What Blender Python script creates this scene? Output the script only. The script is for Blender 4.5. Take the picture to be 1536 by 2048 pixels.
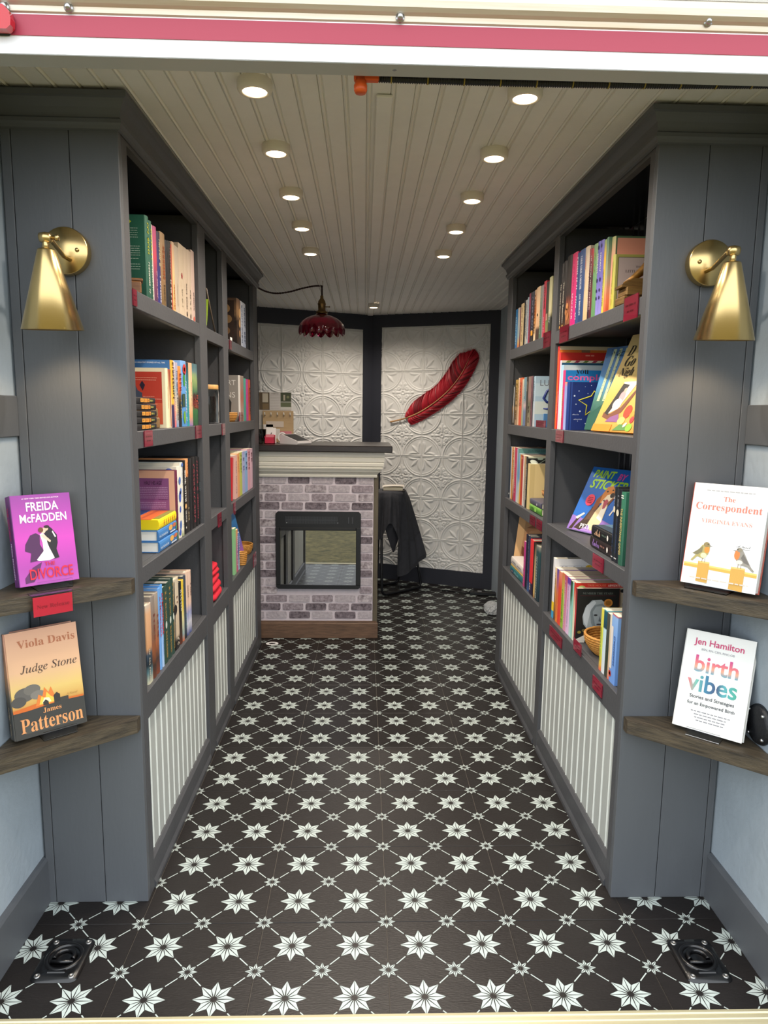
import bpy, bmesh, math, random
from mathutils import Vector, Matrix, Euler
import numpy as np

# ------------------------------------------------------------------ start
for _o in list(bpy.data.objects):
    bpy.data.objects.remove(_o)
SC = bpy.context.scene
COL = SC.collection
random.seed(7)
PI = math.pi

# ------------------------------------------------------------------ camera
cam_d = bpy.data.cameras.new('camera')
cam = bpy.data.objects.new('camera', cam_d)
COL.objects.link(cam)
cam.location = (-0.06599, -1.27816, 1.26870)
_yaw, _pitch, _roll = -0.029929, -0.144515, -0.012283
_R = (Matrix.Rotation(_yaw, 3, 'Z') @ Matrix.Rotation(_pitch, 3, 'X') @ Matrix.Rotation(_roll, 3, 'Y'))
cam.rotation_euler = (_R @ Matrix(((1, 0, 0), (0, 0, -1), (0, 1, 0)))).to_euler()
cam_d.sensor_fit = 'VERTICAL'
cam_d.sensor_height = 24.0
cam_d.lens = 24.0 * 1396.25 / 2048.0
cam_d.clip_start = 0.05
cam_d.clip_end = 200
SC.camera = cam

# ------------------------------------------------------------------ world, exposure
SC.view_settings.view_transform = 'Standard'
SC.view_settings.look = 'None'
SC.view_settings.exposure = 0.0
SC.view_settings.gamma = 1.0
SC.view_settings.use_curve_mapping = False
W = bpy.data.worlds.new('overcast_sky')
SC.world = W
W.use_nodes = True
_nt = W.node_tree
_nt.nodes.clear()
_out = _nt.nodes.new('ShaderNodeOutputWorld')
_bg = _nt.nodes.new('ShaderNodeBackground')
_bg.inputs['Color'].default_value = (0.90, 0.95, 1.0, 1)
_bg.inputs['Strength'].default_value = 3.0
_nt.links.new(_bg.outputs[0], _out.inputs[0])
SC.cycles.use_denoising = True
SC.cycles.max_bounces = 8
SC.cycles.sample_clamp_indirect = 6.0
PUCK_WATT = 7.8
SCONCE_WATT = 0.5

# ------------------------------------------------------------------ materials
def lin(c):
    return c / 12.92 if c <= 0.04045 else ((c + 0.055) / 1.055) ** 2.4

def rgb(h):
    if not isinstance(h, str):
        return tuple(h) + (1.0,)
    return tuple(lin(int(h[i:i + 2], 16) / 255.0) for i in (0, 2, 4)) + (1.0,)

_M = {}

def mat(name, color='808080', rough=0.5, metal=0.0, noise=0.0, nscale=20.0, bump=0.0, bscale=60.0,
        stretch=(1, 1, 1), trans=0.0, ior=1.45, emit=None, estr=0.0, coat=0.0, spec=0.5, color2=None, alpha=1.0):
    """one principled material, optional noise between two tones and a noise bump"""
    if name in _M:
        return _M[name]
    m = bpy.data.materials.new(name)
    m.use_nodes = True
    nt = m.node_tree
    b = nt.nodes['Principled BSDF']
    c = rgb(color)
    b.inputs['Base Color'].default_value = c
    b.inputs['Roughness'].default_value = rough
    b.inputs['Metallic'].default_value = metal
    b.inputs['IOR'].default_value = ior
    b.inputs['Specular IOR Level'].default_value = spec
    b.inputs['Transmission Weight'].default_value = trans
    b.inputs['Coat Weight'].default_value = coat
    b.inputs['Alpha'].default_value = alpha
    if emit is not None:
        b.inputs['Emission Color'].default_value = rgb(emit)
        b.inputs['Emission Strength'].default_value = estr
    if noise > 0 or color2 or bump > 0:
        tc = nt.nodes.new('ShaderNodeTexCoord')
        mp = nt.nodes.new('ShaderNodeMapping')
        mp.inputs['Scale'].default_value = stretch
        nt.links.new(tc.outputs['Object'], mp.inputs['Vector'])
    if noise > 0 or color2:
        n = nt.nodes.new('ShaderNodeTexNoise')
        n.inputs['Scale'].default_value = nscale
        n.inputs['Detail'].default_value = 6
        n.inputs['Roughness'].default_value = 0.65
        nt.links.new(mp.outputs[0], n.inputs['Vector'])
        r = nt.nodes.new('ShaderNodeValToRGB')
        r.color_ramp.elements[0].position = 0.32
        r.color_ramp.elements[1].position = 0.68
        if color2:
            a0, a1 = c, rgb(color2)
        else:
            a0 = tuple(max(0, x * (1 - noise)) for x in c[:3]) + (1,)
            a1 = tuple(min(1, x * (1 + noise)) for x in c[:3]) + (1,)
        r.color_ramp.elements[0].color = a0
        r.color_ramp.elements[1].color = a1
        nt.links.new(n.outputs['Fac'], r.inputs['Fac'])
        nt.links.new(r.outputs['Color'], b.inputs['Base Color'])
    if bump > 0:
        n2 = nt.nodes.new('ShaderNodeTexNoise')
        n2.inputs['Scale'].default_value = bscale
        n2.inputs['Detail'].default_value = 4
        nt.links.new(mp.outputs[0], n2.inputs['Vector'])
        bp = nt.nodes.new('ShaderNodeBump')
        bp.inputs['Strength'].default_value = bump
        bp.inputs['Distance'].default_value = 0.003
        nt.links.new(n2.outputs['Fac'], bp.inputs['Height'])
        nt.links.new(bp.outputs[0], b.inputs['Normal'])
    _M[name] = m
    return m

def mat_ramp(name, stops, axis='Z', rough=0.4, mottled=0.0, constant=False):
    """print that runs through several tones along one axis of the object's bounding box"""
    if name in _M:
        return _M[name]
    m = bpy.data.materials.new(name)
    m.use_nodes = True
    nt = m.node_tree
    b = nt.nodes['Principled BSDF']
    b.inputs['Roughness'].default_value = rough
    tc = nt.nodes.new('ShaderNodeTexCoord')
    sp = nt.nodes.new('ShaderNodeSeparateXYZ')
    nt.links.new(tc.outputs['Generated'], sp.inputs[0])
    src = sp.outputs[axis]
    if mottled > 0:
        n = nt.nodes.new('ShaderNodeTexNoise')
        n.inputs['Scale'].default_value = 45
        n.inputs['Detail'].default_value = 5
        nt.links.new(tc.outputs['Object'], n.inputs['Vector'])
        ma = nt.nodes.new('ShaderNodeMath')
        ma.operation = 'MULTIPLY_ADD'
        ma.inputs[1].default_value = mottled
        nt.links.new(n.outputs['Fac'], ma.inputs[0])
        ad = nt.nodes.new('ShaderNodeMath')
        ad.operation = 'SUBTRACT'
        ad.inputs[1].default_value = mottled * 0.5
        nt.links.new(src, ma.inputs[2])
        nt.links.new(ma.outputs[0], ad.inputs[0])
        src = ad.outputs[0]
    r = nt.nodes.new('ShaderNodeValToRGB')
    if constant:
        r.color_ramp.interpolation = 'CONSTANT'
    els = r.color_ramp.elements
    while len(els) > 1:
        els.remove(els[-1])
    els[0].position = stops[0][0]
    els[0].color = rgb(stops[0][1])
    for p, h in stops[1:]:
        e = els.new(p)
        e.color = rgb(h)
    nt.links.new(src, r.inputs['Fac'])
    nt.links.new(r.outputs['Color'], b.inputs['Base Color'])
    _M[name] = m
    return m

def ink(h, rough=0.45):
    return mat('print_' + h, h, rough)

# ------------------------------------------------------------------ mesh helpers
class MB:
    def __init__(self):
        self.v = []
        self.f = []
        self.mi = []
        self.sm = []

    def add(self, vs, fs, mi=0, smooth=False):
        n = len(self.v)
        self.v += [tuple(p) for p in vs]
        self.f += [tuple(n + i for i in f) for f in fs]
        self.mi += [mi] * len(fs)
        self.sm += [smooth] * len(fs)
        return self

    def box(self, x0, x1, y0, y1, z0, z1, mi=0, ch=0.0):
        if x0 > x1: x0, x1 = x1, x0
        if y0 > y1: y0, y1 = y1, y0
        if z0 > z1: z0, z1 = z1, z0
        if ch <= 0:
            vs = [(x, y, z) for z in (z0, z1) for y in (y0, y1) for x in (x0, x1)]
            return self.add(vs, [(0, 2, 3, 1), (4, 5, 7, 6), (0, 1, 5, 4), (2, 6, 7, 3), (0, 4, 6, 2), (1, 3, 7, 5)], mi)
        bm = bmesh.new()
        bmesh.ops.create_cube(bm, size=1)
        for v in bm.verts:
            v.co = Vector(((x0 + x1) / 2 + v.co.x * (x1 - x0), (y0 + y1) / 2 + v.co.y * (y1 - y0), (z0 + z1) / 2 + v.co.z * (z1 - z0)))
        bmesh.ops.bevel(bm, geom=list(bm.edges), offset=min(ch, 0.45 * min(x1 - x0, y1 - y0, z1 - z0)), segments=1, affect='EDGES')
        self.bm(bm, mi)
        return self

    def bm(self, bm, mi=0, smooth=False):
        bm.verts.index_update()
        self.add([v.co[:] for v in bm.verts], [[v.index for v in f.verts] for f in bm.faces], mi, smooth)
        bm.free()
        return self

    def prism(self, poly, axis, a, b, mi=0, smooth=False):
        """poly of 2-D points extruded along axis ('x': (y,z), 'y': (x,z), 'z': (x,y))"""
        def P(p, t):
            return {'x': (t, p[0], p[1]), 'y': (p[0], t, p[1]), 'z': (p[0], p[1], t)}[axis]
        n = len(poly)
        vs = [P(p, a) for p in poly] + [P(p, b) for p in poly]
        self.add(vs, [(i, (i + 1) % n, n + (i + 1) % n, n + i) for i in range(n)], mi, smooth)
        self.add(vs, [tuple(range(n))[::-1], tuple(range(n, 2 * n))], mi)
        return self

    def lathe(self, prof, cx=0, cy=0, cz=0, seg=32, mi=0, axis='z', smooth=True, rim=None):
        """prof: list of (r, t) along the axis; rim(k, seg, i) may scale/shift a ring point"""
        vs = []
        for i, (r, t) in enumerate(prof):
            for k in range(seg):
                a = 2 * PI * k / seg
                rr, tt = (r, t) if rim is None else rim(r, t, a, i)
                x, y = rr * math.cos(a), rr * math.sin(a)
                vs.append({'z': (cx + x, cy + y, cz + tt), 'y': (cx + x, cy + tt, cz + y), 'x': (cx + tt, cy + x, cz + y)}[axis])
        fs = [(i * seg + k, i * seg + (k + 1) % seg, (i + 1) * seg + (k + 1) % seg, (i + 1) * seg + k)
              for i in range(len(prof) - 1) for k in range(seg)]
        return self.add(vs, fs, mi, smooth)

    def tube(self, pts, r, seg=8, mi=0, smooth=True, closed=False):
        pts = [Vector(p) for p in pts]
        vs = []
        n = len(pts)
        up = None
        for i, p in enumerate(pts):
            a = pts[i - 1] if (i > 0 or closed) else p
            b = pts[(i + 1) % n] if (i < n - 1 or closed) else p
            t = (b - a).normalized()
            if up is None:
                up = Vector((0, 0, 1)) if abs(t.z) < 0.9 else Vector((0, 1, 0))
            s = t.cross(up)
            if s.length < 1e-4:
                s = t.orthogonal()
            s.normalize()
            up = s.cross(t).normalized()
            rr = r[i] if isinstance(r, (list, tuple)) else r
            for k in range(seg):
                an = 2 * PI * k / seg
                vs.append(p + s * (rr * math.cos(an)) + up * (rr * math.sin(an)))
        m = n if closed else n - 1
        fs = [(i * seg + k, i * seg + (k + 1) % seg, ((i + 1) % n) * seg + (k + 1) % seg, ((i + 1) % n) * seg + k)
              for i in range(m) for k in range(seg)]
        self.add(vs, fs, mi, smooth)
        if not closed:
            self.add(vs, [tuple(range(seg)), tuple(range((n - 1) * seg, n * seg))[::-1]], mi)
        return self

    def mesh(self, name, mats):
        me = bpy.data.meshes.new(name)
        me.from_pydata(self.v, [], self.f)
        for m in (mats if isinstance(mats, (list, tuple)) else [mats]):
            me.materials.append(m)
        me.polygons.foreach_set('material_index', self.mi)
        me.polygons.foreach_set('use_smooth', self.sm)
        bm = bmesh.new()
        bm.from_mesh(me)
        bmesh.ops.remove_doubles(bm, verts=bm.verts, dist=1e-6)
        bmesh.ops.recalc_face_normals(bm, faces=bm.faces)
        bm.to_mesh(me)
        bm.free()
        me.update()
        return me

    def build(self, name, mats, parent=None, **kw):
        return link(name, self.mesh(name, mats), parent, **kw)

def link(name, data, parent=None, loc=None, rot=None, mtx=None, kind=None, label=None, cat=None, group=None):
    o = bpy.data.objects.new(name, data)
    COL.objects.link(o)
    if parent is not None:
        o.parent = parent
    if mtx is not None:
        o.matrix_basis = mtx
    if loc is not None:
        o.location = loc
    if rot is not None:
        o.rotation_euler = rot
    if kind: o['kind'] = kind
    if label: o['label'] = label
    if cat: o['category'] = cat
    if group: o['group'] = group
    return o

def empty(name, loc=(0, 0, 0), rot=(0, 0, 0), **kw):
    o = link(name, None, None, loc=loc, rot=rot, **kw)
    o.empty_display_size = 0.05
    return o

# a 2-D drawing plane on a thing: origin, direction of reading, direction of letter tops
class Face:
    def __init__(self, o, u, v):
        self.o, self.u, self.v = Vector(o), Vector(u).normalized(), Vector(v).normalized()
        self.n = self.u.cross(self.v)

    def p(self, a, b, lift=0.0):
        return self.o + self.u * a + self.v * b + self.n * lift

    def mtx(self, a, b, lift=0.0):
        return Matrix.Translation(self.p(a, b, lift)) @ Matrix((self.u, self.v, self.n)).transposed().to_4x4()

def fancy(s, style):
    if style in ('plain', 'bold', 'sans', 'bold_it'):
        return s
    if style == 'serif_it':
        style = 'serif'
    up, lo, dg = {'serif': (0x1D400, 0x1D41A, 0x1D7CE), 'serif_it': (0x1D468, 0x1D482, None), 'it': (0x1D434, 0x1D44E, None),
                  'sans': (0x1D5A0, 0x1D5BA, 0x1D7E2), 'bold': (0x1D5D4, 0x1D5EE, 0x1D7EC), 'bold_it': (0x1D63C, 0x1D656, None),
                  'script': (0x1D4D0, 0x1D4EA, None)}[style]
    r = ''
    for ch in s:
        if 'A' <= ch <= 'Z':
            r += chr(up + ord(ch) - 65)
        elif 'a' <= ch <= 'z':
            r += 'ℎ' if (style == 'it' and ch == 'h') else chr(lo + ord(ch) - 97)
        elif '0' <= ch <= '9' and dg:
            r += chr(dg + ord(ch) - 48)
        else:
            r += ch
    return r

def text(face, s, a, b, width, color, parent, style='bold', height=None, align='C', lift=0.0006, name='lettering', maxh=None):
    """lettering centred (or left/right aligned) at (a, b), scaled to the width (and height) asked for"""
    cu = bpy.data.curves.new('lettering', 'FONT')
    cu.body = fancy(s, style)
    cu.size = 1.0
    cu.resolution_u = 3
    cu.offset = {'bold': .016, 'bold_it': .030}.get(style, 0.0)
    cu.shear = {'bold_it': .25, 'serif_it': .28}.get(style, 0.0)
    tmp = bpy.data.objects.new('lettering_tmp', cu)
    m0 = bpy.data.meshes.new_from_object(tmp)
    bpy.data.objects.remove(tmp)
    bpy.data.curves.remove(cu)
    n = len(m0.vertices)
    if n == 0:
        return None
    co = np.empty(n * 3)
    m0.vertices.foreach_get('co', co)
    co = co.reshape(-1, 3)
    x0, x1 = co[:, 0].min(), co[:, 0].max()
    y0, y1 = co[:, 1].min(), co[:, 1].max()
    sx = width / max(1e-6, x1 - x0)
    sy = sx if height is None else height / max(1e-6, y1 - y0)
    if maxh and (y1 - y0) * sy > maxh:
        k = maxh / ((y1 - y0) * sy)
        sx, sy = sx * k, sy * k
    ax = {'C': (x0 + x1) / 2, 'L': x0, 'R': x1}[align]
    co[:, 0] = (co[:, 0] - ax) * sx
    co[:, 1] = (co[:, 1] - (y0 + y1) / 2) * sy
    me = bpy.data.meshes.new(name)
    me.from_pydata(co.tolist(), [], [tuple(p.vertices) for p in m0.polygons])
    bpy.data.meshes.remove(m0)
    me.materials.append(color if not isinstance(color, str) else ink(color))
    me.update()
    me.name = name
    return link(name, me, parent, mtx=face.mtx(a, b, lift))

def poly(face, polys, parent, name='cover_picture', lift=0.0004):
    """flat printed shapes: list of (hex, [(a,b),...]); later shapes lie on top of earlier ones"""
    mb = MB()
    mats = []
    for i, (h, pts) in enumerate(polys):
        m = ink(h) if isinstance(h, str) else h
        if m not in mats:
            mats.append(m)
        pp = [face.p(a, b, lift + i * 0.00006) for a, b in pts]
        mb.add(pp, [tuple(range(len(pp)))], mats.index(m))
    return mb.build(name, mats, parent)

def ell(cx, cy, rx, ry, n=18, rot=0.0, a0=0.0, a1=2 * PI):
    out = []
    for k in range(n + (1 if a1 - a0 < 2 * PI - 0.01 else 0)):
        t = a0 + (a1 - a0) * k / n
        x, y = rx * math.cos(t), ry * math.sin(t)
        out.append((cx + x * math.cos(rot) - y * math.sin(rot), cy + x * math.sin(rot) + y * math.cos(rot)))
    return out

def rect(a0, b0, a1, b1):
    return [(a0, b0), (a1, b0), (a1, b1), (a0, b1)]

def marks(face, a0, a1, b, h, color, parent, name='spine_lettering', rows=1, lift=0.0006, seed=0):
    """small print too small to read: strokes the size of letters in one mesh"""
    rnd = random.Random(seed * 31 + int(a1 * 1e4))
    mb = MB()
    for r in range(rows):
        bb = b - r * h * 1.9
        a = a0
        while a < a1 - h * 0.3:
            w = h * rnd.uniform(0.35, 0.75)
            if rnd.random() < 0.14:
                a += h * 0.6
                continue
            e = min(a + w, a1)
            k = rnd.choice((0, 1, 2))
            if k == 0:
                q = [rect(a, bb - h / 2, a + (e - a) * .4, bb + h / 2), rect(a, bb + h * .2, e, bb + h / 2)]
            elif k == 1:
                q = [rect(a, bb - h / 2, e, bb - h * .2), rect(a, bb + h * .2, e, bb + h / 2), rect(a, bb - h / 2, a + (e - a) * .35, bb + h / 2)]
            else:
                q = [rect(a, bb - h / 2, a + (e - a) * .35, bb + h / 2), rect(e - (e - a) * .35, bb - h / 2, e, bb + h / 2), rect(a, bb - h * .1, e, bb + h * .15)]
            for pts in q:
                mb.add([face.p(x, y, lift) for x, y in pts], [(0, 1, 2, 3)])
            a = e + h * 0.22
    if not mb.v:
        return None
    return mb.build(name, ink(color), parent, kind='stuff')

def lines(face, rows, color, parent, h=0.0016, name='small_print', lift=0.0006):
    """rows of text too small to read: [(a0,a1,b), ...] drawn as broken strokes"""
    rnd = random.Random(len(rows) * 7 + 3)
    mb = MB()
    for a0, a1, b in rows:
        a = a0
        while a < a1:
            w = rnd.uniform(2.0, 5.5) * h
            e = min(a1, a + w)
            mb.add([face.p(x, y, lift) for x, y in rect(a, b - h / 2, e, b + h / 2)], [(0, 1, 2, 3)])
            a = e + h * 0.8
    return mb.build(name, ink(color), parent, kind='stuff')
# ------------------------------------------------------------------ shared materials
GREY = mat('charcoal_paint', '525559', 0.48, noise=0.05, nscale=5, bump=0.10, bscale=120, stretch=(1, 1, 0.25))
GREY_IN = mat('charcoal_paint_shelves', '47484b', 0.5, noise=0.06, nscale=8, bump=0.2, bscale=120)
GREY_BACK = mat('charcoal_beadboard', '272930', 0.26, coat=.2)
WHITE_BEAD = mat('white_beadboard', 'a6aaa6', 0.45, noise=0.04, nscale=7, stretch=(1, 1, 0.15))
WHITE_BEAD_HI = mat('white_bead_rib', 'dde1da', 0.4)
CREAM = mat('cream_panel', 'd8d2b4', 0.45)
CEIL = mat('ceiling_white', 'dcdad6', 0.55, noise=0.03, nscale=10, bump=0.12, bscale=220)
CEIL_BEAD_LIT = mat('ceiling_bead_lit_tint', 'e6e2d8', 0.4)  # same ceiling paint, colour lightened so the beads look lit
WALL = mat('pale_blue_grey_plaster', '99a4ad', 0.5, noise=0.05, nscale=9, bump=0.5, bscale=55)
TIN = mat('white_pressed_tin', 'dddcd8', 0.42, noise=0.02, nscale=12)
WOOD = mat('dark_stained_wood', '2b2620', 0.45, color2='544a3a', nscale=9, stretch=(1.5, 14, 14), bump=0.3, bscale=40)
WOOD_TOP = mat('mantel_dark_wood', '1a1514', 0.35, color2='2c2420', nscale=8, stretch=(2, 16, 16))
WOOD_BRN = mat('brown_plinth_wood', '4a372a', 0.5, color2='6e5440', nscale=7, stretch=(2, 16, 16))
BRASS = mat('brushed_brass', 'cbb17a', 0.27, metal=1.0)
BRASS_OLD = mat('aged_brass', '8a7048', 0.35, metal=1.0)
BLACK_PL = mat('black_plastic', '101113', 0.4)
BLACK_MET = mat('black_enamel', '08080a', 0.28, coat=0.4)
STEEL = mat('zinc_screw', 'b4b6b8', 0.3, metal=1.0)
ALU = mat('aluminium_trim', 'b9b4a4', 0.35, metal=0.85)
ACRYL = mat('clear_acrylic', 'f4f6f8', 0.03, trans=1.0, ior=1.12)
RED_TAG = mat('red_label_card', 'c42e4c', 0.3)

# ------------------------------------------------------------------ dimensions (metres, floor at z = 0, trailer runs along +y)
XL, XR = -0.615, 0.596          # faces of the two bookcases on the aisle
WLX, WRX = -0.878, 0.858        # side walls
YF = 0.385                      # fronts of the two bookcases
YLE, YRE = 2.40, 2.045          # far ends of the bookcases
H = 1.955                       # ceiling
APEX = Vector((-0.01, 3.975, 0))
EV = Vector((0.917, -0.399, 0)).normalized()      # along the right half of the V nose
EVL = Vector((-EV.x, EV.y, 0))

def vy(x):
    return APEX.y - abs(x - APEX.x) * 0.4346

# ------------------------------------------------------------------ floor of patterned tiles
P = 0.1524
TILE_D = mat('dark_printed_tile', '1e1b1a', 0.36, noise=0.12, nscale=14, bump=0.25, bscale=90, stretch=(1, 4, 1), spec=0.45)
TILE_W = mat('pale_tile_print', 'acb7b3', 0.5)
GROUT = mat('grout', '6d675f', 0.8)

def star(mb, cx, cy, R, rv, hub, shrink, box, lift=0.0004):
    for k in range(8):
        a = k * PI / 4
        T = Vector((cx + R * math.cos(a), cy + R * math.sin(a)))
        for s in (-1, 1):
            b = a + s * PI / 8
            V = Vector((cx + rv * math.cos(b), cy + rv * math.sin(b)))
            C0 = Vector((cx + hub * math.cos(a + s * 0.25), cy + hub * math.sin(a + s * 0.25)))
            g = (T + V + C0) / 3
            tri = [g + (q - g) * shrink for q in (C0, V, T)]
            if all(box[0] <= g.x <= box[1] and box[2] <= g.y <= box[3] for _ in (0,)):
                mb.add([(q.x, q.y, lift) for q in tri], [(0, 1, 2)], 1)

def strip(mb, p, q, w, lift=0.0004):
    p, q = Vector(p), Vector(q)
    d = (q - p).normalized()
    n = Vector((-d.y, d.x)) * w / 2
    mb.add([(c.x, c.y, lift) for c in (p - n, q - n, q + n, p + n)], [(0, 1, 2, 3)], 1)

def tile_mesh():
    mb = MB()
    S = 2 * P
    g = 0.0007
    mb.box(g, S - g, g, S - g, -0.008, 0.0, 0, ch=0.0006)
    box = (0, S, 0, S)
    dl = 0.0057 * P
    for i in (0, 1):
        for j in (0, 1):
            cx, cy = (i + .5) * P + (dl if i == 0 else -dl), (j + .5) * P + (dl if j == 0 else -dl)
            star(mb, cx, cy, 0.318 * P, 0.178 * P, 0.03 * P, 0.90, box)
            for sx in (-1, 1):
                for sy in (-1, 1):
                    a, b = 0.335 * 0.7071 * P, 0.5 * P - 0.170 * 0.7071 * P
                    strip(mb, (cx + sx * a, cy + sy * a), (cx + sx * b, cy + sy * b), 0.017 * P)
    for i in (0, 1, 2):
        for j in (0, 1, 2):
            star(mb, i * P, j * P, 0.165 * P, 0.083 * P, 0.022 * P, 0.80, box)
    me = mb.mesh('floor_tile', [TILE_D, TILE_W])
    return me

def clip_mesh(me, planes, name):
    """copy of a mesh cut by planes (point, normal): keeps the side the normal does not point to"""
    bm = bmesh.new()
    bm.from_mesh(me)
    for co, no in planes:
        bmesh.ops.bisect_plane(bm, geom=bm.verts[:] + bm.edges[:] + bm.faces[:], plane_co=co, plane_no=no, clear_outer=True)
    n = len(bm.faces)
    m2 = bpy.data.meshes.new(name)
    bm.to_mesh(m2)
    bm.free()
    for m in me.materials:
        m2.materials.append(m)
    return m2 if n else None

floor_b = MB()
floor_b.prism([(WLX - .02, 0.0), (WRX + .02, 0.0), (WRX + .02, vy(WRX)), (APEX.x, APEX.y + .01), (WLX - .02, vy(WLX))], 'z', -0.06, -0.0025)
floor = floor_b.build('floor', GROUT, kind='structure')
_tm = tile_mesh()
NRv = Vector((-EV.y, EV.x, 0))     # outward normals of the V walls
NLv = Vector((-NRv.x, NRv.y, 0))
for i in range(-3, 3):
    for j in range(0, 13):
        x0, y0 = i * 2 * P, j * 2 * P
        pl = []
        if x0 < WLX: pl.append((Vector((WLX - x0, 0, 0)), Vector((-1, 0, 0))))
        if x0 + 2 * P > WRX: pl.append((Vector((WRX - x0, 0, 0)), Vector((1, 0, 0))))
        if j == 0: pl.append((Vector((0, 0.022, 0)), Vector((0, -1, 0))))
        if y0 + 2 * P > min(vy(x0), vy(x0 + 2 * P)):
            pl.append((APEX - Vector((x0, y0, 0)), NRv))
            pl.append((APEX - Vector((x0, y0, 0)), NLv))
        me = _tm if not pl else clip_mesh(_tm, pl, 'floor_tile')
        if me is not None:
            link('floor_tile', me, floor, loc=(x0, y0, 0))

# aluminium threshold in front of the tiles
th = MB()
th.prism([(-0.03, -0.05), (-0.03, 0.0), (-0.026, 0.0035), (-0.018, 0.0035), (-0.016, 0.002), (-0.010, 0.002), (-0.008, 0.0038), (0.0, 0.0038), (0.002, 0.0022),
          (0.008, 0.0022), (0.010, 0.004), (0.016, 0.004), (0.018, 0.0025), (0.022, 0.0025), (0.024, 0.005), (0.031, 0.004), (0.031, 0.0003), (0.022, 0.0003), (0.022, -0.05)], 'x', -0.9, 0.88)
th.build('trim_1', mat('pale_gold_threshold', 'c8bf9c', 0.4, metal=0.5), kind='structure', label='ribbed pale gold metal threshold along the front edge of the tiled floor')

# ------------------------------------------------------------------ side walls, V nose
def side_wall(name, x0, x1):
    mb = MB()
    mb.box(x0, x1, 0.0, vy(x0 if abs(x0) < abs(x1) else x1), -0.06, H + .02)
    return mb.build(name, WALL, kind='structure')

side_wall('wall_left', WLX - 0.03, WLX)
side_wall('wall_right', WRX, WRX + 0.03)
for nm, xa, xb, tn in (('left', WLX, WLX + 0.008, 2), ('right', WRX - 0.008, WRX, 3)):
    mb = MB()
    mb.box(xa, xb, 0.005, YF, 1.198, 1.292, 0, ch=0.002)
    mb.build('trim_%d' % tn, GREY, kind='structure', label='charcoal horizontal rail on the %s side wall by the opening' % nm)
    mb = MB()
    s = 1 if nm == 'left' else -1
    xo = WLX if nm == 'left' else WRX
    mb.prism([(xo, 0.0), (xo + s * .012, 0.0), (xo + s * .012, 0.118), (xo + s * .008, 0.126), (xo, 0.128)], 'y', 0.005, YF)
    mb.build('baseboard_' + nm, GREY, kind='structure')

def wpt(side, s, z, out=0.0):
    """point on a V wall: s along the wall from the apex, z up, out into the room"""
    e, n = (EV, NRv) if side == 'right' else (EVL, NLv)
    return APEX + e * s + Vector((0, 0, z)) - n * out

VLEN = 0.99
NAVY = mat('dark_navy_trim', '2b2d36', 0.5, noise=0.05, nscale=8)

def vbox(mb, side, s0, s1, z0, z1, o0, o1, mi=0):
    q = [wpt(side, s, z, o) for z in (z0, z1) for o in (o0, o1) for s in (s0, s1)]
    mb.add([p[:] for p in q], [(0, 2, 3, 1), (4, 5, 7, 6), (0, 1, 5, 4), (2, 6, 7, 3), (0, 4, 6, 2), (1, 3, 7, 5)], mi)

# pressed tin tile: relief of quarter circles with fans at the corners and a flower in the middle
def tin_height(x, y):
    h = np.zeros_like(x)
    G = lambda d, w: np.exp(-(d / w) ** 2)
    sm = lambda t: 1 / (1 + np.exp(-t))
    for cx in (0, 1):
        for cy in (0, 1):
            dx, dy = np.abs(x - cx), np.abs(y - cy)
            r = np.hypot(dx, dy)
            th_ = np.arctan2(dy, dx)
            h = np.maximum(h, 1.0 * G(r - 0.470, 0.014))
            h = np.maximum(h, 0.55 * G(r - 0.425, 0.011))
            # palmette of one straight and two curling leaves in each quarter
            env = sm((r - .10) / .012) * sm((.345 - r) / .012)
            t = np.clip((r - .10) / .245, 0, 1)
            h = np.maximum(h, 1.0 * env * G(r * np.sin(th_ - PI / 4), .011 + .026 * np.sin(PI * t) ** 1.2))
            for sg in (-1, 1):
                d = r * np.sin(sg * (th_ - PI / 4) - (.26 + 2.0 * np.clip(r - .13, 0, 1)))
                env2 = sm((r - .12) / .012) * sm((.33 - r) / .014)
                h = np.maximum(h, .95 * env2 * G(d, .011 + .024 * np.clip((r - .13) / .19, 0, 1)))
    ux, uy = x - .5, y - .5
    r = np.hypot(ux, uy)
    h = np.maximum(h, 1.0 * G(r - 0.040, 0.014))
    for k in range(4):
        c, s = math.cos(k * PI / 2), math.sin(k * PI / 2)
        a, b = ux * c + uy * s, -ux * s + uy * c
        ab = np.abs(b)
        t = np.clip((a - .07) / .21, 0, 1)
        h = np.maximum(h, 1.0 * (a > .07) * (a < .28) * G(b, .008 + .026 * np.sin(PI * np.clip(t * .9 + .1, 0, 1))))
        h = np.maximum(h, 1.0 * G(np.hypot(a - .108, ab - .092) - .030, .017) * (a > .05))
        h = np.maximum(h, .9 * G(np.hypot(a - .190, ab - .062) - .022, .015) * (a > .12))
    e = np.minimum(np.minimum(x, 1 - x), np.minimum(y, 1 - y))
    h = np.maximum(h, 0.9 * G(e - 0.014, 0.011))
    h -= 1.0 * G(e, 0.005)
    return h

def tin_mesh(sign, n=96, size=0.305, amp=0.0072):
    g = np.linspace(0, 1, n + 1)
    X, Y = np.meshgrid(g, g)
    Hh = tin_height(X, Y) * amp * sign
    vs = [(X[j, i] * size, Hh[j, i], Y[j, i] * size) for j in range(n + 1) for i in range(n + 1)]
    k = n + 1
    fs = [(j * k + i, j * k + i + 1, (j + 1) * k + i + 1, (j + 1) * k + i) for j in range(n) for i in range(n)]
    mb = MB()
    mb.add(vs, fs, 0, True)
    return mb.mesh('tin_tile', TIN)

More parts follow.
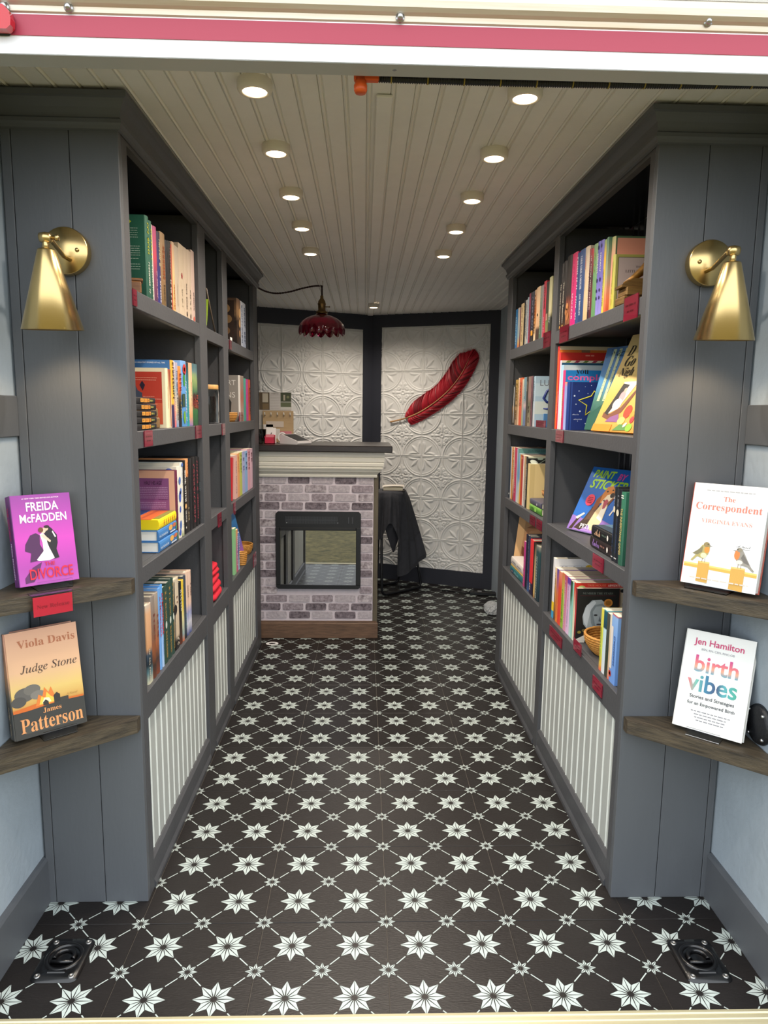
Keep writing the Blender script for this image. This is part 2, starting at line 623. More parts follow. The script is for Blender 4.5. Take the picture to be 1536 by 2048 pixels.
for side in ('right', 'left'):
    mb = MB()
    vbox(mb, side, 0.0, VLEN, -0.06, H + .02, -0.03, 0.0)
    wl = mb.build('wall_back_' + side, TIN, kind='structure')
    e, n = (EV, NRv) if side == 'right' else (EVL, NLv)
    s0 = (0.400 - 0.305 * 2 if side == 'right' else 0.388 - 0.305 * 2)
    _tin = tin_mesh(-1 if side == 'right' else 1)
    basis = Matrix((e, Vector((0, 0, 1)).cross(e), Vector((0, 0, 1)))).transposed().to_4x4()
    for i in range(0, 4):
        for j in range(-1, 7):
            sa, za = s0 + i * 0.305, (0.026 if side == 'right' else 0.003) + j * 0.305
            if sa > 0.9 or za > 1.88 or (side == 'left' and za < 0.7):
                continue
            pl = []
            if sa < 0.05: pl.append((Vector((0.05 - sa, 0, 0)), Vector((-1, 0, 0))))
            if sa + .305 > 0.93: pl.append((Vector((0.93 - sa, 0, 0)), Vector((1, 0, 0))))
            if za < 0.08: pl.append((Vector((0, 0, 0.08 - za)), Vector((0, 0, -1))))
            if za + .305 > 1.9: pl.append((Vector((0, 0, 1.9 - za)), Vector((0, 0, 1))))
            me = _tin if not pl else clip_mesh(_tin, pl, 'tin_tile')
            if me is None:
                continue
            if pl:
                for p_ in me.polygons: p_.use_smooth = True
            link('tin_tile', me, wl, mtx=Matrix.Translation(wpt(side, sa, za, 0.002)) @ basis)
    # dark frame boards round the panel
    num = {'right': (4, 5, 6, 7), 'left': (8, 9, 10, 11)}[side]
    top_in = 1.865 if side == 'right' else 1.848
    bt = 0.115
    rs0, rs1 = 0.078, (0.884 if side == 'right' else 0.86)
    for k, (a0, a1, z0, z1, d) in enumerate(((0.0, VLEN, top_in, H, 'top'), (0.0, VLEN, 0.0, bt, 'bottom'), (-0.0, rs0, bt, top_in, 'inner'), (rs1, VLEN, bt, top_in, 'outer'))):
        mb = MB()
        vbox(mb, side, a0, a1, z0, z1, 0.0, 0.014)
        mb.build('trim_%d' % num[k], NAVY, kind='structure', label='dark navy %s board framing the %s embossed wall panel' % (d, side))

# ------------------------------------------------------------------ ceiling of beaded planks
mb = MB()
mb.prism([(WLX - .03, 0.045), (WRX + .03, 0.045), (WRX + .03, vy(WRX) + .05), (APEX.x, APEX.y + .05), (WLX - .03, vy(WLX) + .05)], 'z', H + 0.004, H + 0.03)
ceiling = mb.build('ceiling', CEIL, kind='structure')
PW = 0.0522
nx = int((WRX - WLX) / PW) + 2
x = WLX - 0.012
YS = 2.30
for k in range(nx):
    xa, xb = max(x, WLX), min(x + PW, WRX)
    if xb - xa > 0.012:
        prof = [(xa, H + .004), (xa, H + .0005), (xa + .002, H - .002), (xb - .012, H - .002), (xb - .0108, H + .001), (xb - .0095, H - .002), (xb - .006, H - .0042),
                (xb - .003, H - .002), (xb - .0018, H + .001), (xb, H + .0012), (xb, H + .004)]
        ye = min(vy(xa), vy(xb)) - 0.004
        for ya, yb in ((0.045, YS), (YS + 0.0012, ye)):
            mb = MB()
            mb.prism(prof, 'y', ya, yb)
            mb.mi[7] = mb.mi[6] = 1  # bead faces get the tone with the lit edge painted in
            mb.build('plank', [CEIL, CEIL_BEAD_LIT], ceiling)
    x += PW
mb = MB()
mb.box(-0.045, -0.008, 0.36, 3.93, H - .010, H - .003, 0, ch=0.002)
mb.build('trim_12', CEIL, kind='structure', label='flat white batten along the middle of the beaded ceiling')

# ------------------------------------------------------------------ door header over the opening
hd = MB()
hd.prism([(0.0, 1.850), (0.045, 1.850), (0.045, 2.02), (0.0, 2.02)], 'x', -0.98, 0.96)
head = hd.build('trim_13', mat('white_enamel_header', 'e8eaec', 0.35), kind='structure', label='white door header with red stripe over the opening')
mb = MB(); mb.box(-0.98, 0.96, -0.0016, 0.0, 1.8775, 1.9095)
mb.build('red_stripe', mat('red_stripe_paint', 'a63a4e', 0.4), head)
mb = MB()
mb.prism([(0.0, 1.912), (-0.003, 1.914), (-0.004, 1.922), (-0.010, 1.925), (-0.016, 1.930), (-0.018, 1.940), (-0.016, 1.950), (-0.008, 1.956), (0.0, 1.958)], 'x', -0.98, 0.96)
mb.build('rail', mat('weathered_aluminium_rail', 'c9b79c', 0.45, metal=0.55, color2='d8d2c6', nscale=5, stretch=(0.4, 6, 10)), head, label='weathered tan metal rail')
mb = MB(); mb.box(-0.98, 0.96, -0.010, 0.0, 1.958, 1.985, 0, ch=0.003)
mb.build('top_moulding', mat('white_enamel_header', 'e8eaec', 0.35), head)
for sx, sz in ((-0.662, 1.9175), (-0.558, 1.919), (-0.011, 1.9185), (0.51, 1.9255)):
    mb = MB()
    mb.lathe([(0.0, -0.0105), (0.0035, -0.010), (0.0055, -0.006), (0.0055, -0.004), (0.0075, -0.004), (0.0075, 0.0)], sx, -0.0035, sz, 14, 0, 'y')
    mb.build('screw', STEEL, head)
mb = MB(); mb.lathe([(0.0, 1.8485), (0.004, 1.849), (0.0055, 1.850)], -0.018, 0.022, 0, 12)
mb.build('screw', STEEL, head)
# grey metal underside of the header
mb = MB(); mb.box(-0.98, 0.96, 0.001, 0.0445, 1.8490, 1.8502)
mb.build('underside_strip', mat('brushed_grey_metal', 'b2b4b5', 0.5, metal=0.1), head)
for k, (xa, xb) in enumerate(((-0.95, -0.885), (0.865, 0.93))):
    mb = MB(); mb.box(xa, xb, -0.01, 0.05, -0.05, 1.85, 0, ch=0.004)
    mb.build('trim_%d' % (14 + k), mat('white_enamel_header', 'e8eaec', 0.35), kind='structure', label='white metal jamb at the %s of the trailer opening' % ('left', 'right')[k])

# ------------------------------------------------------------------ ground outside
GR = mat('dry_grass', '3a3a20', 0.95, color2='85784a', nscale=11.0, bump=1.0, bscale=25)
mb = MB()
n = 40
for i in range(n):
    for j in range(n):
        pass
mb.add([(-30, -40, -0.5), (30, -40, -0.5), (30, 30, -0.5), (-30, 30, -0.5)], [(0, 1, 2, 3)])
mb.build('ground', GR, kind='structure', label='dry grass ground outside the trailer')
# ------------------------------------------------------------------ the two bookcases
SHELF_Z = (1.547, 1.211, 0.874, 0.545)
SHELF_T = (0.043, 0.043, 0.045, 0.072)
TOPZ = 1.862

def bookcase(side):
    L = side == 'left'
    s = 1 if L else -1                       # direction from wall to aisle
    xf, xw = (XL, WLX) if L else (XR, WRX)   # aisle face, wall
    ye = YLE if L else YRE
    root = empty('bookcase', (xf, YF, 0), label=('charcoal built-in bookcase with three bays of shelves along the %s side of the aisle' if L else
                 'charcoal built-in bookcase with two wide bays of shelves along the %s side of the aisle') % side, cat='bookcase')
    inv = Matrix.Translation((-xf, -YF, 0))

    def B(mb, name, m, par=root, **kw):
        mb.v = [(v[0] - xf, v[1] - YF, v[2]) for v in mb.v] if par is root else mb.v
        return mb.build(name, m, par, **kw)

    # end panel towards the door: three vertical boards
    if L:
        cuts = ((-0.872, -0.851), (-0.8495, -0.7245), (-0.723, XL - 0.0))
    else:
        cuts = ((XR, 0.7135), (0.715, 0.8345), (0.836, 0.853))
    for a, b in cuts:
        mb = MB(); mb.box(a, b, YF, YF + 0.018, 0.0, 1.90, 0, ch=0.0012)
        B(mb, 'board', GREY)
    # stiles and dividers
    stiles = ((YF + .018, 0.442), (1.128, 1.232), (1.522, 1.615), (2.275, ye)) if L else ((YF + .018, 0.432), (1.192, 1.250), (1.948, ye))
    for i, (a, b) in enumerate(stiles):
        mb = MB(); mb.box(xf, xf - s * 0.020, a, b, 0.0, TOPZ + .01, 0, ch=0.0015)
        B(mb, 'stile', GREY_IN)
    for i, (a, b) in enumerate(stiles):
        mb = MB(); mb.box(xf - s * 0.020, xw + s * .008, a + .012, b - .012, 0.0, TOPZ + .03)
        B(mb, 'divider', GREY_IN)
    bays = [(stiles[i][1], stiles[i + 1][0]) for i in range(len(stiles) - 1)]
    for bi, (a, b) in enumerate(bays):
        for k, z in enumerate(SHELF_Z):
            mb = MB()
            mb.box(xf - s * .001, xf - s * 0.019, a, b, z - SHELF_T[k], z, 0, ch=0.0015)     # lip
            mb.box(xf - s * 0.019, xw + s * .012, a - .012, b + .012, z - 0.020, z - 0.0005)
            B(mb, 'shelf', GREY_IN)
        # top rail
        mb = MB(); mb.box(xf - s * .001, xf - s * 0.019, a, b, TOPZ, 1.90)
        B(mb, 'rail', GREY_IN)
        # beaded back boards
        n = max(1, round((b - a + .024) / 0.0535))
        w = (b - a + .024) / n
        for i in range(n):
            y0 = a - .012 + i * w
            xb = xw + s * 0.0005
            prof = [(xb, y0), (xb + s * .0085, y0), (xb + s * .0085, y0 + w - .011), (xb + s * .0055, y0 + w - .010), (xb + s * .0090, y0 + w - .0088), (xb + s * .0122, y0 + w - .006),
                    (xb + s * .0085, y0 + w - .003), (xb + s * .0055, y0 + w - .0015), (xb + s * .0055, y0 + w), (xb, y0 + w)]
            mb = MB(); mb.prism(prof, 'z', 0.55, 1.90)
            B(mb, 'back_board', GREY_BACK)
        # white beaded panel below the last shelf, recessed
        pb = SHELF_Z[3] - SHELF_T[3]
        xp = xf - s * 0.012
        mb = MB(); mb.box(xp - s * .006, xp - s * .010, a, b, 0.07, pb)
        panel = B(mb, 'lower_panel', WHITE_BEAD)
        n = max(1, round((b - a) / 0.0535))
        w = (b - a) / n
        for i in range(n):
            y0 = a + i * w
            prof = [(xp - s * .006, y0 + .0005), (xp - s * .001, y0 + .001), (xp - s * .001, y0 + w - .014), (xp - s * .006, y0 + w - .013)]
            mb = MB(); mb.prism(prof, 'z', 0.085, pb - .0005)
            mb.v = [(v[0] - xf, v[1] - YF, v[2]) for v in mb.v]
            mb.build('slat', WHITE_BEAD, panel)
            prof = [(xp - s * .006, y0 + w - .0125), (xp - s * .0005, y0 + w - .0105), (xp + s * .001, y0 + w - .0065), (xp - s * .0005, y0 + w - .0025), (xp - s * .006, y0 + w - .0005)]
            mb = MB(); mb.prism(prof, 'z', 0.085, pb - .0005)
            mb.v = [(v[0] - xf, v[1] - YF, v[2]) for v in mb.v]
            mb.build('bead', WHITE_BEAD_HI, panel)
        # base rail and shoe moulding
        mb = MB()
        mb.prism([(xf - s * .020, 0.0), (xf + s * .004, 0.0), (xf + s * .004, 0.012), (xf - s * .001, 0.024), (xf - s * .001, 0.078), (xf - s * .008, 0.086), (xf - s * .020, 0.086)], 'y', a, b)
        B(mb, 'base_moulding', GREY_IN)
    # far end panel
    mb = MB(); mb.box(xf - s * .02, xw + s * .002, ye - .012, ye, 0.0, H - .012)
    B(mb, 'end_panel', GREY)
    # crown moulding: profile out from the face, wrapped round the door end
    prof = [(0.0, 1.872), (0.006, 1.874), (0.008, 1.880), (0.012, 1.885), (0.012, 1.893), (0.007, 1.897), (0.009, 1.904), (0.013, 1.915), (0.021, 1.926), (0.024, 1.931),
            (0.030, 1.933), (0.030, 1.944), (0.028, 1.946), (0.0, 1.946)]
    mb = MB()
    vs = []
    yend = ye + 0.0
    for o, z in prof:
        vs += [(xw + s * .002, YF - o, z), (xf + s * o, YF - o, z), (xf + s * o, yend + o, z), (xf - s * .05, yend + o, z)]
    n = len(prof)
    fs = [(4 * i + k, 4 * i + k + 1, 4 * ((i + 1) % n) + k + 1, 4 * ((i + 1) % n) + k) for i in range(n) for k in range(3)]
    mb.add(vs, fs)
    mb.add(vs, [tuple(4 * i for i in range(n)), tuple(4 * i + 3 for i in range(n))[::-1]])
    B(mb, 'crown_moulding', GREY)
    mb = MB(); mb.box(xw + s * .01, xf - s * .002, YF + .018, ye, 1.90, 1.944)
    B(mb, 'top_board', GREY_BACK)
    return root

bookcase('left')
bookcase('right')

# ------------------------------------------------------------------ corner shelves by the door
def corner_shelf(side, z, label):
    s = 1 if side == 'left' else -1
    xw = WLX + 0.0005 if side == 'left' else WRX - 0.0005
    xe = (XL - .002) if side == 'left' else (XR + .004)
    yn = 0.150
    mb = MB()
    pts = [(xe, YF - .0005), (xw, YF - .0005), (xw, yn), (xw + s * .012, yn - .004), (xe, YF - .026)]
    bm = bmesh.new()
    lo = [bm.verts.new((p[0], p[1], z - .036)) for p in pts]
    hi = [bm.verts.new((p[0], p[1], z)) for p in pts]
    bm.faces.new(lo[::-1]); bm.faces.new(hi)
    for i in range(len(pts)):
        j = (i + 1) % len(pts)
        bm.faces.new((lo[i], lo[j], hi[j], hi[i]))
    bmesh.ops.recalc_face_normals(bm, faces=bm.faces)
    bmesh.ops.bevel(bm, geom=[e for e in bm.edges if e.calc_length() > .2], offset=.0022, segments=2, affect='EDGES')
    # local frame turned so that the grain follows the front edge
    ang = math.atan2(YF - yn, xe - xw)
    M = Matrix.Translation((xe, YF, z)) @ Matrix.Rotation(ang, 4, 'Z')
    bmesh.ops.transform(bm, matrix=M.inverted(), verts=bm.verts)
    mb.bm(bm)
    return mb.build('corner_shelf', WOOD, None, mtx=M, label=label, cat='shelf', group='dark wood corner shelves by the door')

corner_shelf('left', 0.862, 'dark stained wood corner shelf under the purple book, left side')
corner_shelf('left', 0.511, 'dark stained wood corner shelf under the sunset-covered book, left side')
corner_shelf('right', 0.862, 'dark stained wood corner shelf under the white book with two birds')
corner_shelf('right', 0.508, 'dark stained wood corner shelf under the white book with rainbow lettering')

# ------------------------------------------------------------------ wall sconces
def sconce(side, px, cx):
    s = 1 if side == 'left' else -1
    root = empty('wall_sconce', (px, YF, 1.612), label='brass cone wall sconce on the grey end panel at the %s of the opening' % side, cat='lamp', group='brass cone sconces')
    mb = MB()
    mb.lathe([(0.0505, 0.0), (0.0515, -0.004), (0.0515, -0.021), (0.0495, -0.0245), (0.0, -0.0255)], 0, 0, 0, 48, 0, 'y')
    mb.build('backplate', BRASS, root)
    mb = MB(); mb.lathe([(0.0, -0.0315), (0.0035, -0.0305), (0.0045, -0.0285), (0.0045, -0.025)], s * 0.029, 0, 0.001, 14, 0, 'y')
    mb.build('screw', BRASS, root)
    top = Vector((cx - px, 0.252 - YF, 0.002))
    mb = MB(); mb.tube([(s * 0.012, -0.024, -0.020), (s * .006, -0.045, -0.016), top + Vector((s * .006, .012, -.001)), top], 0.0048, 12)
    mb.build('arm', BRASS, root)
    mb = MB(); mb.lathe([(0.0, -0.013), (0.0095, -0.011), (0.0115, 0.0), (0.0095, 0.011), (0.0, 0.013)], top.x, top.y, top.z, 20, 0, 'x')
    mb.lathe([(0.0, -0.028), (0.0065, -0.026), (0.0065, 0.0), (0.0, 0.0)], top.x, top.y, top.z, 16)
    mb.lathe([(0.0, 0.0), (0.0042, 0.0), (0.0042, 0.010), (0.0065, 0.011), (0.0065, 0.017), (0.0, 0.018)], top.x + s * .010, top.y, top.z, 14, 0, 'x')
    mb.build('swivel_joint', BRASS, root)
    # cone shade, tipped a few degrees so that its mouth turns to the wall
    T = Matrix.Translation(top + Vector((0, 0, -0.022))) @ Matrix.Rotation(math.radians(4.5), 4, 'X')
    mb = MB()
    mb.lathe([(0.0, 0.0), (0.0155, -0.0005), (0.0175, -0.003), (0.0618, -0.163), (0.0612, -0.1635), (0.0168, -0.004), (0.0, -0.003)], 0, 0, 0, 56)
    sh = mb.build('shade', BRASS, root, mtx=T)
    mb = MB(); mb.lathe([(0.0, -0.05), (0.010, -0.055), (0.012, -0.085), (0.019, -0.105), (0.021, -0.118), (0.016, -0.132), (0.0, -0.138)], 0, 0, 0, 20)
    mb.build('bulb', mat('warm_bulb', 'fff0d8', 0.4, emit='ffd2a0', estr=3.0), sh)
    ld = bpy.data.lights.new('sconce_light', 'SPOT')
    ld.energy = SCONCE_WATT * 6
    ld.color = (1.0, 0.72, 0.42)
    ld.spot_size = math.radians(110)
    ld.spot_blend = 0.6
    ld.shadow_soft_size = 0.02
    link('sconce_light', ld, root, loc=top + Vector((0, 0, -0.168)), rot=(math.radians(12), 0, 0))
    return root

sconce('left', -0.735, -0.728)
sconce('right', 0.725, 0.718)

# ------------------------------------------------------------------ ceiling puck lights
PUCK_W = mat('puck_housing', 'd9d2c6', 0.45)
PUCK_L = mat('puck_lens', 'fff6e6', 0.3, emit='ffdcae', estr=9.0)
_pk = MB()
_pk.lathe([(0.0365, 0.0), (0.0372, -0.002), (0.0372, -0.017), (0.0345, -0.0225), (0.0265, -0.0235), (0.0258, -0.021), (0.0, -0.021)], 0, 0, 0, 40)
_pkm = _pk.mesh('puck_housing', PUCK_W)
_pk = MB(); _pk.lathe([(0.0258, -0.0216), (0.022, -0.0238), (0.0, -0.0244)], 0, 0, 0, 32)
_pkl = _pk.mesh('puck_lens', PUCK_L)
def puck(x, y, z, label, grp='small puck lights on the ceiling', w=PUCK_WATT):
    r = empty('puck_light', (x, y, z), label=label, cat='light', group=grp)
    link('housing', _pkm, r)
    link('lens', _pkl, r)
    ld = bpy.data.lights.new('puck_lamp', 'SPOT')
    ld.spot_size = math.radians(156)
    ld.spot_blend = 1.0
    ld.shadow_soft_size = 0.022
    ld.energy = w * 4
    ld.color = (1.0, 0.88, 0.75)
    link('puck_lamp', ld, r, loc=(0, 0, -0.026))
ords = ('nearest the door', 'second from the door', 'third from the door', 'fourth from the door', 'farthest from the door')
for k, y in enumerate((0.315, 0.675, 1.055, 1.445, 1.865)):
    puck(-0.302, y, H - .0025, 'round puck light in the left ceiling row, %s' % ords[k])
    puck(0.272, y, H - .0025, 'round puck light in the right ceiling row, %s' % ords[k])
puck(-0.010, 3.36, H - .010, 'single small puck light on the ceiling batten by the back corner', w=PUCK_WATT * 2.0)

# ------------------------------------------------------------------ red clearance lamp on the header, cable along the back of the header
r = empty('marker_light', (-0.66, 0, 1.895), label='red plastic clearance light on the header at the left edge', cat='light')
mb = MB(); mb.box(-.032, .004, -.006, 0, -.020, .024, 0, ch=.003); mb.build('base', BLACK_PL, r)
mb = MB()
mb.prism([(-.036, -.018), (.006, -.018), (.013, -.012), (.014, -.002), (.011, .010), (.002, .019), (-.036, .019)], 'y', -.022, -.006)
mb.build('lens', mat('red_lens', 'b80f1e', 0.15, coat=0.6), r)

r = empty('cable_loom', (-0.045, 0.070, 1.853), label='black corrugated cable loom with yellow ties hanging behind the header', cat='cable')
mb = MB()
pts = [(t * .72, 0, 0.004 - .004 * math.sin(PI * t) + .0075 * t) for t in [i / 30 for i in range(31)]]
mb.tube(pts, 0.0062, 10)
mb.build('conduit', BLACK_PL, r)
mb = MB()
for i in range(170):
    t = (i + .5) / 170
    zc = 0.004 - .004 * math.sin(PI * t) + .0075 * t
    mb.lathe([(0.0060, -.0013), (0.0075, -.0007), (0.0075, .0007), (0.0060, .0013)], t * .72, 0, zc, 10, 0, 'x')
ob = mb.build('ribs', mat('black_ribbed_plastic', '14161c', 0.45), r, kind='stuff')
for i in range(11):
    t = (i + .35) / 11
    zc = 0.004 - .004 * math.sin(PI * t) + .0075 * t
    mb = MB(); mb.lathe([(0.0073, -.0012), (0.0080, -.0012), (0.0080, .0012), (0.0073, .0012)], t * .72, 0, zc, 10, 0, 'x')
    mb.build('tie', mat('dull_yellow_tie', '8d7a2c', 0.5), r)
r = empty('cable_plug', (-0.077, 0.068, 1.858), label='orange plastic plug on the end of the black loom', cat='plug')
mb = MB(); mb.box(-.012, .033, -.007, .007, -.008, .006, 0, ch=.002); mb.build('body', mat('orange_plastic', 'd0561c', 0.4), r)
mb = MB(); mb.lathe([(0.0, .0), (.0105, .0), (.0105, -.012), (.012, -.013), (.012, -.021), (.0095, -.026), (0, -.026)], 0, 0, -.002, 20); mb.build('cap', mat('orange_plastic', 'd0561c', 0.4), r)
for k in range(4):
    mb = MB(); mb.box(.012 + k * .0055, .015 + k * .0055, -.0075, .0075, .0055, .0075); mb.build('fin', mat('orange_plastic', 'd0561c', 0.4), r)

# ------------------------------------------------------------------ recessed tie-down rings in the floor
def rr(w, h, r, n=5):
    out = []
    for cx, cy, a0 in ((w - r, h - r, 0), (-w + r, h - r, PI / 2), (-w + r, -h + r, PI), (w - r, -h + r, 1.5 * PI)):
        for k in range(n):
            a = a0 + PI / 2 * k / (n - 1)
            out.append((cx + r * math.cos(a), cy + r * math.sin(a)))
    return out

def tie_down(x, y, label):
    root = empty('tie_down_ring', (x, y, 0.0006), label=label, cat='anchor', group='black tie-down anchors in the floor')
    outer = rr(.053, .064, .016)
    inner = [(p[0] * .62, p[1] * .60 + .003) for p in rr(.053, .058, .045)]
    n = len(outer)
    mb = MB()
    vs = [(p[0], p[1], 0) for p in outer] + [(p[0] * .97, p[1] * .97, .0045) for p in outer] + [(p[0], p[1], .0065) for p in inner] + [(p[0] * .8, p[1] * .8, .0016) for p in inner] + [(0, .003, .001)]
    fs = []
    for k in range(3):
        fs += [(k * n + i, k * n + (i + 1) % n, (k + 1) * n + (i + 1) % n, (k + 1) * n + i) for i in range(n)]
    fs += [(3 * n + i, 3 * n + (i + 1) % n, 4 * n) for i in range(n)]
    mb.add(vs, fs, 0, True)
    mb.lathe([(.043, .0045), (.042, .0085), (.038, .0100), (.034, .0085), (.032, .0035)], 0, .004, 0, 40)
    mb.build('plate', BLACK_MET, root)
    mb = MB()
    pts = [(.022 * math.cos(a), .004 + .022 * math.sin(a), .0062) for a in [PI * (-.10 + 1.20 * k / 20) for k in range(21)]]
    mb.tube(pts, .0050, 10)
    mb.tube([(-.026, -.010, .0058), (.026, -.010, .0058)], .0042, 10)
    mb.build('ring', BLACK_MET, root)
    mb = MB(); mb.box(-.021, .021, -.044, -.033, .004, .0085, 0, ch=.002); mb.build('bracket', BLACK_MET, root)
    for sx in (-1, 1):
        for sy in (-1, 1):
            mb = MB(); mb.lathe([(.0072, .004), (.0066, .0064), (.003, .0072), (.003, .0056), (0, .0056)], sx * .038, sy * .050, 0, 14)
            mb.build('screw', mat('worn_screw', '9a9a98', 0.35, metal=0.9), root)
tie_down(-0.750, 0.190, 'black metal tie-down anchor in the floor at the left front corner')
tie_down(0.728, 0.168, 'black metal tie-down anchor in the floor at the right front corner')
# ------------------------------------------------------------------ electric fireplace counter
FX0, FX1, FY = -0.868, -0.010, 2.520
fp = empty('fireplace', (0, 0, 0), label='electric fireplace counter with whitewashed brick front, cream mantel moulding and dark wood top', cat='fireplace')
MORTAR = mat('lavender_mortar', 'c2b9bf', 0.7, noise=0.06, nscale=30)
mb = MB(); mb.box(FX0, FX1, FY, FY + .30, 0.095, 0.915)
mb.build('mortar_panel', MORTAR, fp)
BR = [mat('brick_dark', '3e353b', 0.75, color2='857b82', nscale=55, bump=.6, bscale=70),
      mat('brick_mid', '675b62', 0.75, color2='a39aa0', nscale=60, bump=.6, bscale=70),
      mat('brick_pale', '958e93', 0.75, color2='b3abb0', nscale=80, bump=.6, bscale=90),
      mat('brick_worn', '5c5157', 0.75, color2='c0b8bc', nscale=38, bump=.6, bscale=70)]
BW, BH, PX, PZ = 0.1155, 0.0385, 0.1275, 0.0474
ix0, ix1, iz0, iz1 = -0.545, -0.079, 0.284, 0.716
rnd = random.Random(3)
row = 0
z1 = 0.908
while z1 > 0.10:
    z0 = max(z1 - BH, 0.097)
    x1 = FX1 + (0.032 if row % 2 == 0 else -0.004)
    col = 0
    while x1 > FX0 + .2:
        segs = [(max(x1 - BW, FX0), min(x1, FX1 - .003))]
        if z0 < iz1 + .004 and z1 > iz0 - .004 and not (z0 > iz1 - .006 or z1 < iz0 + .006):
            segs = [(a, min(b, ix0 + .004)) for a, b in segs if a < ix0 - .004] + [(max(a, ix1 - .004), b) for a, b in segs if b > ix1 + .004]
        for a, b in segs:
            if b - a < .006 or z1 - z0 < .006: continue
            k = {0: (2, 0, 2, 0, 2), 1: (1, 2, 3, 2, 3), 2: (3, 2, 1, 2, 1), 3: (0, 1, 0, 1, 0)}[row % 4][col % 5]
            q = rr((b - a) / 2, (z1 - z0) / 2, min(.0075, (b - a) * .3, (z1 - z0) * .3), 3)
            dy = rnd.uniform(0, .0012)
            mb = MB(); mb.prism([((a + b) / 2 + p[0] + rnd.uniform(-.001, .001), (z0 + z1) / 2 + p[1] + rnd.uniform(-.0008, .0008)) for p in q], 'y', FY - .0030 - dy, FY + .002)
            mb.build('brick', BR[k], fp)
        x1 -= PX
        col += 1
    z1 -= PZ
    row += 1
# side board and plinth
mb = MB(); mb.box(FX1 + .0005, FX1 + .026, FY - .006, FY + .30, 0.0, 0.915, 0, ch=.002); mb.build('side_board', mat('olive_stained_board', '4a4234', .55, color2='5f5745', nscale=6, stretch=(8, 8, 1)), fp)
mb = MB(); mb.box(FX0, FX1 + .030, FY - .022, FY - .002, 0.0, 0.090, 0, ch=.003); mb.box(FX0, FX1 + .022, FY - .016, FY - .002, 0.090, 0.097); mb.build('plinth', WOOD_BRN, fp)
# stepped cream moulding under the top, mitred round the right corner
prof = [(0.004, 0.905), (0.014, 0.906), (0.016, 0.915), (0.014, 0.920), (0.020, 0.928), (0.032, 0.937), (0.036, 0.945), (0.034, 0.949), (0.046, 0.952), (0.050, 0.960),
        (0.046, 0.965), (0.053, 0.970), (0.057, 0.986), (0.053, 0.991), (0.060, 0.995), (0.060, 1.013), (0.056, 1.016), (0.060, 1.020), (0.060, 1.046), (0.0, 1.046)]
vs = []
for o, z in prof:
    vs += [(FX0, FY - o, z), (FX1 + .005 + o * .85, FY - o, z), (FX1 + .005 + o * .85, FY + .30, z)]
n = len(prof)
mb = MB()
mb.add(vs, [(3 * i + k, 3 * i + k + 1, 3 * ((i + 1) % n) + k + 1, 3 * ((i + 1) % n) + k) for i in range(n) for k in range(2)])
mb.add(vs, [tuple(3 * i for i in range(n)), tuple(3 * i + 2 for i in range(n))[::-1]])
mb.build('mantel_moulding', mat('cream_paint', 'dddacd', 0.45, noise=.03, nscale=10), fp)
mb = MB(); mb.box(FX0 - .004, 0.086, 2.425, 2.90, 1.0465, 1.081, 0, ch=.004); mb.build('mantel_top', WOOD_TOP, fp)
# firebox insert
fb = MB()
def frame_rect(mb, x0, x1, z0, z1, t, ya, yb, mi=0, ch=.002):
    mb.box(x0, x1, ya, yb, z1 - t[0], z1, mi, ch)
    mb.box(x0, x1, ya, yb, z0, z0 + t[1], mi, ch)
    mb.box(x0, x0 + t[2], ya, yb, z0 + t[1], z1 - t[0], mi, ch)
    mb.box(x1 - t[3], x1, ya, yb, z0 + t[1], z1 - t[0], mi, ch)
bm = bmesh.new()
c = .012
outer = [(ix0 + c, iz0), (ix1 - c, iz0), (ix1, iz0 + c), (ix1, iz1 - c), (ix1 - c, iz1), (ix0 + c, iz1), (ix0, iz1 - c), (ix0, iz0 + c)]
gx0, gx1, gz0, gz1 = -0.522, -0.105, 0.306, 0.612
fb.prism([(ix0 + c, iz1 - .088), (ix0, iz1 - .088), (ix0, iz1 - c), (ix0 + c, iz1), (ix1 - c, iz1), (ix1, iz1 - c), (ix1, iz1 - .088)], 'y', FY - .016, FY - .0005)
fb.prism([(ix0 + c, iz0), (ix1 - c, iz0), (ix1, iz0 + c), (ix1, gz0), (ix0, gz0), (ix0, iz0 + c)], 'y', FY - .020, FY - .0005)
fb.box(ix0, gx0, FY - .020, FY - .0005, gz0, iz1 - .088, 0, .002)
fb.box(gx1, ix1, FY - .020, FY - .0005, gz0, iz1 - .088, 0, .002)
fb.box(gx0, gx1, FY - .020, FY - .0005, gz1, iz1 - .088, 0, .002)
fbo = fb.build('firebox_frame', mat('black_satin_metal', '0f1012', 0.38), fp)
mb = MB()
vs = [(gx0, FY - .0095, gz0), (gx1, FY - .0150, gz0), (gx1, FY - .0072, gz1), (gx0, FY - .0017, gz1)]
mb.add(vs + [(v[0], FY - .0012, v[2]) for v in vs], [(0, 1, 2, 3), (4, 7, 6, 5), (0, 4, 5, 1), (1, 5, 6, 2), (2, 6, 7, 3), (3, 7, 4, 0)])
mb.build('glass', mat('dark_mirror_glass', '0b0c0c', 0.015, spec=1.0, ior=2.3), fbo)
mb = MB(); mb.box(-0.50, -0.10, FY - .0172, FY - .0158, .640, .700); mb.build('control_panel', BLACK_PL, fbo)
mb = MB()
for i in range(46):
    xx = -0.490 + i * .0062
    mb.box(xx, xx + .0028, FY - .0200, FY - .017, .650, .690)
mb.box(-0.492, -0.205, FY - .0205, FY - .0172, .6685, .6715)
mb.build('vent_grille', mat('grille_metal', '34373b', 0.4), fbo, kind='stuff')
for xx in (-0.146, -0.125):
    mb = MB(); mb.box(xx - .006, xx + .006, FY - .0205, FY - .017, .650, .688, 0, .002); mb.build('switch', mat('grey_switch', '2e3034', .35), fbo)
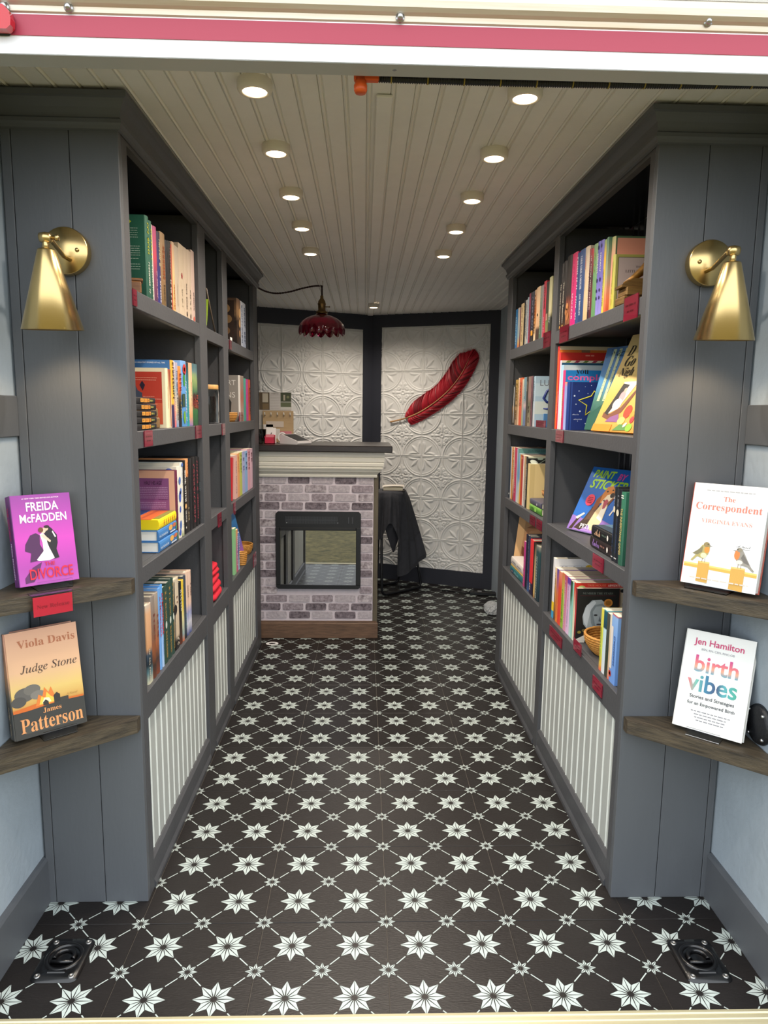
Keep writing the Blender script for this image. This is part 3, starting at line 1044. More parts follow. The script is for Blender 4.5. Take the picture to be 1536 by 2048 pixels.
for xx in (-0.484, -0.205):
    mb = MB(); mb.lathe([(0, -.0215), (.003, -.021), (.003, -.0175)], xx, FY, .655, 10, 0, 'y'); mb.build('screw', STEEL, fbo)

# ------------------------------------------------------------------ on the counter
r = empty('card_terminal', (-0.445, 2.585, 1.0815), (0, 0, math.radians(-38)), label='white wedge card terminal with dark screen lying on the dark counter', cat='card reader')
mb = MB()
mb.prism([(-.060, 0.002), (-.052, 0.0), (.070, 0.0), (.074, .006), (.072, .016), (-.050, .052), (-.060, .046)], 'x', -.055, .055)
mb.v = [(v[1], v[0], v[2]) for v in mb.v]
mb.build('body', mat('white_gloss_plastic', 'e3dedb', 0.25), r)
mb = MB(); mb.add([(-.040, -.046, .0505), (.064, -.046, .0198), (.064, .046, .0198), (-.040, .046, .0505)], [(0, 1, 2, 3)]); mb.build('screen', mat('dark_screen', '232325', 0.5, spec=.2), r)

r = empty('card_box', (-0.578, 2.560, 1.0815), label='small open red card box on the counter in front of the cards', cat='box')
mb = MB(); mb.box(-.027, .027, -.020, .020, 0, .003); mb.box(-.027, .027, -.020, -.0175, 0, .036); mb.box(-.027, .027, .0175, .020, 0, .047); mb.box(-.027, -.0245, -.02, .02, 0, .040); mb.box(.0245, .027, -.02, .02, 0, .040)
mb.build('box', mat('red_box_card', 'c02240', 0.4), r)
mb = MB(); mb.box(-.022, .022, .004, .008, .003, .050); mb.box(-.022, .020, -.006, -.003, .003, .043); mb.build('cards', mat('pink_card', 'd8808a', .5), r)

r = empty('tumbler', (-0.642, 2.665, 1.0815), label='clear drinking glass at the left end of the counter', cat='glass')
mb = MB(); mb.lathe([(0, 0), (.024, 0), (.030, .075), (.0285, .075), (.0225, .004), (0, .004)], 0, 0, 0, 28); mb.build('glass', mat('thin_clear_glass', 'f4f8f8', .02, trans=1.0, ior=1.3), r)
r = empty('ring_holder', (-0.522, 2.650, 1.0815), label='white round ring stand between red box and card terminal', cat='stand')
mb = MB(); mb.tube([(.021 * math.cos(a), 0, .031 + .025 * math.sin(a)) for a in [2 * PI * k / 24 for k in range(24)]], .0048, 8, closed=True); mb.build('ring', mat('white_ceramic', 'e8e6e2', .3), r)
mb = MB(); mb.lathe([(0, 0), (.024, 0), (.022, .004), (0, .005)], 0, 0, 0, 24); mb.build('base', mat('clear_base', 'e8eef0', .05, trans=.8), r)

r = empty('peg_rack', (-0.550, 2.76, 1.0815), label='pale wooden peg rack with cards on the counter', cat='rack')
PLY = mat('pale_plywood', 'b99a70', .55, color2='c9ac82', nscale=6, stretch=(1, 8, 8))
mb = MB(); mb.box(-.095, .080, 0, .010, 0, .178, 0, .002); mb.build('board', PLY, r)
mb = MB(); mb.box(-.095, .080, -.05, .012, 0, .008, 0, .002); mb.build('foot', PLY, r)
for i in range(5):
    mb = MB(); mb.tube([(-.08 + i * .036, .001, .150), (-.08 + i * .036, -.022, .156), (-.08 + i * .036, -.026, .168)], .0035, 8); mb.build('peg', mat('white_peg', 'e6e0d6', .4), r)
f = Face((-.095, -.0005, 0), (1, 0, 0), (0, 0, 1))
for nm, q, h in (('white_card', (.005, .030, .060, .100), 'ece4dc'), ('pink_card', (.100, .030, .165, .062), 'd99a94'), ('white_slip', (.066, .02, .098, .075), 'e2ddd6'), ('pale_pad', (.020, .085, .120, .118), 'd8c8b8')):
    mb = MB(); mb.box(-.095 + q[0], -.095 + q[2], -.004, -.001, q[1], q[3]); mb.build(nm, mat(nm, h, .55), r)

r = empty('folded_card', (-0.578, 2.605, 1.0815), label='white folded card with a dark feather drawing behind the red box', cat='card')
mb = MB(); mb.add([(-.026, 0, 0), (.026, 0, 0), (.026, .012, .085), (-.026, .012, .085), (-.026, .026, 0), (.026, .026, 0)], [(0, 1, 2, 3), (3, 2, 5, 4)]); mb.build('card', mat('white_card_stock', 'efebe6', .5), r)
f = Face((-.026, -.0006, 0), (1, 0, 0), (0, .14, .99))
poly(f, [('6a5a5a', [(.022, .042), (.026, .046), (.031, .056), (.029, .061), (.025, .057), (.0225, .050)])], r, 'feather_emblem')
r = empty('clear_card_stand', (-0.640, 2.590, 1.0815), label='clear acrylic card stand at the left end of the counter', cat='stand')
mb = MB(); mb.box(-.020, .020, 0, .003, 0, .10); mb.box(-.020, .020, -.02, .03, 0, .003); mb.build('stand', ACRYL, r)
r = empty('calendar_board', (-0.560, 2.800, 1.0815), label='small planner board with green leaf pictures leaning behind the peg rack', cat='board')
mb = MB(); mb.box(-.11, .075, 0, .006, .0, .282, 0, .001); mb.build('board', mat('board_white', 'd9d2c8', .5), r)
f = Face((-.11, -.0003, 0), (1, 0, 0), (0, 0, 1))
poly(f, [('6b5a44', rect(.0, .182, .060, .281)), ('d8cdb8', rect(.02, .225, .052, .276)), ('8a7350', rect(.02, .185, .055, .218)), ('e6e0da', rect(.062, .184, .122, .280)), ('4b5237', rect(.124, .230, .184, .281)), ('c9bfa8', rect(.140, .236, .150, .268)),
         ('8b8f62', ell(.166, .256, .008, .008)), ('e6e4dc', rect(.124, .184, .184, .228)), ('6e7654', rect(.124, .200, .184, .226))], r)
lines(f, [(.066, .118, .272 - i * .009) for i in range(10)], 'a08d84', r, .0012)
text(f, 'SCHEDULE', .092, .274, .040, '7a655c', r, 'bold')
r['label'] = 'small printed planner board with green pictures leaning behind the peg rack'

# ------------------------------------------------------------------ ruby pendant lamp on a swagged cord
LX, LY = -0.299, 2.62
r = empty('pendant_lamp', (LX, LY, 1.955), label='ruby red scalloped glass pendant lamp on a swagged dark cord', cat='lamp')
mb = MB()
nr = 15
def rim(rr_, t, a, i):
    w = abs(math.cos(nr * a / 2))
    k = min(1.0, i / 9.0) if i < 10 else max(0.0, 1 - 0)
    e = max(0.0, (k - .25) / .75)
    return rr_ * (1 - (.02 + .045 * e) * (1 - w)), t + e * e * .021 * (1 - w)
pr = [(.030, .0), (.040, -.006), (.062, -.012), (.085, -.022), (.104, -.036), (.117, -.052), (.1235, -.068), (.1265, -.084), (.1265, -.098), (.1245, -.110)]
pin = [(rr_ - .0035, t + .002) for rr_, t in pr[::-1]]
mb.lathe(pr, 0, 0, -.177, 120, 0, rim=rim)
prim = MB()
mb.lathe(pin, 0, 0, -.177, 120, 0, rim=lambda rr_, t, a, i: rim(rr_, t, a, 9 - i))
mb.lathe([(.0, .003), (.030, .0)], 0, 0, -.177, 40)
shade = mb.build('shade', mat('ruby_glass', '86042a', 0.12, trans=0.6, ior=1.5, coat=.5), r)
mb = MB()
mb.lathe([(0, -.172), (.030, -.173), (.033, -.168), (.026, -.160), (.020, -.156), (.0205, -.128), (.022, -.126), (.022, -.120), (.0205, -.118), (.018, -.106), (.012, -.098), (.0085, -.094), (.008, -.080), (.0055, -.078), (.0, -.078)], 0, 0, 0, 28)
mb.build('socket', BRASS_OLD, r)
mb = MB(); mb.tube([(.020, 0, -.137), (.042, 0, -.137)], .0022, 8); mb.lathe([(0, -.002), (.004, -.002), (.004, .002), (0, .002)], .042, 0, -.137, 12, 0, 'x'); mb.build('key_switch', BRASS_OLD, r)
mb = MB(); mb.lathe([(0, -.172), (.014, -.175), (.022, -.20), (.027, -.225), (.022, -.245), (0, -.254)], 0, 0, 0, 20); mb.build('bulb', mat('smoked_bulb', 'c98a70', .08, trans=.7), r)
mb = MB(); mb.tube([(0.005, 0, -.0018), (0.005, 0, -.022), (0.004, -.004, -.030), (-.006, -.004, -.033), (-.011, -.004, -.026)], .0022, 8); mb.build('hook', mat('white_hook', 'd8d4cc', .4), r)
CORD = mat('dark_braided_cord', '2c1716', .7)
def braid(pts, rad=.0030):
    m_ = MB()
    P3 = [Vector(p) for p in pts]
    for ph in (0, PI):
        q = []
        for i, p in enumerate(P3):
            t = (P3[min(i + 1, len(P3) - 1)] - P3[max(0, i - 1)]).normalized()
            s_ = t.cross(Vector((0, 1, 0.2))).normalized()
            u_ = s_.cross(t)
            a = i * 1.1 + ph
            q.append(p + s_ * rad * .75 * math.cos(a) + u_ * rad * .75 * math.sin(a))
        m_.tube(q, rad, 6)
    return m_
braid([(0.001, 0, -.030 - .050 * k / 22) for k in range(23)]).build('drop_cord', CORD, r)
ctrl = [(-.005, 0, -.028), (-.04, -.004, -.030), (-.10, -.02, -.045), (-.17, -.05, -.070), (-.235, -.085, -.084), (-.285, -.118, -.080), (-.322, -.152, -.066), (-.347, -.172, -.052)]
pts = []
for i in range(len(ctrl) - 1):
    p0, p1, p2, p3 = [Vector(ctrl[max(0, min(len(ctrl) - 1, i + k))]) for k in (-1, 0, 1, 2)]
    for k in range(14):
        t = k / 14
        pts.append(.5 * ((2 * p1) + (-p0 + p2) * t + (2 * p0 - 5 * p1 + 4 * p2 - p3) * t * t + (-p0 + 3 * p1 - 3 * p2 + p3) * t ** 3))
braid(pts).build('swag_cord', CORD, r)
mb = MB(); mb.lathe([(0, -.006), (.0065, -.004), (.0065, .004), (0, .006)], 0.0, -.003, -.031, 12); mb.build('cord_knot', CORD, r)

# ------------------------------------------------------------------ large red feather on the right back wall
fth = empty('feather', wpt('right', 0.0, 0.0, 0.0), label='large red feather with pale quill hung on the white embossed wall', cat='feather')
Mf = Matrix((EV, Vector((0, 0, 1)).cross(EV), Vector((0, 0, 1)))).transposed().to_4x4()
fth.matrix_basis = Matrix.Translation(APEX) @ Mf
sh_c = [(.158, 1.186), (.225, 1.200), (.300, 1.222), (.380, 1.255), (.460, 1.302), (.540, 1.360), (.610, 1.425), (.668, 1.495), (.708, 1.560), (.735, 1.615), (.750, 1.645)]
up_c = [None, None, (.268, 1.232), (.318, 1.318), (.405, 1.385), (.468, 1.425), (.530, 1.482), (.585, 1.555), (.625, 1.620), (.680, 1.672), (.774, 1.692)]
lo_c = [None, None, (.322, 1.165), (.402, 1.200), (.492, 1.252), (.585, 1.315), (.665, 1.385), (.728, 1.462), (.775, 1.545), (.808, 1.635), (.776, 1.691)]
def cr(c, t):
    i = min(int(t), len(c) - 2); u = t - i
    p = [Vector(c[max(0, min(len(c) - 1, i + k))]) for k in (-1, 0, 1, 2)]
    return .5 * ((2 * p[1]) + (-p[0] + p[2]) * u + (2 * p[0] - 5 * p[1] + 4 * p[2] - p[3]) * u * u + (-p[0] + 3 * p[1] - 3 * p[2] + p[3]) * u ** 3)
RED_V = mat('red_feather_vane', '960f20', .42, color2='ae1629', nscale=30, bump=.2)
for nm, edge, sg in (('upper_vane', up_c, 1), ('lower_vane', lo_c, -1)):
    mb = MB()
    NB, NW = 190, 10
    rn = random.Random(5 + sg)
    vs = []
    ed = edge[2:]
    shf = sh_c[2:]
    clump = 0
    for i in range(NB + 1):
        t = i / NB * (len(ed) - 1.001)
        te = min(len(ed) - 1.001, t + .95 * min(1, i / NB / .10))
        S = cr(shf, t); E_ = cr(ed, te)
        clump = .72 * clump + rn.uniform(-.013, .013)
        for j in range(NW + 1):
            w = j / NW
            p = S.lerp(E_, w)
            # barbs sweep towards the tip
            tg = (cr(shf, min(t + .1, len(ed) - 1.002)) - S)
            tg = tg.normalized() if tg.length > 1e-6 else Vector((.5, .8))
            p = p - tg * (.010 * math.sin(w * PI)) + tg * clump * w * w * .35
            bulge = .012 + .026 * math.sin(PI * min(1, w * .9 + .1)) * (1 - .45 * w) + (.0022 * math.sin(i * 2.1) + .003 * math.sin(i * .55)) * w + clump * .12 * w
            vs.append((p.x, -bulge, p.y))
    k = NW + 1
    tone = 0
    for i in range(NB):
        tone = rn.choice((0, 1, 2)) if rn.random() < .45 else tone
        mb.add(vs[i * k:(i + 2) * k], [(j, j + 1, k + j + 1, k + j) for j in range(NW)], tone, False)
    mb.build(nm, [RED_V, mat('dark_red_barbs', '720e1a', .5), mat('bright_red_barbs', 'a81426', .45)], fth)
    # loose barb ends along the edge
    mb = MB()
    for i in range(0, NB, 2):
        t = i / NB * (len(ed) - 1.001)
        E_ = cr(ed, t); S = cr(shf, t)
        d = (E_ - S)
        if d.length < 1e-4: continue
        d = d.normalized()
        tg = (cr(shf, min(t + .1, len(ed) - 1.002)) - S)
        tg = tg.normalized() if tg.length > 1e-6 else Vector((.5, .8))
        L_ = rn.uniform(.004, .018) * (1.6 if rn.random() < .12 else 1)
        a = E_ - d * .006; b = E_ + d * L_ * .5 + tg * L_
        mb.tube([(a.x, -.018, a.y), ((a.x + b.x) / 2, -.017, (a.y + b.y) / 2), (b.x, -.014, b.y)], [.0013, .0010, .0003], 4)
    mb.build('barbs', RED_V, fth, kind='stuff')
mb = MB()
q = [cr(sh_c, i / 40 * 9.6) for i in range(41)]
mb.tube([(p.x, -.018 - .012 * min(1, i / 14), p.y) for i, p in enumerate(q)], [.0062 * (1 - .82 * i / 40) for i in range(41)], 10)
mb.build('quill', mat('tan_quill', 'a5794e', .4, color2='d2a878', nscale=6), fth)

# ------------------------------------------------------------------ stool with a dark apron thrown over it, open book on top
st = empty('stool', (0.14, 3.50, 0), label='black metal sled-leg stool behind the fireplace counter', cat='stool')
TUBE = mat('black_tube', '15161a', .4)
def U(a, b, ta, tb):
    a, b, ta, tb = Vector(a), Vector(b), Vector(ta), Vector(tb)
    pts = [ta]
    for p, q_, s_ in ((a, ta, b), (b, tb, a)):
        i_ = (p + (q_ - p).normalized() * .05); o_ = (p + (s_ - p).normalized() * .05)
        arc = [i_ * (1 - t) ** 2 + p * 2 * t * (1 - t) + o_ * t ** 2 for t in (0, .25, .5, .75, 1)]
        pts += arc if p is a else arc[::-1]
    pts.append(tb)
    return pts
for nm, a, b, ta, tb in (('leg_frame', (-.075, -.120, .011), (.218, .130, .011), (-.085, -.095, .70), (.085, .030, .70)),
                         ('leg_frame', (-.115, .165, .011), (.060, .250, .011), (-.080, .050, .70), (.060, .090, .70))):
    mb = MB(); mb.tube(U(a, b, ta, tb), .0095, 10); mb.build(nm, TUBE, st)
mb = MB(); mb.box(-.092, .070, -.085, .075, .700, .720, 0, .008); mb.build('seat', TUBE, st)

CLOTH = mat('black_apron_cloth', '36373c', .9, noise=.15, nscale=40, bump=.4, bscale=300)
TOPE = [(-.112, -.100), (-.065, -.106), (-.020, -.107), (.012, -.105), (.050, -.092), (.078, -.050), (.088, .002), (.075, .070), (.0, .097), (-.090, .085)]
HEM = [(-.116, -.128, .415), (-.080, -.142, .415), (-.022, -.150, .52), (.040, -.135, .36), (.028, -.118, .150), (.130, -.045, .185), (.226, .050, .245), (.200, .120, .28), (.020, .125, .45), (-.105, .105, .45)]
def loop(c, t):
    n = len(c); i = int(math.floor(t)); u = t - i
    p = [Vector(c[(i + k) % n]) for k in (-1, 0, 1, 2)]
    return .5 * ((2 * p[1]) + (-p[0] + p[2]) * u + (2 * p[0] - 5 * p[1] + 4 * p[2] - p[3]) * u * u + (-p[0] + 3 * p[1] - 3 * p[2] + p[3]) * u ** 3)
def cloth_pt(t, v, lift=0.0):
    a = loop([(x_, y_, .7245) for x_, y_ in TOPE], t); b = loop(HEM, t)
    p = a.lerp(b, v)
    d = Vector((p.x + .012, p.y + .005, 0)).normalized()
    fold = (.009 * math.sin(t * 4.1 + .7) + .006 * math.sin(t * 9.3 + 2 + v)) * min(1, v * 2.0)
    return p + d * (fold + .009 * min(1, v * 8) + lift)
apo = empty('apron', (0.14, 3.50, 0.0), label='black cloth apron draped over the stool behind the counter', cat='apron')
mb = MB()
NA, NV = 110, 26
vs = [(-.012, -.002, .7285)]
for q_ in (.4, .75, 1.0):
    for k in range(NA):
        p = cloth_pt(10 * k / NA, 0)
        vs.append((-.012 + (p.x + .012) * q_, -.002 + (p.y + .002) * q_, .7285 - .003 * q_ ** 4))
for i in range(1, NV + 1):
    for k in range(NA):
        vs.append(cloth_pt(10 * k / NA, i / NV)[:])
fs = [(0, 1 + k, 1 + (k + 1) % NA) for k in range(NA)]
fs += [(1 + i * NA + k, 1 + (i + 1) * NA + k, 1 + (i + 1) * NA + (k + 1) % NA, 1 + i * NA + (k + 1) % NA) for i in range(NV + 2) for k in range(NA)]
mb.add(vs, fs, 0, True)
o = mb.build('cloth', CLOTH, apo)
mb = MB()
pk = [cloth_pt(4.75 + 1.25 * i / 12, .60 + .34 * j / 10 + .07 * math.sin(PI * i / 12) * (1 - j / 10), .0035)[:] for j in range(11) for i in range(13)]
mb.add(pk, [(j * 13 + i, j * 13 + i + 1, (j + 1) * 13 + i + 1, (j + 1) * 13 + i) for i in range(12) for j in range(10)], 0, True)
mb.build('pocket', mat('black_pocket_cloth', '3c3d43', .9, bump=.4, bscale=300), apo)
mb = MB()
tp = []
for j in range(15):
    for i in range(8):
        u, v = i / 7, j / 14
        tp.append((-.02 + .075 * u - .03 * v + .012 * math.sin(v * 6 + u * 4), -.105 - .020 * math.sin(u * 3 + v * 2) + .03 * v, .56 - (.10 + .16 * math.sin(u * 2.6)) * v))
mb.add(tp, [(j * 8 + i, j * 8 + i + 1, (j + 1) * 8 + i + 1, (j + 1) * 8 + i) for i in range(7) for j in range(14)], 0, True)
mb.build('hanging_fold', mat('black_pocket_cloth', '3c3d43', .9), apo)
mb = MB(); mb.tube([(.05, -.085, .19), (.052, -.088, .14), (.047, -.086, .08), (.050, -.085, .03)], .0016, 6); mb.build('tie', CLOTH, apo)

r = empty('open_book', (0.138, 3.485, 0.7285), (0, 0, math.radians(-4)), label='thick pale-paged book lying on the draped stool', cat='book')
mb = MB(); mb.box(-.070, .078, -.062, .062, .0, .003, 0, .001); mb.build('cover', mat('book_cover_brown', '3a2c24', .5), r)
mb = MB(); mb.box(-.066, .066, -.058, .058, .003, .024, 0, .002); mb.build('page_block', mat('page_edge', 'e9e0c4', .7, noise=.05, nscale=200, stretch=(.02, .02, 1)), r)
mb = MB()
vs = []
for i in range(13):
    u = i / 12
    for v_ in (-.060, .060):
        vs.append((-.074 + .150 * u, v_, .0245 + .006 * math.sin(u * PI) ** .5 + .004 * u))
mb.add(vs, [(2 * i, 2 * i + 1, 2 * i + 3, 2 * i + 2) for i in range(12)], 0, True)
mb.build('top_page', mat('page_face', 'cfc9bf', .6), r)

# ------------------------------------------------------------------ odds and ends on the floor
r = empty('floor_sticker', (-0.558, 2.41, 0.0008), label='white oval sticker on the floor at the end of the left bookcase', cat='sticker')
mb = MB(); vs = ell(0, 0, .034, .028, 28) + ell(0, 0, .018, .010, 28)
mb.add([(p[0], p[1], 0) for p in vs], [(i, (i + 1) % 28, 28 + (i + 1) % 28, 28 + i) for i in range(28)]); mb.build('ring', mat('white_sticker', 'e8e8e6', .5), r)
r = empty('power_strip', (0.79, 3.44, 0.0006), (0, 0, math.radians(-12)), label='black power strip on the floor at the back right corner', cat='power strip')
mb = MB(); mb.box(-.11, .08, -.022, .022, 0, .026, 0, .005); mb.build('body', BLACK_PL, r)
mb = MB(); mb.box(-.055, -.025, -.012, .012, .0255, .0275, 0, .001); mb.build('rocker_switch', mat('grey_switch2', '8a8c90', .4), r)
mb = MB(); mb.tube([(-.11, 0, .010), (-.16, .01, .006), (-.24, .045, .006), (-.31, .05, .006)], .0045, 8); mb.build('cord', BLACK_PL, r)
bm = bmesh.new()
bmesh.ops.create_icosphere(bm, subdivisions=4, radius=1)
rn = random.Random(2)
offs = [(Vector((rn.uniform(-1, 1), rn.uniform(-1, 1), rn.uniform(-1, 1))).normalized(), rn.uniform(5, 13), rn.uniform(0, 6)) for _ in range(9)]
for v in bm.verts:
    d = v.co.normalized()
    k = 1 + sum(.07 * abs(math.sin(f_ * d.dot(a_) + p_)) for a_, f_, p_ in offs) - .25
    v.co = Vector((d.x * .040 * k, d.y * .060 * k, max(-.034, d.z * .036 * k) + .0345))
mb = MB(); mb.bm(bm)
mb.build('plastic_bag', mat('crumpled_clear_plastic', 'eceff0', .12, trans=.6, ior=1.3), None, loc=(0.752, 3.00, 0.0005), label='crumpled clear plastic bag on the floor by the right bookcase end', cat='bag')
# ------------------------------------------------------------------ books
PAGES = mat('page_edges', 'e6dcc4', 0.75, noise=.06, nscale=220, stretch=(1, .03, .03))
PAGES_W = mat('white_page_edges', 'efece2', 0.75, noise=.05, nscale=220, stretch=(1, .03, .03))
_cn = [0]

def cover_mat(c, rough=0.42):
    if isinstance(c, str):
        return mat('cover_' + c, c, rough)
    _cn[0] += 1
    c = list(c)
    mot = 0.0
    if isinstance(c[0], (int, float)):
        mot, c = c[0], c[1:]
    return mat_ramp('cover_print_%d' % _cn[0], c, rough=rough, mottled=mot)

def book_meshes(t, h, d, cm, hard=True, pages=None):
    c = .0022 if hard else .0006
    ov = .003 if hard else .0003
    r = min(.004, t * .22) if hard else .0012
    n = 6
    sp = [(t / 2 - t / 2 * math.cos(PI * k / n), -r * math.sin(PI * k / n)) for k in range(n + 1)]
    ins = [(c + (t - 2 * c) * k / 2, c * .6) for k in range(3)]
    polyo = [(0, d)] + sp + [(t, d), (t - c, d)] + [(p[0], p[1]) for p in ins[::-1]] + [(c, d)]
    mb = MB()
    mb.prism(polyo, 'z', 0, h)
    cov = mb.mesh('cover', cm)
    mb = MB()
    mb.box(c, t - c, c * .7, d - ov, ov, h - ov)
    return cov, mb.mesh('page_block', pages or PAGES)

def upright(side, y0, t, h, d, z, color, label, group, prints=(), back=.0, hard=True, lean=0.0, tilt=0.0, pages=None):
    """book standing with its spine to the aisle; returns (object, spine face, face turned to the door)"""
    t = max(t - .0006, .004)
    cov, pg = book_meshes(t, h, d, cover_mat(color), hard, pages)
    L = side == 'left'
    x = -0.6285 - back if L else 0.6095 + back
    M = Matrix.Translation((x, y0 + .0003 if L else y0 + t + .0003, z + .0006 + t * math.sin(abs(lean)))) @ Matrix.Rotation(PI / 2 if L else -PI / 2, 4, 'Z')
    if lean:
        M = M @ Matrix.Rotation(lean, 4, 'Y')
    o = link('book', cov, None, mtx=M, label=label, cat='book', group=group)
    link('page_block', pg, o)
    r = min(.004, t * .22) if hard else .0012
    spine = Face((0, -r - .0002, h), (0, 0, -1), (1, 0, 0))
    near = Face((-.0003, d, 0), (0, -1, 0), (0, 0, 1)) if L else Face((t + .0003, 0, 0), (0, 1, 0), (0, 0, 1))
    for i, p in enumerate(prints):
        k = p[0]
        if k == 'm':
            _, hx, p0, p1, fr = p[:5]
            marks(spine, p0 * h, p1 * h, t * (p[5] if len(p) > 5 else .5), t * fr, hx, o, seed=int(y0 * 1000) + i)
        elif k == 't':
            _, s, style, hx, p0, p1 = p[:6]
            mh = t * (p[6] if len(p) > 6 else .6)
            text(spine, s, (p0 + p1) / 2 * h, t * (p[7] if len(p) > 7 else .5), (p1 - p0) * h, hx, o, style, height=mh, name='spine_lettering')
        elif k == 'b':
            _, hx, p0, p1 = p[:4]
            a0, a1 = (p[4], p[5]) if len(p) > 5 else (.03, .97)
            poly(spine, [(hx, rect(p0 * h, a0 * t, p1 * h, a1 * t))], o, 'spine_band', lift=.0003)
        elif k == 'e':
            _, hx, pc, rx, ry = p[:5]
            poly(spine, [(hx, ell(pc * h, t * (p[5] if len(p) > 5 else .5), rx, ry))], o, 'spine_emblem', lift=.0005)
    return o, spine, near

def row(side, shelf, place, group, entries, d=.135, hard=True):
    out = []
    for e in entries:
        y0, t, h, color, desc = e[:5]
        prints = e[5] if len(e) > 5 else ()
        kw = e[6] if len(e) > 6 else {}
        kw = dict(kw)
        dd = kw.pop('d', d)
        hd_ = kw.pop('hard', hard)
        out.append(upright(side, y0, t, h, dd, SHELF_Z[shelf], color, desc + ', ' + place, group, prints, hard=hd_, **kw))
    return out

def flat_book(name, M, w, h, t, color, label, group, hard=True, pages=None, cat='book'):
    """book lying flat: local x along the spine (length h), y from spine into the pages (w), z up; origin at the spine's lower left corner"""
    c = .0022 if hard else .0007
    ov = .003 if hard else .0004
    r = min(.004, t * .2)
    n = 6
    sp = [(-r * math.sin(PI * k / n), t / 2 - t / 2 * math.cos(PI * k / n)) for k in range(n + 1)]
    pl = [(w, 0)] + sp + [(w, t), (w, t - c), (c * .6, t - c), (c * .6, c), (w, c)]
    mb = MB()
    mb.prism(pl, 'x', 0, h)
    o = mb.build(name, cover_mat(color), None, mtx=M, label=label, cat=cat, group=group)
    mb = MB(); mb.box(ov, h - ov, c * .7, w - ov, c, t - c)
    mb.build('page_block', pages or PAGES, o)
    spine = Face((0, -r - .0003, 0), (1, 0, 0), (0, 0, 1))
    top = Face((0, 0, t + .0002), (1, 0, 0), (0, 1, 0))
    end = Face((0, w, 0), (0, -1, 0), (0, 0, 1))
    return o, spine, top, end

# ---- left bookcase, near bay, top shelf
PL = 'top shelf of left near bay'
G = 'books on the top shelf, left near bay'
rows = row('left', 0, PL, G, [
    (.599, .030, .205, [.0, (0, '1f4a3b'), (1, '2f6a55')], 'first dark green hardcover with yellow spine title', [('m', 'd6d22e', .08, .45, .42), ('m', 'e6e6da', .55, .95, .34)]),
    (.6295, .0235, .200, [.0, (0, '1f4a3b'), (1, '2f6a55')], 'second dark green hardcover with yellow spine title', [('m', 'd6d22e', .10, .48, .42), ('m', 'e6e6da', .55, .95, .34)]),
    (.6535, .0125, .196, 'cfc3b8', 'thin pale book between green and magenta books', [], dict(hard=False)),
    (.6665, .030, .196, [.05, (0, '4a2a4a'), (.35, '7a3858'), (.6, 'b83a4c'), (1, 'b04878')], 'magenta book with red middle and purple foot', [('m', 'd8a8b8', .58, .95, .28)]),
    (.697, .0315, .190, [(0, '2e2c6e'), (.7, '2c2a62'), (1, '1c1c30')], 'navy blue book with pale yellow lettering', [('m', 'd6cfa0', .10, .50, .36), ('m', 'd6d6e6', .60, .97, .34)]),
    (.729, .0485, .197, [.10, (0, '6a5434'), (.45, '8c6a48'), (1, '9a7c58')], 'thick tan book with orange spine title', [('m', 'a8542c', .18, .62, .36), ('m', '5c4a30', .70, .95, .26)]),
    (.778, .0235, .186, '191a20', 'plain black book beside thick tan book', []),
    (.802, .0345, .190, '23211f', 'charcoal book with rose and white lettering', [('m', 'b08080', .10, .50, .34), ('m', 'dcd8d0', .55, .95, .30)]),
    (.837, .0165, .188, [.1, (0, 'a84a30'), (.6, 'b0552e'), (1, 'c0442c')], 'thin orange red book', [], dict(hard=False)),
    (.854, .0255, .199, [.1, (0, 'd8a868'), (.6, 'dcbc88'), (1, 'cfae90')], 'cream book with orange foot lettering', [('m', 'c87a34', .60, .96, .4)], dict(hard=False)),
    (.880, .0465, .195, 'b9aa96', 'off-white book left of the red lips book', [('m', 'b0a090', .55, .90, .16)], dict(hard=False)),
    (.927, .0615, .213, 'c0ae96', 'cream book with small red lips on spine', [('m', '8a7a66', .62, .92, .14), ('e', '8e1622', .43, .009, .006), ('b', '8e1622', .425, .437, .36, .64)], dict(hard=False)),
    (.989, .0455, .214, 'bfac96', 'first cream book with black spine print', [('m', '4a3a30', .50, .86, .20), ('e', '2e1c18', .93, .008, .006)], dict(hard=False)),
    (1.035, .0465, .216, 'bfac98', 'second cream book with black spine print', [('m', '4a3a30', .56, .86, .20), ('e', '2e1c18', .94, .008, .006)], dict(hard=False)),
    (1.082, .044, .226, 'c0a89c', 'pinkish cream book against the first divider', [('m', '3a2c2c', .58, .84, .22), ('e', 'c0584a', .95, .008, .010)], dict(hard=False)),
])
o, sp, nf = rows[0]
poly(nf, [('c8d436', [(.060, .186), (.092, .184), (.092, .179), (.103, .188), (.092, .197), (.092, .192), (.060, .192)])], o, 'yellow_arrow')
lines(nf, [(.020, .118, .172 - k * .0055) for k in range(5)] + [(.020, .122, .128 - k * .0055) for k in range(5)] + [(.020, .118, .098), (.020, .122, .084), (.020, .122, .078), (.030, .120, .072)], '9fb8a6', o, .0016)
r = empty('wooden_block', (-.650, .540, SHELF_Z[0] + .0006), (0, 0, .3), label='small brown wooden bookend block beside the dark green hardcovers', cat='bookend')
mb = MB(); mb.box(-.03, .026, -.022, .022, 0, .030, 0, .003); mb.box(-.024, .030, -.020, .024, .030, .037, 0, .002); mb.build('block', mat('brown_carved_wood', '5a3a22', .45, color2='7a5230', nscale=9, stretch=(2, 14, 14)), r)

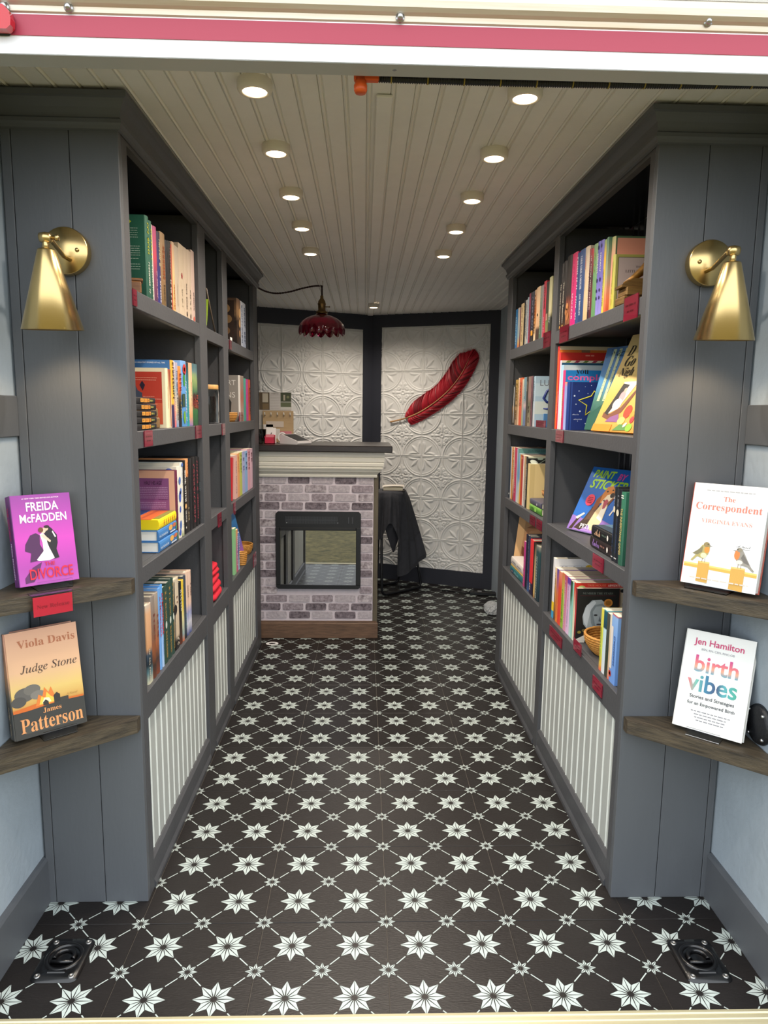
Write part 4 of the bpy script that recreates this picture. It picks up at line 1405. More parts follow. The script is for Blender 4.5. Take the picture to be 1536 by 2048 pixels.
# ---- left near bay, second shelf
PL = 'second shelf of left near bay'
G = 'books on the second shelf, left near bay'
rows = row('left', 1, PL, G, [
    (.742, .022, .168, 'e4d6b2', 'square book, red cover with cream border and spine', [('m', 'b89a6a', .3, .7, .2)]),
    (.7645, .0325, .166, [.05, (0, 'd8c8a8'), (.5, 'c8b48c'), (1, '9a4a34')], 'cream and rust striped spine book', [('b', 'a8402c', 0.02, .98, .3, .45)]),
    (.798, .0285, .194, [(0, '2e2448'), (.33, '382c52'), (.36, 'd8a83c'), (1, 'dca640')], 'tall yellow topped book with purple foot and blue cover', [('m', '4a3a20', .03, .58, .5)]),
    (.827, .0235, .193, [.35, (0, 'c8606a'), (.3, 'd89080'), (.55, '9ab0a0'), (.8, 'b8a8c8'), (1, 'c8c4d0')], 'first slim pastel patchwork book', [('m', 'e8e0d0', .1, .9, .4)], dict(hard=False)),
    (.851, .0275, .191, [.35, (0, '6a8ab0'), (.3, 'd0b890'), (.6, '8a9ab0'), (1, 'a8a0b0')], 'second slim pastel patchwork book', [('m', '5a5a6a', .1, .9, .35)], dict(hard=False)),
    (.879, .0305, .182, [.08, (0, '1c2026'), (.38, '24221e'), (.5, '6a4a30'), (.62, 'c05a34'), (1, 'd88a44')], 'orange topped book with dark foot', [('m', '9a3024', .12, .40, .6), ('m', 'b8a040', .55, .85, .4)]),
    (.910, .0655, .201, [.02, (0, '4a84c0'), (.5, '5490cc'), (1, '7aa4d8')], 'sky blue book with red poppy and green leaves', [('m', 'e8ece8', .30, .92, .16, .72), ('e', 'c8342c', .13, .017, .019), ('e', 'd8742c', .13, .007, .008), ('e', '3c8a34', .28, .022, .012, .42), ('b', '2a4634', .50, .70, .03, .52), ('e', '6aa02c', .86, .020, .012, .36)]),
    (.976, .0275, .198, [(0, '2e8a94'), (.6, '2a7a84'), (1, '26303a')], 'teal spine book beside sky blue book', [('m', 'c8dcd8', .28, .92, .3)]),
    (1.005, .0465, .200, [.06, (0, '7a6aa0'), (.15, 'c89468'), (.5, 'e0c49a'), (1, 'dca886')], 'peach and cream watercolour spine book', [('m', 'b08a6a', .3, .7, .14)]),
    (1.052, .073, .201, [.25, (0, '1f4a2c'), (.26, '2e6a3a'), (.34, '6a2c28'), (.48, '3c2420'), (.56, '3f6a4a'), (.75, '8aa064'), (.88, '5a7a80'), (1, '4a6a70')], 'two tone green garden spine book by divider', [('m', 'a04a3c', .50, .72, .3, .35), ('m', 'a04a3c', .50, .72, .3, .72)]),
])
o, sp, nf = rows[0]
poly(nf, [('b23a2a', rect(-.01, .010, .126, .157)), ('c4583a', rect(-.01, .010, .126, .070)), ('3f4758', [(.030, .10), (.040, .122), (.048, .128), (.058, .105), (.070, .098), (.070, .066), (.025, .066)]), ('2a2030', [(.063, .120), (.071, .132), (.079, .120), (.072, .104)])], o, 'red_panel')
lines(nf, [(.050, .112, .140), (.050, .110, .134), (.072, .104, .088), (.072, .124, .081), (.072, .090, .074), (.072, .112, .067)], 'e0a890', o, .0012)
o, sp, nf = rows[2]
poly(nf, [('3a6aa0', rect(-.01, .0, .134, .194))], o, 'blue_cover_panel')
text(nf, 'ONE OF THE GREATEST STORIES OF ALL TIME', .065, .186, .115, 'cfd8e4', o, 'bold', name='cover_title', maxh=.004)
for k in range(5):
    z = SHELF_Z[1] + .0006 + k * .0168
    dx = (.003, .006, .007, .004, -.002)[k]
    M = Matrix.Translation((-.6285, .452 + dx, z)) @ Matrix.Rotation(PI / 2, 4, 'Z')
    o, sp, tp, en = flat_book('booklet', M, .10, .183, .0155, '17181c', '%s slim black book with amber spine lettering in stack, second left shelf' % ('lowest', 'second lowest', 'middle', 'second highest', 'topmost')[k], 'stacked slim black books with amber lettering', hard=False)
    dx_ = .0
    poly(sp, [('d8963a', rect(.055, .0035, .080, .0125)), ('d08a34', rect(.083, .0030, .110, .0125)), ('c88232', rect(.113, .0035, .128, .0125)), ('17181c', rect(.060, .006, .063, .010)), ('17181c', rect(.068, .0055, .0705, .011)), ('17181c', rect(.088, .0055, .090, .0105)), ('17181c', rect(.098, .005, .1, .0105)), ('17181c', rect(.118, .006, .121, .010))], o, 'spine_lettering')
    lines(sp, [(.132, .158, .0078)], '8c8a44', o, .0045)
r = empty('wooden_block', (-.660, .685, SHELF_Z[1] + .0006), label='tan carved wooden bookend behind the stacked slim black books', cat='bookend')
mb = MB(); mb.box(-.05, .022, -.03, .03, 0, .030, 0, .003); mb.box(-.046, .018, -.028, .028, .030, .055, 0, .003); mb.build('block', mat('tan_carved_wood', '8a6a3e', .5, color2='5a3f24', nscale=12, stretch=(2, 14, 14)), r)

# ---- left near bay, third shelf
PL = 'third shelf of left near bay'
G = 'books on the third shelf, left near bay'
rows = row('left', 2, PL, G, [
    (.812, .018, .210, [.05, (0, '4a1c30'), (1, '6a2440')], 'maroon spine book with purple quote page facing door', [('m', 'b08090', .1, .9, .3)], dict(d=.15)),
    (.831, .0385, .219, 'dcd8cc', 'first white book with blue flowers on spine', [('e', '4a6ab0', .20, .012, .012), ('e', '3a5ab8', .42, .018, .012), ('e', '5a78c0', .35, .010, .010, .7), ('e', '3a5ab8', .60, .010, .008), ('e', '4a6ab0', .82, .014, .011), ('e', '3a5ab8', .92, .010, .010, .3)], dict(d=.15)),
    (.870, .0285, .228, [.3, (0, '7a8a5a'), (.1, 'dcd6c2'), (.5, 'd8d4c6'), (1, 'd0d4d0')], 'second white flowered book with speckled spine', [('m', '8a90a0', .1, .9, .22), ('e', '4a6ab0', .03, .006, .010)], dict(d=.15)),
    (.899, .0325, .232, '15161a', 'black book with white BOOK WITCH title', [('t', 'BOOK WITCH', 'serif', 'e8e6e0', .13, .56, .5), ('e', 'e0b070', .62, .008, .010), ('t', 'SHAFER', 'serif', 'd8d4cc', .68, .84, .42), ('b', 'd8d4cc', .90, .925, .35, .6)], dict(d=.15)),
    (.932, .0345, .235, [.06, (0, '2a2826'), (.3, '3a3028'), (.5, '2c2420'), (.75, '2c241c'), (.77, 'd08a54'), (1, 'd89a64')], 'dark book with bright orange spine top', [('m', '8a4a24', .05, .25, .36), ('m', 'c8b088', .66, .85, .36)], dict(d=.15)),
    (.967, .0385, .234, '1e1d20', 'plain dark spine book after orange topped one', [('m', '3c3634', .1, .9, .2)], dict(d=.15)),
    (1.006, .0475, .235, '191719', 'first black book with rose red spine letters', [('m', '9a4450', .05, .92, .40)], dict(d=.15)),
    (1.054, .0395, .234, '18171a', 'second black book with rose red spine letters', [('m', '9a4450', .06, .90, .40)], dict(d=.15)),
    (1.094, .0235, .230, '17181b', 'narrow black book against the divider', [('m', '6a8088', .35, .5, .35)], dict(d=.15)),
])
o, sp, nf = rows[0]
poly(nf, [('d8a88c', rect(.0, .0, .149, .209)), ('7c4a78', rect(-.005, .0, .132, .186)), ('86527e', rect(-.005, .07, .132, .120))], o, 'purple_panel')
text(nf, 'HALF HIS AGE', .0850, .172, .052, '3a1a38', o, 'bold', height=.012)
lines(nf, [(.046, .128, .158 - k * .0052) for k in range(7)] + [(.046, .122, .113 - k * .0055) for k in range(4)], 'b89ab8', o, .0013)
lines(nf, [(.100, .126, .122), (.100, .120, .094), (.060, .100, .076)], '4a2448', o, .0016)
o, sp, nf = rows[1]
poly(nf, [('cfcabc', rect(0, 0, .149, .218)), ('4a6ab0', ell(.128, .208, .010, .006)), ('7a8a5a', ell(.14, .20, .006, .004))], o, 'cover_picture')
o, sp, nf = rows[2]
poly(nf, [('d4cfc0', rect(0, 0, .149, .227))], o, 'cover_picture')
for k in range(2):
    M = Matrix.Translation((-.6255 - .004 * k, .617 + .004 * k, SHELF_Z[2] + .0006 + k * .0305)) @ Matrix.Rotation(PI / 2, 4, 'Z')
    o, sp, tp, en = flat_book('book', M, .150, .192 - .004 * k, .030, '3e78b4', '%s of two blue hardcovers lying flat, third left shelf' % ('lower', 'upper')[k], 'blue hardcovers lying flat', pages=PAGES_W)
    text(sp, 'SUMMER', .045, .012, .080, 'c8d8ea', o, 'serif', height=.006)
    poly(sp, [('dca858', ell(.118, .020, .020, .008)), ('c06a4c', ell(.158, .022, .018, .006)), ('4a7a4a', rect(.174, .004, .186, .026)), ('2e5a8c', rect(.100, .004, .172, .010))], o, 'spine_picture')
    lines(sp, [(.112, .168, .007)], 'd8e0e8', o, .004)
M = Matrix.Translation((-.630, .628, SHELF_Z[2] + .0006 + .0612)) @ Matrix.Rotation(PI / 2, 4, 'Z')
o, sp, tp, en = flat_book('book', M, .135, .180, .028, 'ecd21e', 'bright yellow book with small red fish on top of blue hardcovers', G)
o['group'] = 'books lying flat on the third shelf, left near bay'
yend = Face((-.0004, .135, 0), (0, -1, 0), (0, 0, 1))
mb = MB(); mb.box(-.0003, .0015, 0, .134, 0.0004, .0275); mb.build('yellow_end', ink('ecd21e'), o)
poly(yend, [('c8502c', ell(.055, .013, .012, .0045)), ('c8502c', [(.066, .013), (.074, .018), (.074, .008)]), ('c8502c', ell(.004, .011, .010, .004)), ('c8502c', [(.013, .011), (.020, .015), (.020, .007)])], o, 'red_fish', lift=.0006)
for k in range(6):
    poly(sp, [(('c8502c', 'c8862c')[k % 2], rect(.050 + k * .021, .006, .053 + k * .021, .022)), (('c8502c', 'b8962c')[k % 2], rect(.047 + k * .021, .012, .056 + k * .021, .015))], o, 'spine_lettering')
poly(tp, [('3a5a98', rect(.0, .07, .18, .134)), ('4a6aa8', rect(.0, .10, .18, .118)), ('c8622c', rect(.0, .018, .18, .07)), ('b0502a', rect(.0, .045, .18, .055)), ('8a8238', rect(.02, .0, .18, .018))], o, 'painted_cover')

# ---- left near bay, bottom shelf
PL = 'bottom shelf of left near bay'
G = 'books on the bottom shelf, left near bay'
KB = [('t', 'R. F. KUANG', 'serif', 'b8924c', .06, .44, .34), ('t', 'KATABASIS', 'serif', 'b8924c', .58, .93, .34), ('e', 'c8cfc4', .50, .011, .008), ('b', '27423a', .49, .51, .35, .65)]
rows = row('left', 3, PL, G, [
    (.490, .0425, .214, [.06, (0, 'c8c4a8'), (.14, '5a7a80'), (.25, '1c2630'), (.38, '3a4a58'), (.46, 'c89468'), (.9, 'd8a880'), (1, 'c8b8a8')], 'sunset peach book with dark skyline nearest post', [('m', 'dcd6c4', .55, .95, .2, .2)]),
    (.533, .0325, .226, [.14, (0, '6a3a28'), (.15, '3a2a24'), (.35, '8a5030'), (.55, '7a5a48'), (1, '8a8078')], 'first smoky orange book', [('m', '8a3a34', .22, .55, .34)]),
    (.566, .0305, .226, [.14, (0, '7a402c'), (.2, '42302a'), (.4, '9a5a38'), (.6, '8a6a54'), (1, 'a09488')], 'second smoky orange book', [('m', '8e3a36', .24, .55, .34)]),
    (.5975, .020, .232, '6c9ed8', 'light blue book just before the red lettered twin', [('t', 'ATMOSPHERE', 'bold', 'c02a34', .10, .60, .50)]),
    (.618, .0205, .236, [(0, 'a8c0e0'), (.4, '8ab4e4'), (1, '5a9ce0')], 'light blue book with red ATMOSPHERE title', [('t', 'ATMOSPHERE', 'bold', 'c41f2c', .09, .60, .62), ('t', 'TAYLOR', 'sans', '5a7ab0', .66, .86, .3)]),
    (.639, .0425, .222, '2c463c', 'first dark green KATABASIS hardcover', KB, dict(pages=PAGES_W, d=.155)),
    (.682, .0415, .226, '2b443b', 'second dark green KATABASIS hardcover', KB, dict(pages=PAGES_W, d=.155)),
    (.724, .0265, .228, '2a433a', 'third dark green KATABASIS hardcover', KB, dict(pages=PAGES_W, d=.155)),
    (.751, .0585, .217, [.04, (0, '1c1a1c'), (.12, '201e20'), (.2, 'c8b49a'), (.8, 'd2c2a8'), (1, 'cabda6')], 'cream and black illustrated spine book', [('b', '1c1a1c', .02, .98, .0, .10), ('e', '1c1a1c', .42, .016, .020, .1), ('m', '7a4a3a', .25, .36, .2), ('m', 'd8ccb4', .84, .96, .3)], dict(d=.15)),
    (.811, .0285, .195, [(0, '5a2a1a'), (.2, '3a2a20'), (.5, '1a1a1c'), (1, '1a1a1c')], 'black spine book beside yellow one', [('m', 'd8d4c8', .12, .50, .56)]),
    (.840, .0255, .194, [.04, (0, 'c06030'), (.12, '8aa0a0'), (.4, 'd8cc90'), (.6, 'dcc030'), (1, 'd8b83a')], 'yellow spine book', [('m', '6a5a20', .08, .6, .2)]),
    (.866, .0285, .202, [(0, '16181e'), (.2, '3a4652'), (1, '3c4652')], 'slate blue spine book', [('m', '7aa0a8', .62, .84, .4)]),
    (.895, .033, .208, [.2, (0, '2a3a7a'), (.18, 'c8c8d0'), (.35, '8a90b8'), (.48, 'd8b8a4'), (1, 'dcbca6')], 'first peach book with blue floral foot', [('m', '6a4a44', .22, .42, .3)]),
    (.9285, .033, .203, [.2, (0, '2a3a7a'), (.18, 'c8c8d0'), (.35, '8a90b8'), (.48, 'd8b8a4'), (1, 'd8b8a4')], 'last peach book with blue floral foot', [('m', '6a4a44', .20, .42, .3)]),
])

# ---- left narrow bay
r = empty('card_easel', (-.655, 1.275, SHELF_Z[0] + .0006), label='lime green card on a small wire easel with bronze leg, narrow left bay', cat='easel')
mb = MB(); mb.box(-.06, .030, -.0015, .0015, .012, .112); mb.build('card', mat('lime_card', '9ab832', .5), r, rot=(math.radians(-20), 0, 0))
mb = MB(); mb.box(-.06, .032, -.022, .020, 0, .011, 0, .002); mb.build('base', BLACK_PL, r)
mb = MB(); mb.tube([(.025, .030, .142), (.025, .165, .003)], .0030, 8); mb.tube([(-.045, .030, .142), (-.045, .165, .003)], .0030, 8); mb.tube([(-.045, .030, .142), (.025, .030, .142)], .0030, 8); mb.build('leg', mat('dark_bronze_frame', '6a5c4c', .4), r)

r = empty('glass_jar', (-.668, 1.425, SHELF_Z[1] + .0006), label='tall glass jar of dark beans with wooden lid, narrow left bay', cat='jar')
mb = MB(); mb.lathe([(0, 0), (.046, 0), (.050, .004), (.050, .118), (.046, .126), (.046, .128), (.0475, .126), (.0475, .006), (0, .003)], 0, 0, 0, 40); mb.build('glass', mat('jar_glass', 'eef3f3', .03, trans=1.0, ior=1.25), r)
mb = MB(); mb.lathe([(0, .127), (.047, .127), (.048, .129), (.048, .143), (.046, .145), (0, .145)], 0, 0, 0, 40); mb.build('lid', mat('bamboo_lid', 'b98a4c', .5, color2='c89c60', nscale=8, stretch=(14, 2, 2)), r)
bm = bmesh.new(); bmesh.ops.create_cone(bm, segments=36, radius1=.0455, radius2=.0455, depth=.095, cap_ends=True)
for v in bm.verts: v.co.z += .054
mb = MB(); mb.bm(bm); mb.build('beans', mat('dark_beans', '17120f', .5, color2='2e241e', nscale=90, bump=1.0, bscale=90), r, kind='stuff')

for k in range(5):
    z = SHELF_Z[3] + .0006 + sum((.0285, .0265, .0245, .0205, .014)[:k])
    hh = (.0255, .0235, .0215, .0175, .0135)[k]
    n = 26
    mb = MB()
    rn = random.Random(40 + k)
    w, dd = .100 - .010 * k, .115 - .005 * k
    P_ = []
    ph = rn.uniform(0, 6)
    for i in range(n):
        a = 2 * PI * i / n
        ca, sa = math.cos(a), math.sin(a)
        ex = abs(ca) ** .45 * math.copysign(1, ca); ey = abs(sa) ** .45 * math.copysign(1, sa)
        P_.append((ex * (1 + .035 * math.sin(3 * a + ph)), ey * (1 + .04 * math.sin(4 * a + ph * 2))))
    vs = []
    for q, (s_, t_) in enumerate(((.0, .04), (.9, .02), (1.0, .25), (1.03, .55), (.99, .85), (.86, .99), (.5, 1.0), (.0, 1.0))):
        for i in range(n):
            sag = .0025 * math.sin(2.3 * i + ph) * (1 if q in (2, 3, 4) else .4)
            vs.append((P_[i][0] * w * s_, P_[i][1] * dd * s_, max(0, hh * t_ + sag * (q > 1))))
    fs = [(q * n + i, q * n + (i + 1) % n, (q + 1) * n + (i + 1) % n, (q + 1) * n + i) for q in range(7) for i in range(n)]
    mb.add(vs, fs, 0, True)
    mb.build('folded_shirt', mat('red_jersey', 'c01a30', .85, bump=.5, bscale=200), None, loc=(-.722 + .004 * k, 1.378 + .012 * k - .02, z), label='%s red folded shirt in the pile on the narrow left bay' % ('bottom', 'second', 'middle', 'fourth', 'topmost')[k], cat='shirt', group='folded red shirts')

# ---- left far bay
G = 'books on the top shelf, left far bay'
PL = 'top shelf of left far bay'
rows = row('left', 0, PL, G, [
    (1.892, .0975, .200, [.35, (0, '1e1814'), (.3, '3c2c22'), (.5, '241c18'), (.7, '8a6a4a'), (1, '5a4434')], 'thick dark brown book with mottled gold cover', [('e', 'b08a5c', .3, .02, .026), ('e', 'a88458', .52, .018, .022), ('e', '8a6846', .74, .016, .02)]),
    (1.990, .0625, .203, [(0, 'a8b0c0'), (1, 'c0c4cc')], 'first pale grey blue book', [('m', '4a5878', .08, .95, .34)], dict(hard=False)),
    (2.054, .0745, .205, [(0, '9aa4ba'), (1, 'bcc2cc')], 'second pale grey blue book', [('m', '3c4a6c', .10, .95, .34)], dict(hard=False)),
])
o, sp, nf = rows[0]
poly(nf, [('3a2a22', rect(.01, .02, .125, .19)), ('b08a5c', ell(.085, .155, .022, .020)), ('9a7850', ell(.095, .11, .020, .018)), ('8a6846', ell(.09, .06, .016, .016))], o, 'cover_picture')
r = empty('small_card', (-.626, 1.80, SHELF_Z[0] + .0006), label='tiny white card on the top shelf of left far bay', cat='card')
mb = MB(); mb.box(-.012, -.010, -.02, .02, 0, .022); mb.build('card', mat('white_card_stock', 'efebe6', .5), r)
G = 'books on the second shelf, left far bay'
PL = 'second shelf of left far bay'
rows = row('left', 1, PL, G, [
    (1.907, .0365, .205, 'c8c4be', 'grey cover ART book facing the door', [], dict(d=.17)),
    (1.944, .0935, .205, [.08, (0, 'a8a098'), (.5, '9a5a44'), (1, '8a7a6e')], 'brown and grey spine book behind the red tag', [], dict(d=.15)),
    (2.038, .0625, .197, [(0, '2a8a7c'), (1, '3a9a8a')], 'teal spine book', [], dict(d=.15)),
    (2.101, .0615, .196, [(0, 'b02a7c'), (1, 'c0348a')], 'magenta spine book', [], dict(d=.15)),
    (2.163, .0635, .197, [.05, (0, 'c85a28'), (.5, 'b0341c'), (1, 'd0481e')], 'orange red spine book at the far end', [('m', '6a2a1a', .2, .9, .4)], dict(d=.15)),
])
o, sp, nf = rows[0]
poly(nf, [('8d8780', rect(0, 0, .169, .205)), ('2a2826', [(.10, .155), (.112, .13), (.124, .145), (.118, .162)]), ('2a2826', [(.095, .11), (.12, .115), (.138, .085), (.134, .04), (.115, .02), (.095, .05)]), ('55504a', [(.105, .09), (.122, .095), (.118, .05), (.108, .05)])], o, 'cover_picture')
for s_, b_ in (('ART', .172), ('NS', .118), ('D', .082), ('S', .045)):
    text(nf, s_, {'ART': .128, 'NS': .135, 'D': .118, 'S': .104}[s_], b_, {'ART': .060, 'NS': .040, 'D': .018, 'S': .014}[s_], 'd8d4ce', o, 'sans')
G = 'books on the third shelf, left far bay'
PL = 'third shelf of left far bay'
rows = row('left', 2, PL, G, [
    (1.778, .0675, .192, 'd8aaa0', 'salmon pink spine book', [('m', 'b06a64', .1, .9, .2)], dict(hard=False)),
    (1.846, .0555, .196, 'dc9a5c', 'apricot orange spine book', [('m', 'c07a3a', .08, .5, .3)], dict(hard=False)),
    (1.902, .0645, .197, 'b4bc4c', 'lime green spine book', [('m', '7a8a2c', .06, .5, .35)], dict(hard=False)),
    (1.968, .0735, .197, 'a4a8d4', 'lavender spine book', [('m', '5a5e9a', .06, .5, .4)], dict(hard=False)),
    (2.042, .0755, .195, '86b0dc', 'sky blue spine book', [('m', '3a5a8c', .06, .5, .4)], dict(hard=False)),
    (2.118, .0815, .200, 'dca4b4', 'rose pink spine book', [('m', 'b0506a', .06, .5, .4)], dict(hard=False)),
    (2.200, .074, .198, 'e0b8c8', 'pale pink spine book at the far end', [('m', '7a4a5a', .1, .4, .4)], dict(hard=False)),
])
upright('left', 1.694, .030, .185, .14, SHELF_Z[2], 'b8242c', 'thin red book leaning against the salmon pink book, third shelf of left far bay', G, hard=False, lean=.16)
o, sp, nf = upright('left', 1.652, .034, .120, .10, SHELF_Z[2], [.3, (0, '1c1a1a'), (.5, '4a3a34'), (1, '2a2626')], 'small dark patterned book before the leaning red one, third shelf of left far bay', G, hard=False)
G = 'books on the bottom shelf, left far bay'
PL = 'bottom shelf of left far bay'
rows = row('left', 3, PL, G, [
    (1.727, .0525, .205, '8cc48c', 'pale green spine book', [], dict(hard=False)),
    (1.780, .0465, .190, [.1, (0, 'c85a7a'), (.5, 'b86aa0'), (1, 'e0a060')], 'pink and white spine book', [('m', 'f0e0e8', .1, .9, .4)], dict(hard=False)),
    (1.827, .0355, .170, [.1, (0, 'a8c8e0'), (.5, '3a4a8c'), (1, '5a8ac8')], 'blue and white spine book', [('m', 'e8f0f4', .1, .9, .4)], dict(hard=False)),
])

def display(name, BL, ang, tilt, w, h, t, color, label, group, spine_side='left', hard=True, cat='book', spine_color=None, pages=None):
    """book shown face out, leaning back: local x along the lower edge, y into the book, z up the cover"""
    M = Matrix.Translation(Vector(BL) + Vector((0, 0, t * math.sin(tilt)))) @ Matrix.Rotation(ang, 4, 'Z') @ Matrix.Rotation(-tilt, 4, 'X')
    c = .0022 if hard else .0006
    ov = .003 if hard else .0003
    mb = MB()
    mb.box(0, w, 0, c, 0, h, 0, .0004)
    root = mb.build(name, cover_mat(color), None, mtx=M, label=label, cat=cat, group=group)
    sm = cover_mat(spine_color or color)
    mb = MB(); mb.box(0, w, t - c, t, 0, h, 0, .0004); mb.build('back_cover', sm, root)
    mb = MB()
    if spine_side == 'left':
        mb.prism([(0, c), (-.0012 * (2 if hard else 1), c * 1.5), (-.002 * (1 if hard else .3), t / 2), (-.0012 * (2 if hard else 1), t - c * 1.5), (0, t - c), (.001, t - c), (.001, c)], 'z', 0, h)
        x0, x1 = .0012, w - ov
    else:
        mb.prism([(w, c), (w + .0015, c * 1.5), (w + .002, t / 2), (w + .0015, t - c * 1.5), (w, t - c), (w - .001, t - c), (w - .001, c)], 'z', 0, h)
        x0, x1 = ov, w - .0012
    mb.build('spine', sm, root)
    mb = MB(); mb.box(x0, x1, c, t - c, ov, h - ov); mb.build('page_block', pages or PAGES_W, root)
    f = Face((0, -.0003, 0), (1, 0, 0), (0, 0, 1))
    spf = Face((-.0026, 0, h), (0, 0, -1), (0, -1, 0)) if spine_side == 'left' else Face((w + .0026, 0, h), (0, 0, -1), (0, 1, 0))
    return root, f, spf

# tilted blue picture book and two baskets, bottom shelf of the left far bay
o, f, spf = display('picture_book', Vector((-.662, 1.885, SHELF_Z[3] + .001)), math.radians(84), math.radians(13), .205, .235, .012, [.12, (0, 'c84a8a'), (.3, '7a5ab0'), (.55, '3a7ac8'), (1, '3a9ad8')], 'blue and pink picture book leaning, bottom shelf of left far bay', G)
# ---- right bookcase, near bay, top shelf
G = 'books on the top shelf, right near bay'
PL = 'top shelf of right near bay'
AU = [.05, (0, '5a3a1a'), (.12, '2a1a14'), (.3, '241a18'), (1, '1c1a1c')]
rows = row('right', 0, PL, G, [
    (1.1672, .0245, .222, AU, 'first black romance book with amber fruit print', [('t', 'The Austen Romances', 'serif', 'd8d0c0', .30, .90, .45), ('b', 'd8a050', .93, .97, .3, .7)]),
    (1.126, .0410, .224, AU, 'second black romance book with amber fruit print', [('t', 'The Austen Romances', 'serif', 'd8d0c0', .30, .90, .32), ('b', 'd8a050', .93, .97, .35, .65)]),
    (1.070, .0555, .232, [.2, (0, '3a241c'), (.15, 'a0603c'), (.35, '7a3c2c'), (.45, '2a1c18'), (1, '1e1c1c')], 'dark book with golden grapes on spine', [('e', 'b87a48', .70, .012, .014), ('e', 'a86a3c', .77, .012, .014, .35), ('e', 'b07244', .84, .012, .014, .6)]),
    (1.011, .0585, .228, [(0, 'c01f74'), (.6, 'c8246c'), (1, 'cc2c64')], 'bright pink spine book', [('m', 'e07090', .12, .48, .2), ('m', 'f0d0dc', .55, .92, .22)]),
    (.987, .0235, .220, '2f4a78', 'first blue spine book with white title', [('m', 'e8eaf0', .06, .52, .5), ('m', 'e8eaf0', .60, .93, .44)]),
    (.932, .0545, .221, [(0, '26406c'), (1, '34528a')], 'second blue spine book with white title', [('t', 'TAKE LIKE A MOUSE', 'serif', 'e6e8ee', .08, .54, .32), ('t', 'JAY BRESLEY', 'serif', 'dfe3ec', .60, .90, .30)]),
    (.889, .0425, .219, [.03, (0, 'd0ac80'), (.4, 'd8bc98'), (1, 'd4c4b0')], 'cream rounded spine book', [('m', '8a9ab8', .42, .60, .2, .3), ('m', 'c05a4c', .1, .3, .2, .3)]),
    (.871, .0175, .206, [.25, (0, '2a1c24'), (.3, '4a1e2a'), (.6, '3a2028'), (1, '8a2a34')], 'first red and black lettered book', [('m', 'd8c8c8', .08, .9, .4)]),
    (.851, .0195, .202, [.25, (0, '4a1c2a'), (.3, '6a2430'), (.6, '3a1a20'), (1, 'b02c34')], 'second red and black lettered book', [('m', 'e0ccca', .1, .9, .4)]),
    (.814, .0365, .209, [.05, (0, '5a8a58'), (.6, '6a9868'), (1, '86a47c')], 'sage green spine book', [('m', 'a8c060', .12, .4, .3)]),
    (.791, .0225, .209, [(0, '8a84c8'), (.5, '6a62b4'), (1, '5a58a8')], 'first lavender spine book', [('m', 'ece8f4', .16, .42, .45), ('e', '2a2458', .52, .006, .006), ('e', '2a2458', .66, .005, .006), ('e', '2a2458', .76, .005, .006), ('e', '2a2458', .08, .006, .006)]),
    (.764, .0265, .207, [(0, '8a84c8'), (.5, '6a62b4'), (1, '6a64b4')], 'second lavender spine book', [('m', 'ece8f4', .16, .42, .4), ('e', '2a2458', .52, .006, .006), ('e', '2a2458', .66, .005, .006), ('e', '2a2458', .76, .005, .006), ('e', '2a2458', .07, .006, .006)]),
    (.746, .0175, .203, [.1, (0, 'd0b840'), (.4, 'd8c458'), (.75, 'dca82c'), (1, '8aa468')], 'yellow spine book', [('m', '6a7a30', .4, .9, .35)], dict(hard=False)),
    (.728, .0175, .205, [.1, (0, 'd05a3a'), (.2, 'd87a58'), (.5, '9aa084'), (1, '5a8068')], 'green and peach spine book', [], dict(hard=False)),
    (.700, .0275, .201, [.05, (0, 'd0a03c'), (.3, 'dc9a78'), (.7, 'd89880'), (1, '9aa06a')], 'tall peach book with peach cover to door', [], dict(d=.19, back=.01)),
    (.677, .0215, .148, [(0, 'c0b448'), (1, 'b0ae5a')], 'olive framed LITTLE book facing the door', [('m', '8a8a34', .1, .9, .2)], dict(d=.15, back=.005)),
])
o, sp, nf = rows[-2]
poly(nf, [('4a6a4c', rect(0, 0, .189, .2005)), ('d8947c', rect(0.004, 0, .189, .196)), ('c88670', rect(.004, .0, .189, .14))], o, 'peach_panel')
o, sp, nf = rows[-1]
poly(nf, [('a8a458', rect(0, 0, .149, .1475)), ('4a4a30', rect(.006, .008, .149, .141)), ('b8a6a0', rect(.0075, .009, .149, .1395))], o, 'framed_panel')
for s_, a_, b_, w_ in (('THE', .062, .116, .015), ('LITTLE', .045, .104, .036), ('OF', .062, .090, .010), ('SE', .052, .076, .018)):
    text(nf, s_, a_, b_, w_, '4a403c', o, 'serif', name='cover_title')
# bookend: old books with a curled golden figure
r = empty('bookend', (.640, .600, SHELF_Z[0] + .0006), label='antique bronze bookend of stacked books with a curled golden figure, right top shelf', cat='bookend')
BK = mat('bronze_books', '5c4222', .45, metal=.35, color2='8a6a3a', nscale=18, stretch=(1, 1, 10))
mb = MB(); mb.box(-.040, .085, -.035, .030, 0, .022, 0, .003); mb.build('book_block', BK, r)
mb = MB(); mb.box(-.034, .090, -.038, .026, .022, .044, 0, .003); mb.build('book_block', BK, r)
mb = MB()
mb.prism([(-.044, .044), (.09, .044), (.09, .066), (-.012, .066), (-.044, .050)], 'y', -.032, .024); mb.build('book_block', BK, r)
mb = MB(); mb.tube([(-.030, -.005, .056), (-.005, -.006, .072), (.018, -.008, .090), (.034, -.008, .110), (.048, -.006, .118), (.066, -.004, .112), (.075, -.004, .098), (.070, -.006, .080), (.078, -.004, .066)], [.004, .008, .012, .013, .014, .016, .018, .016, .012], 12); mb.build('figure', mat('golden_bronze', '8f6420', .4, metal=.5, color2='3a2812', nscale=22), r)

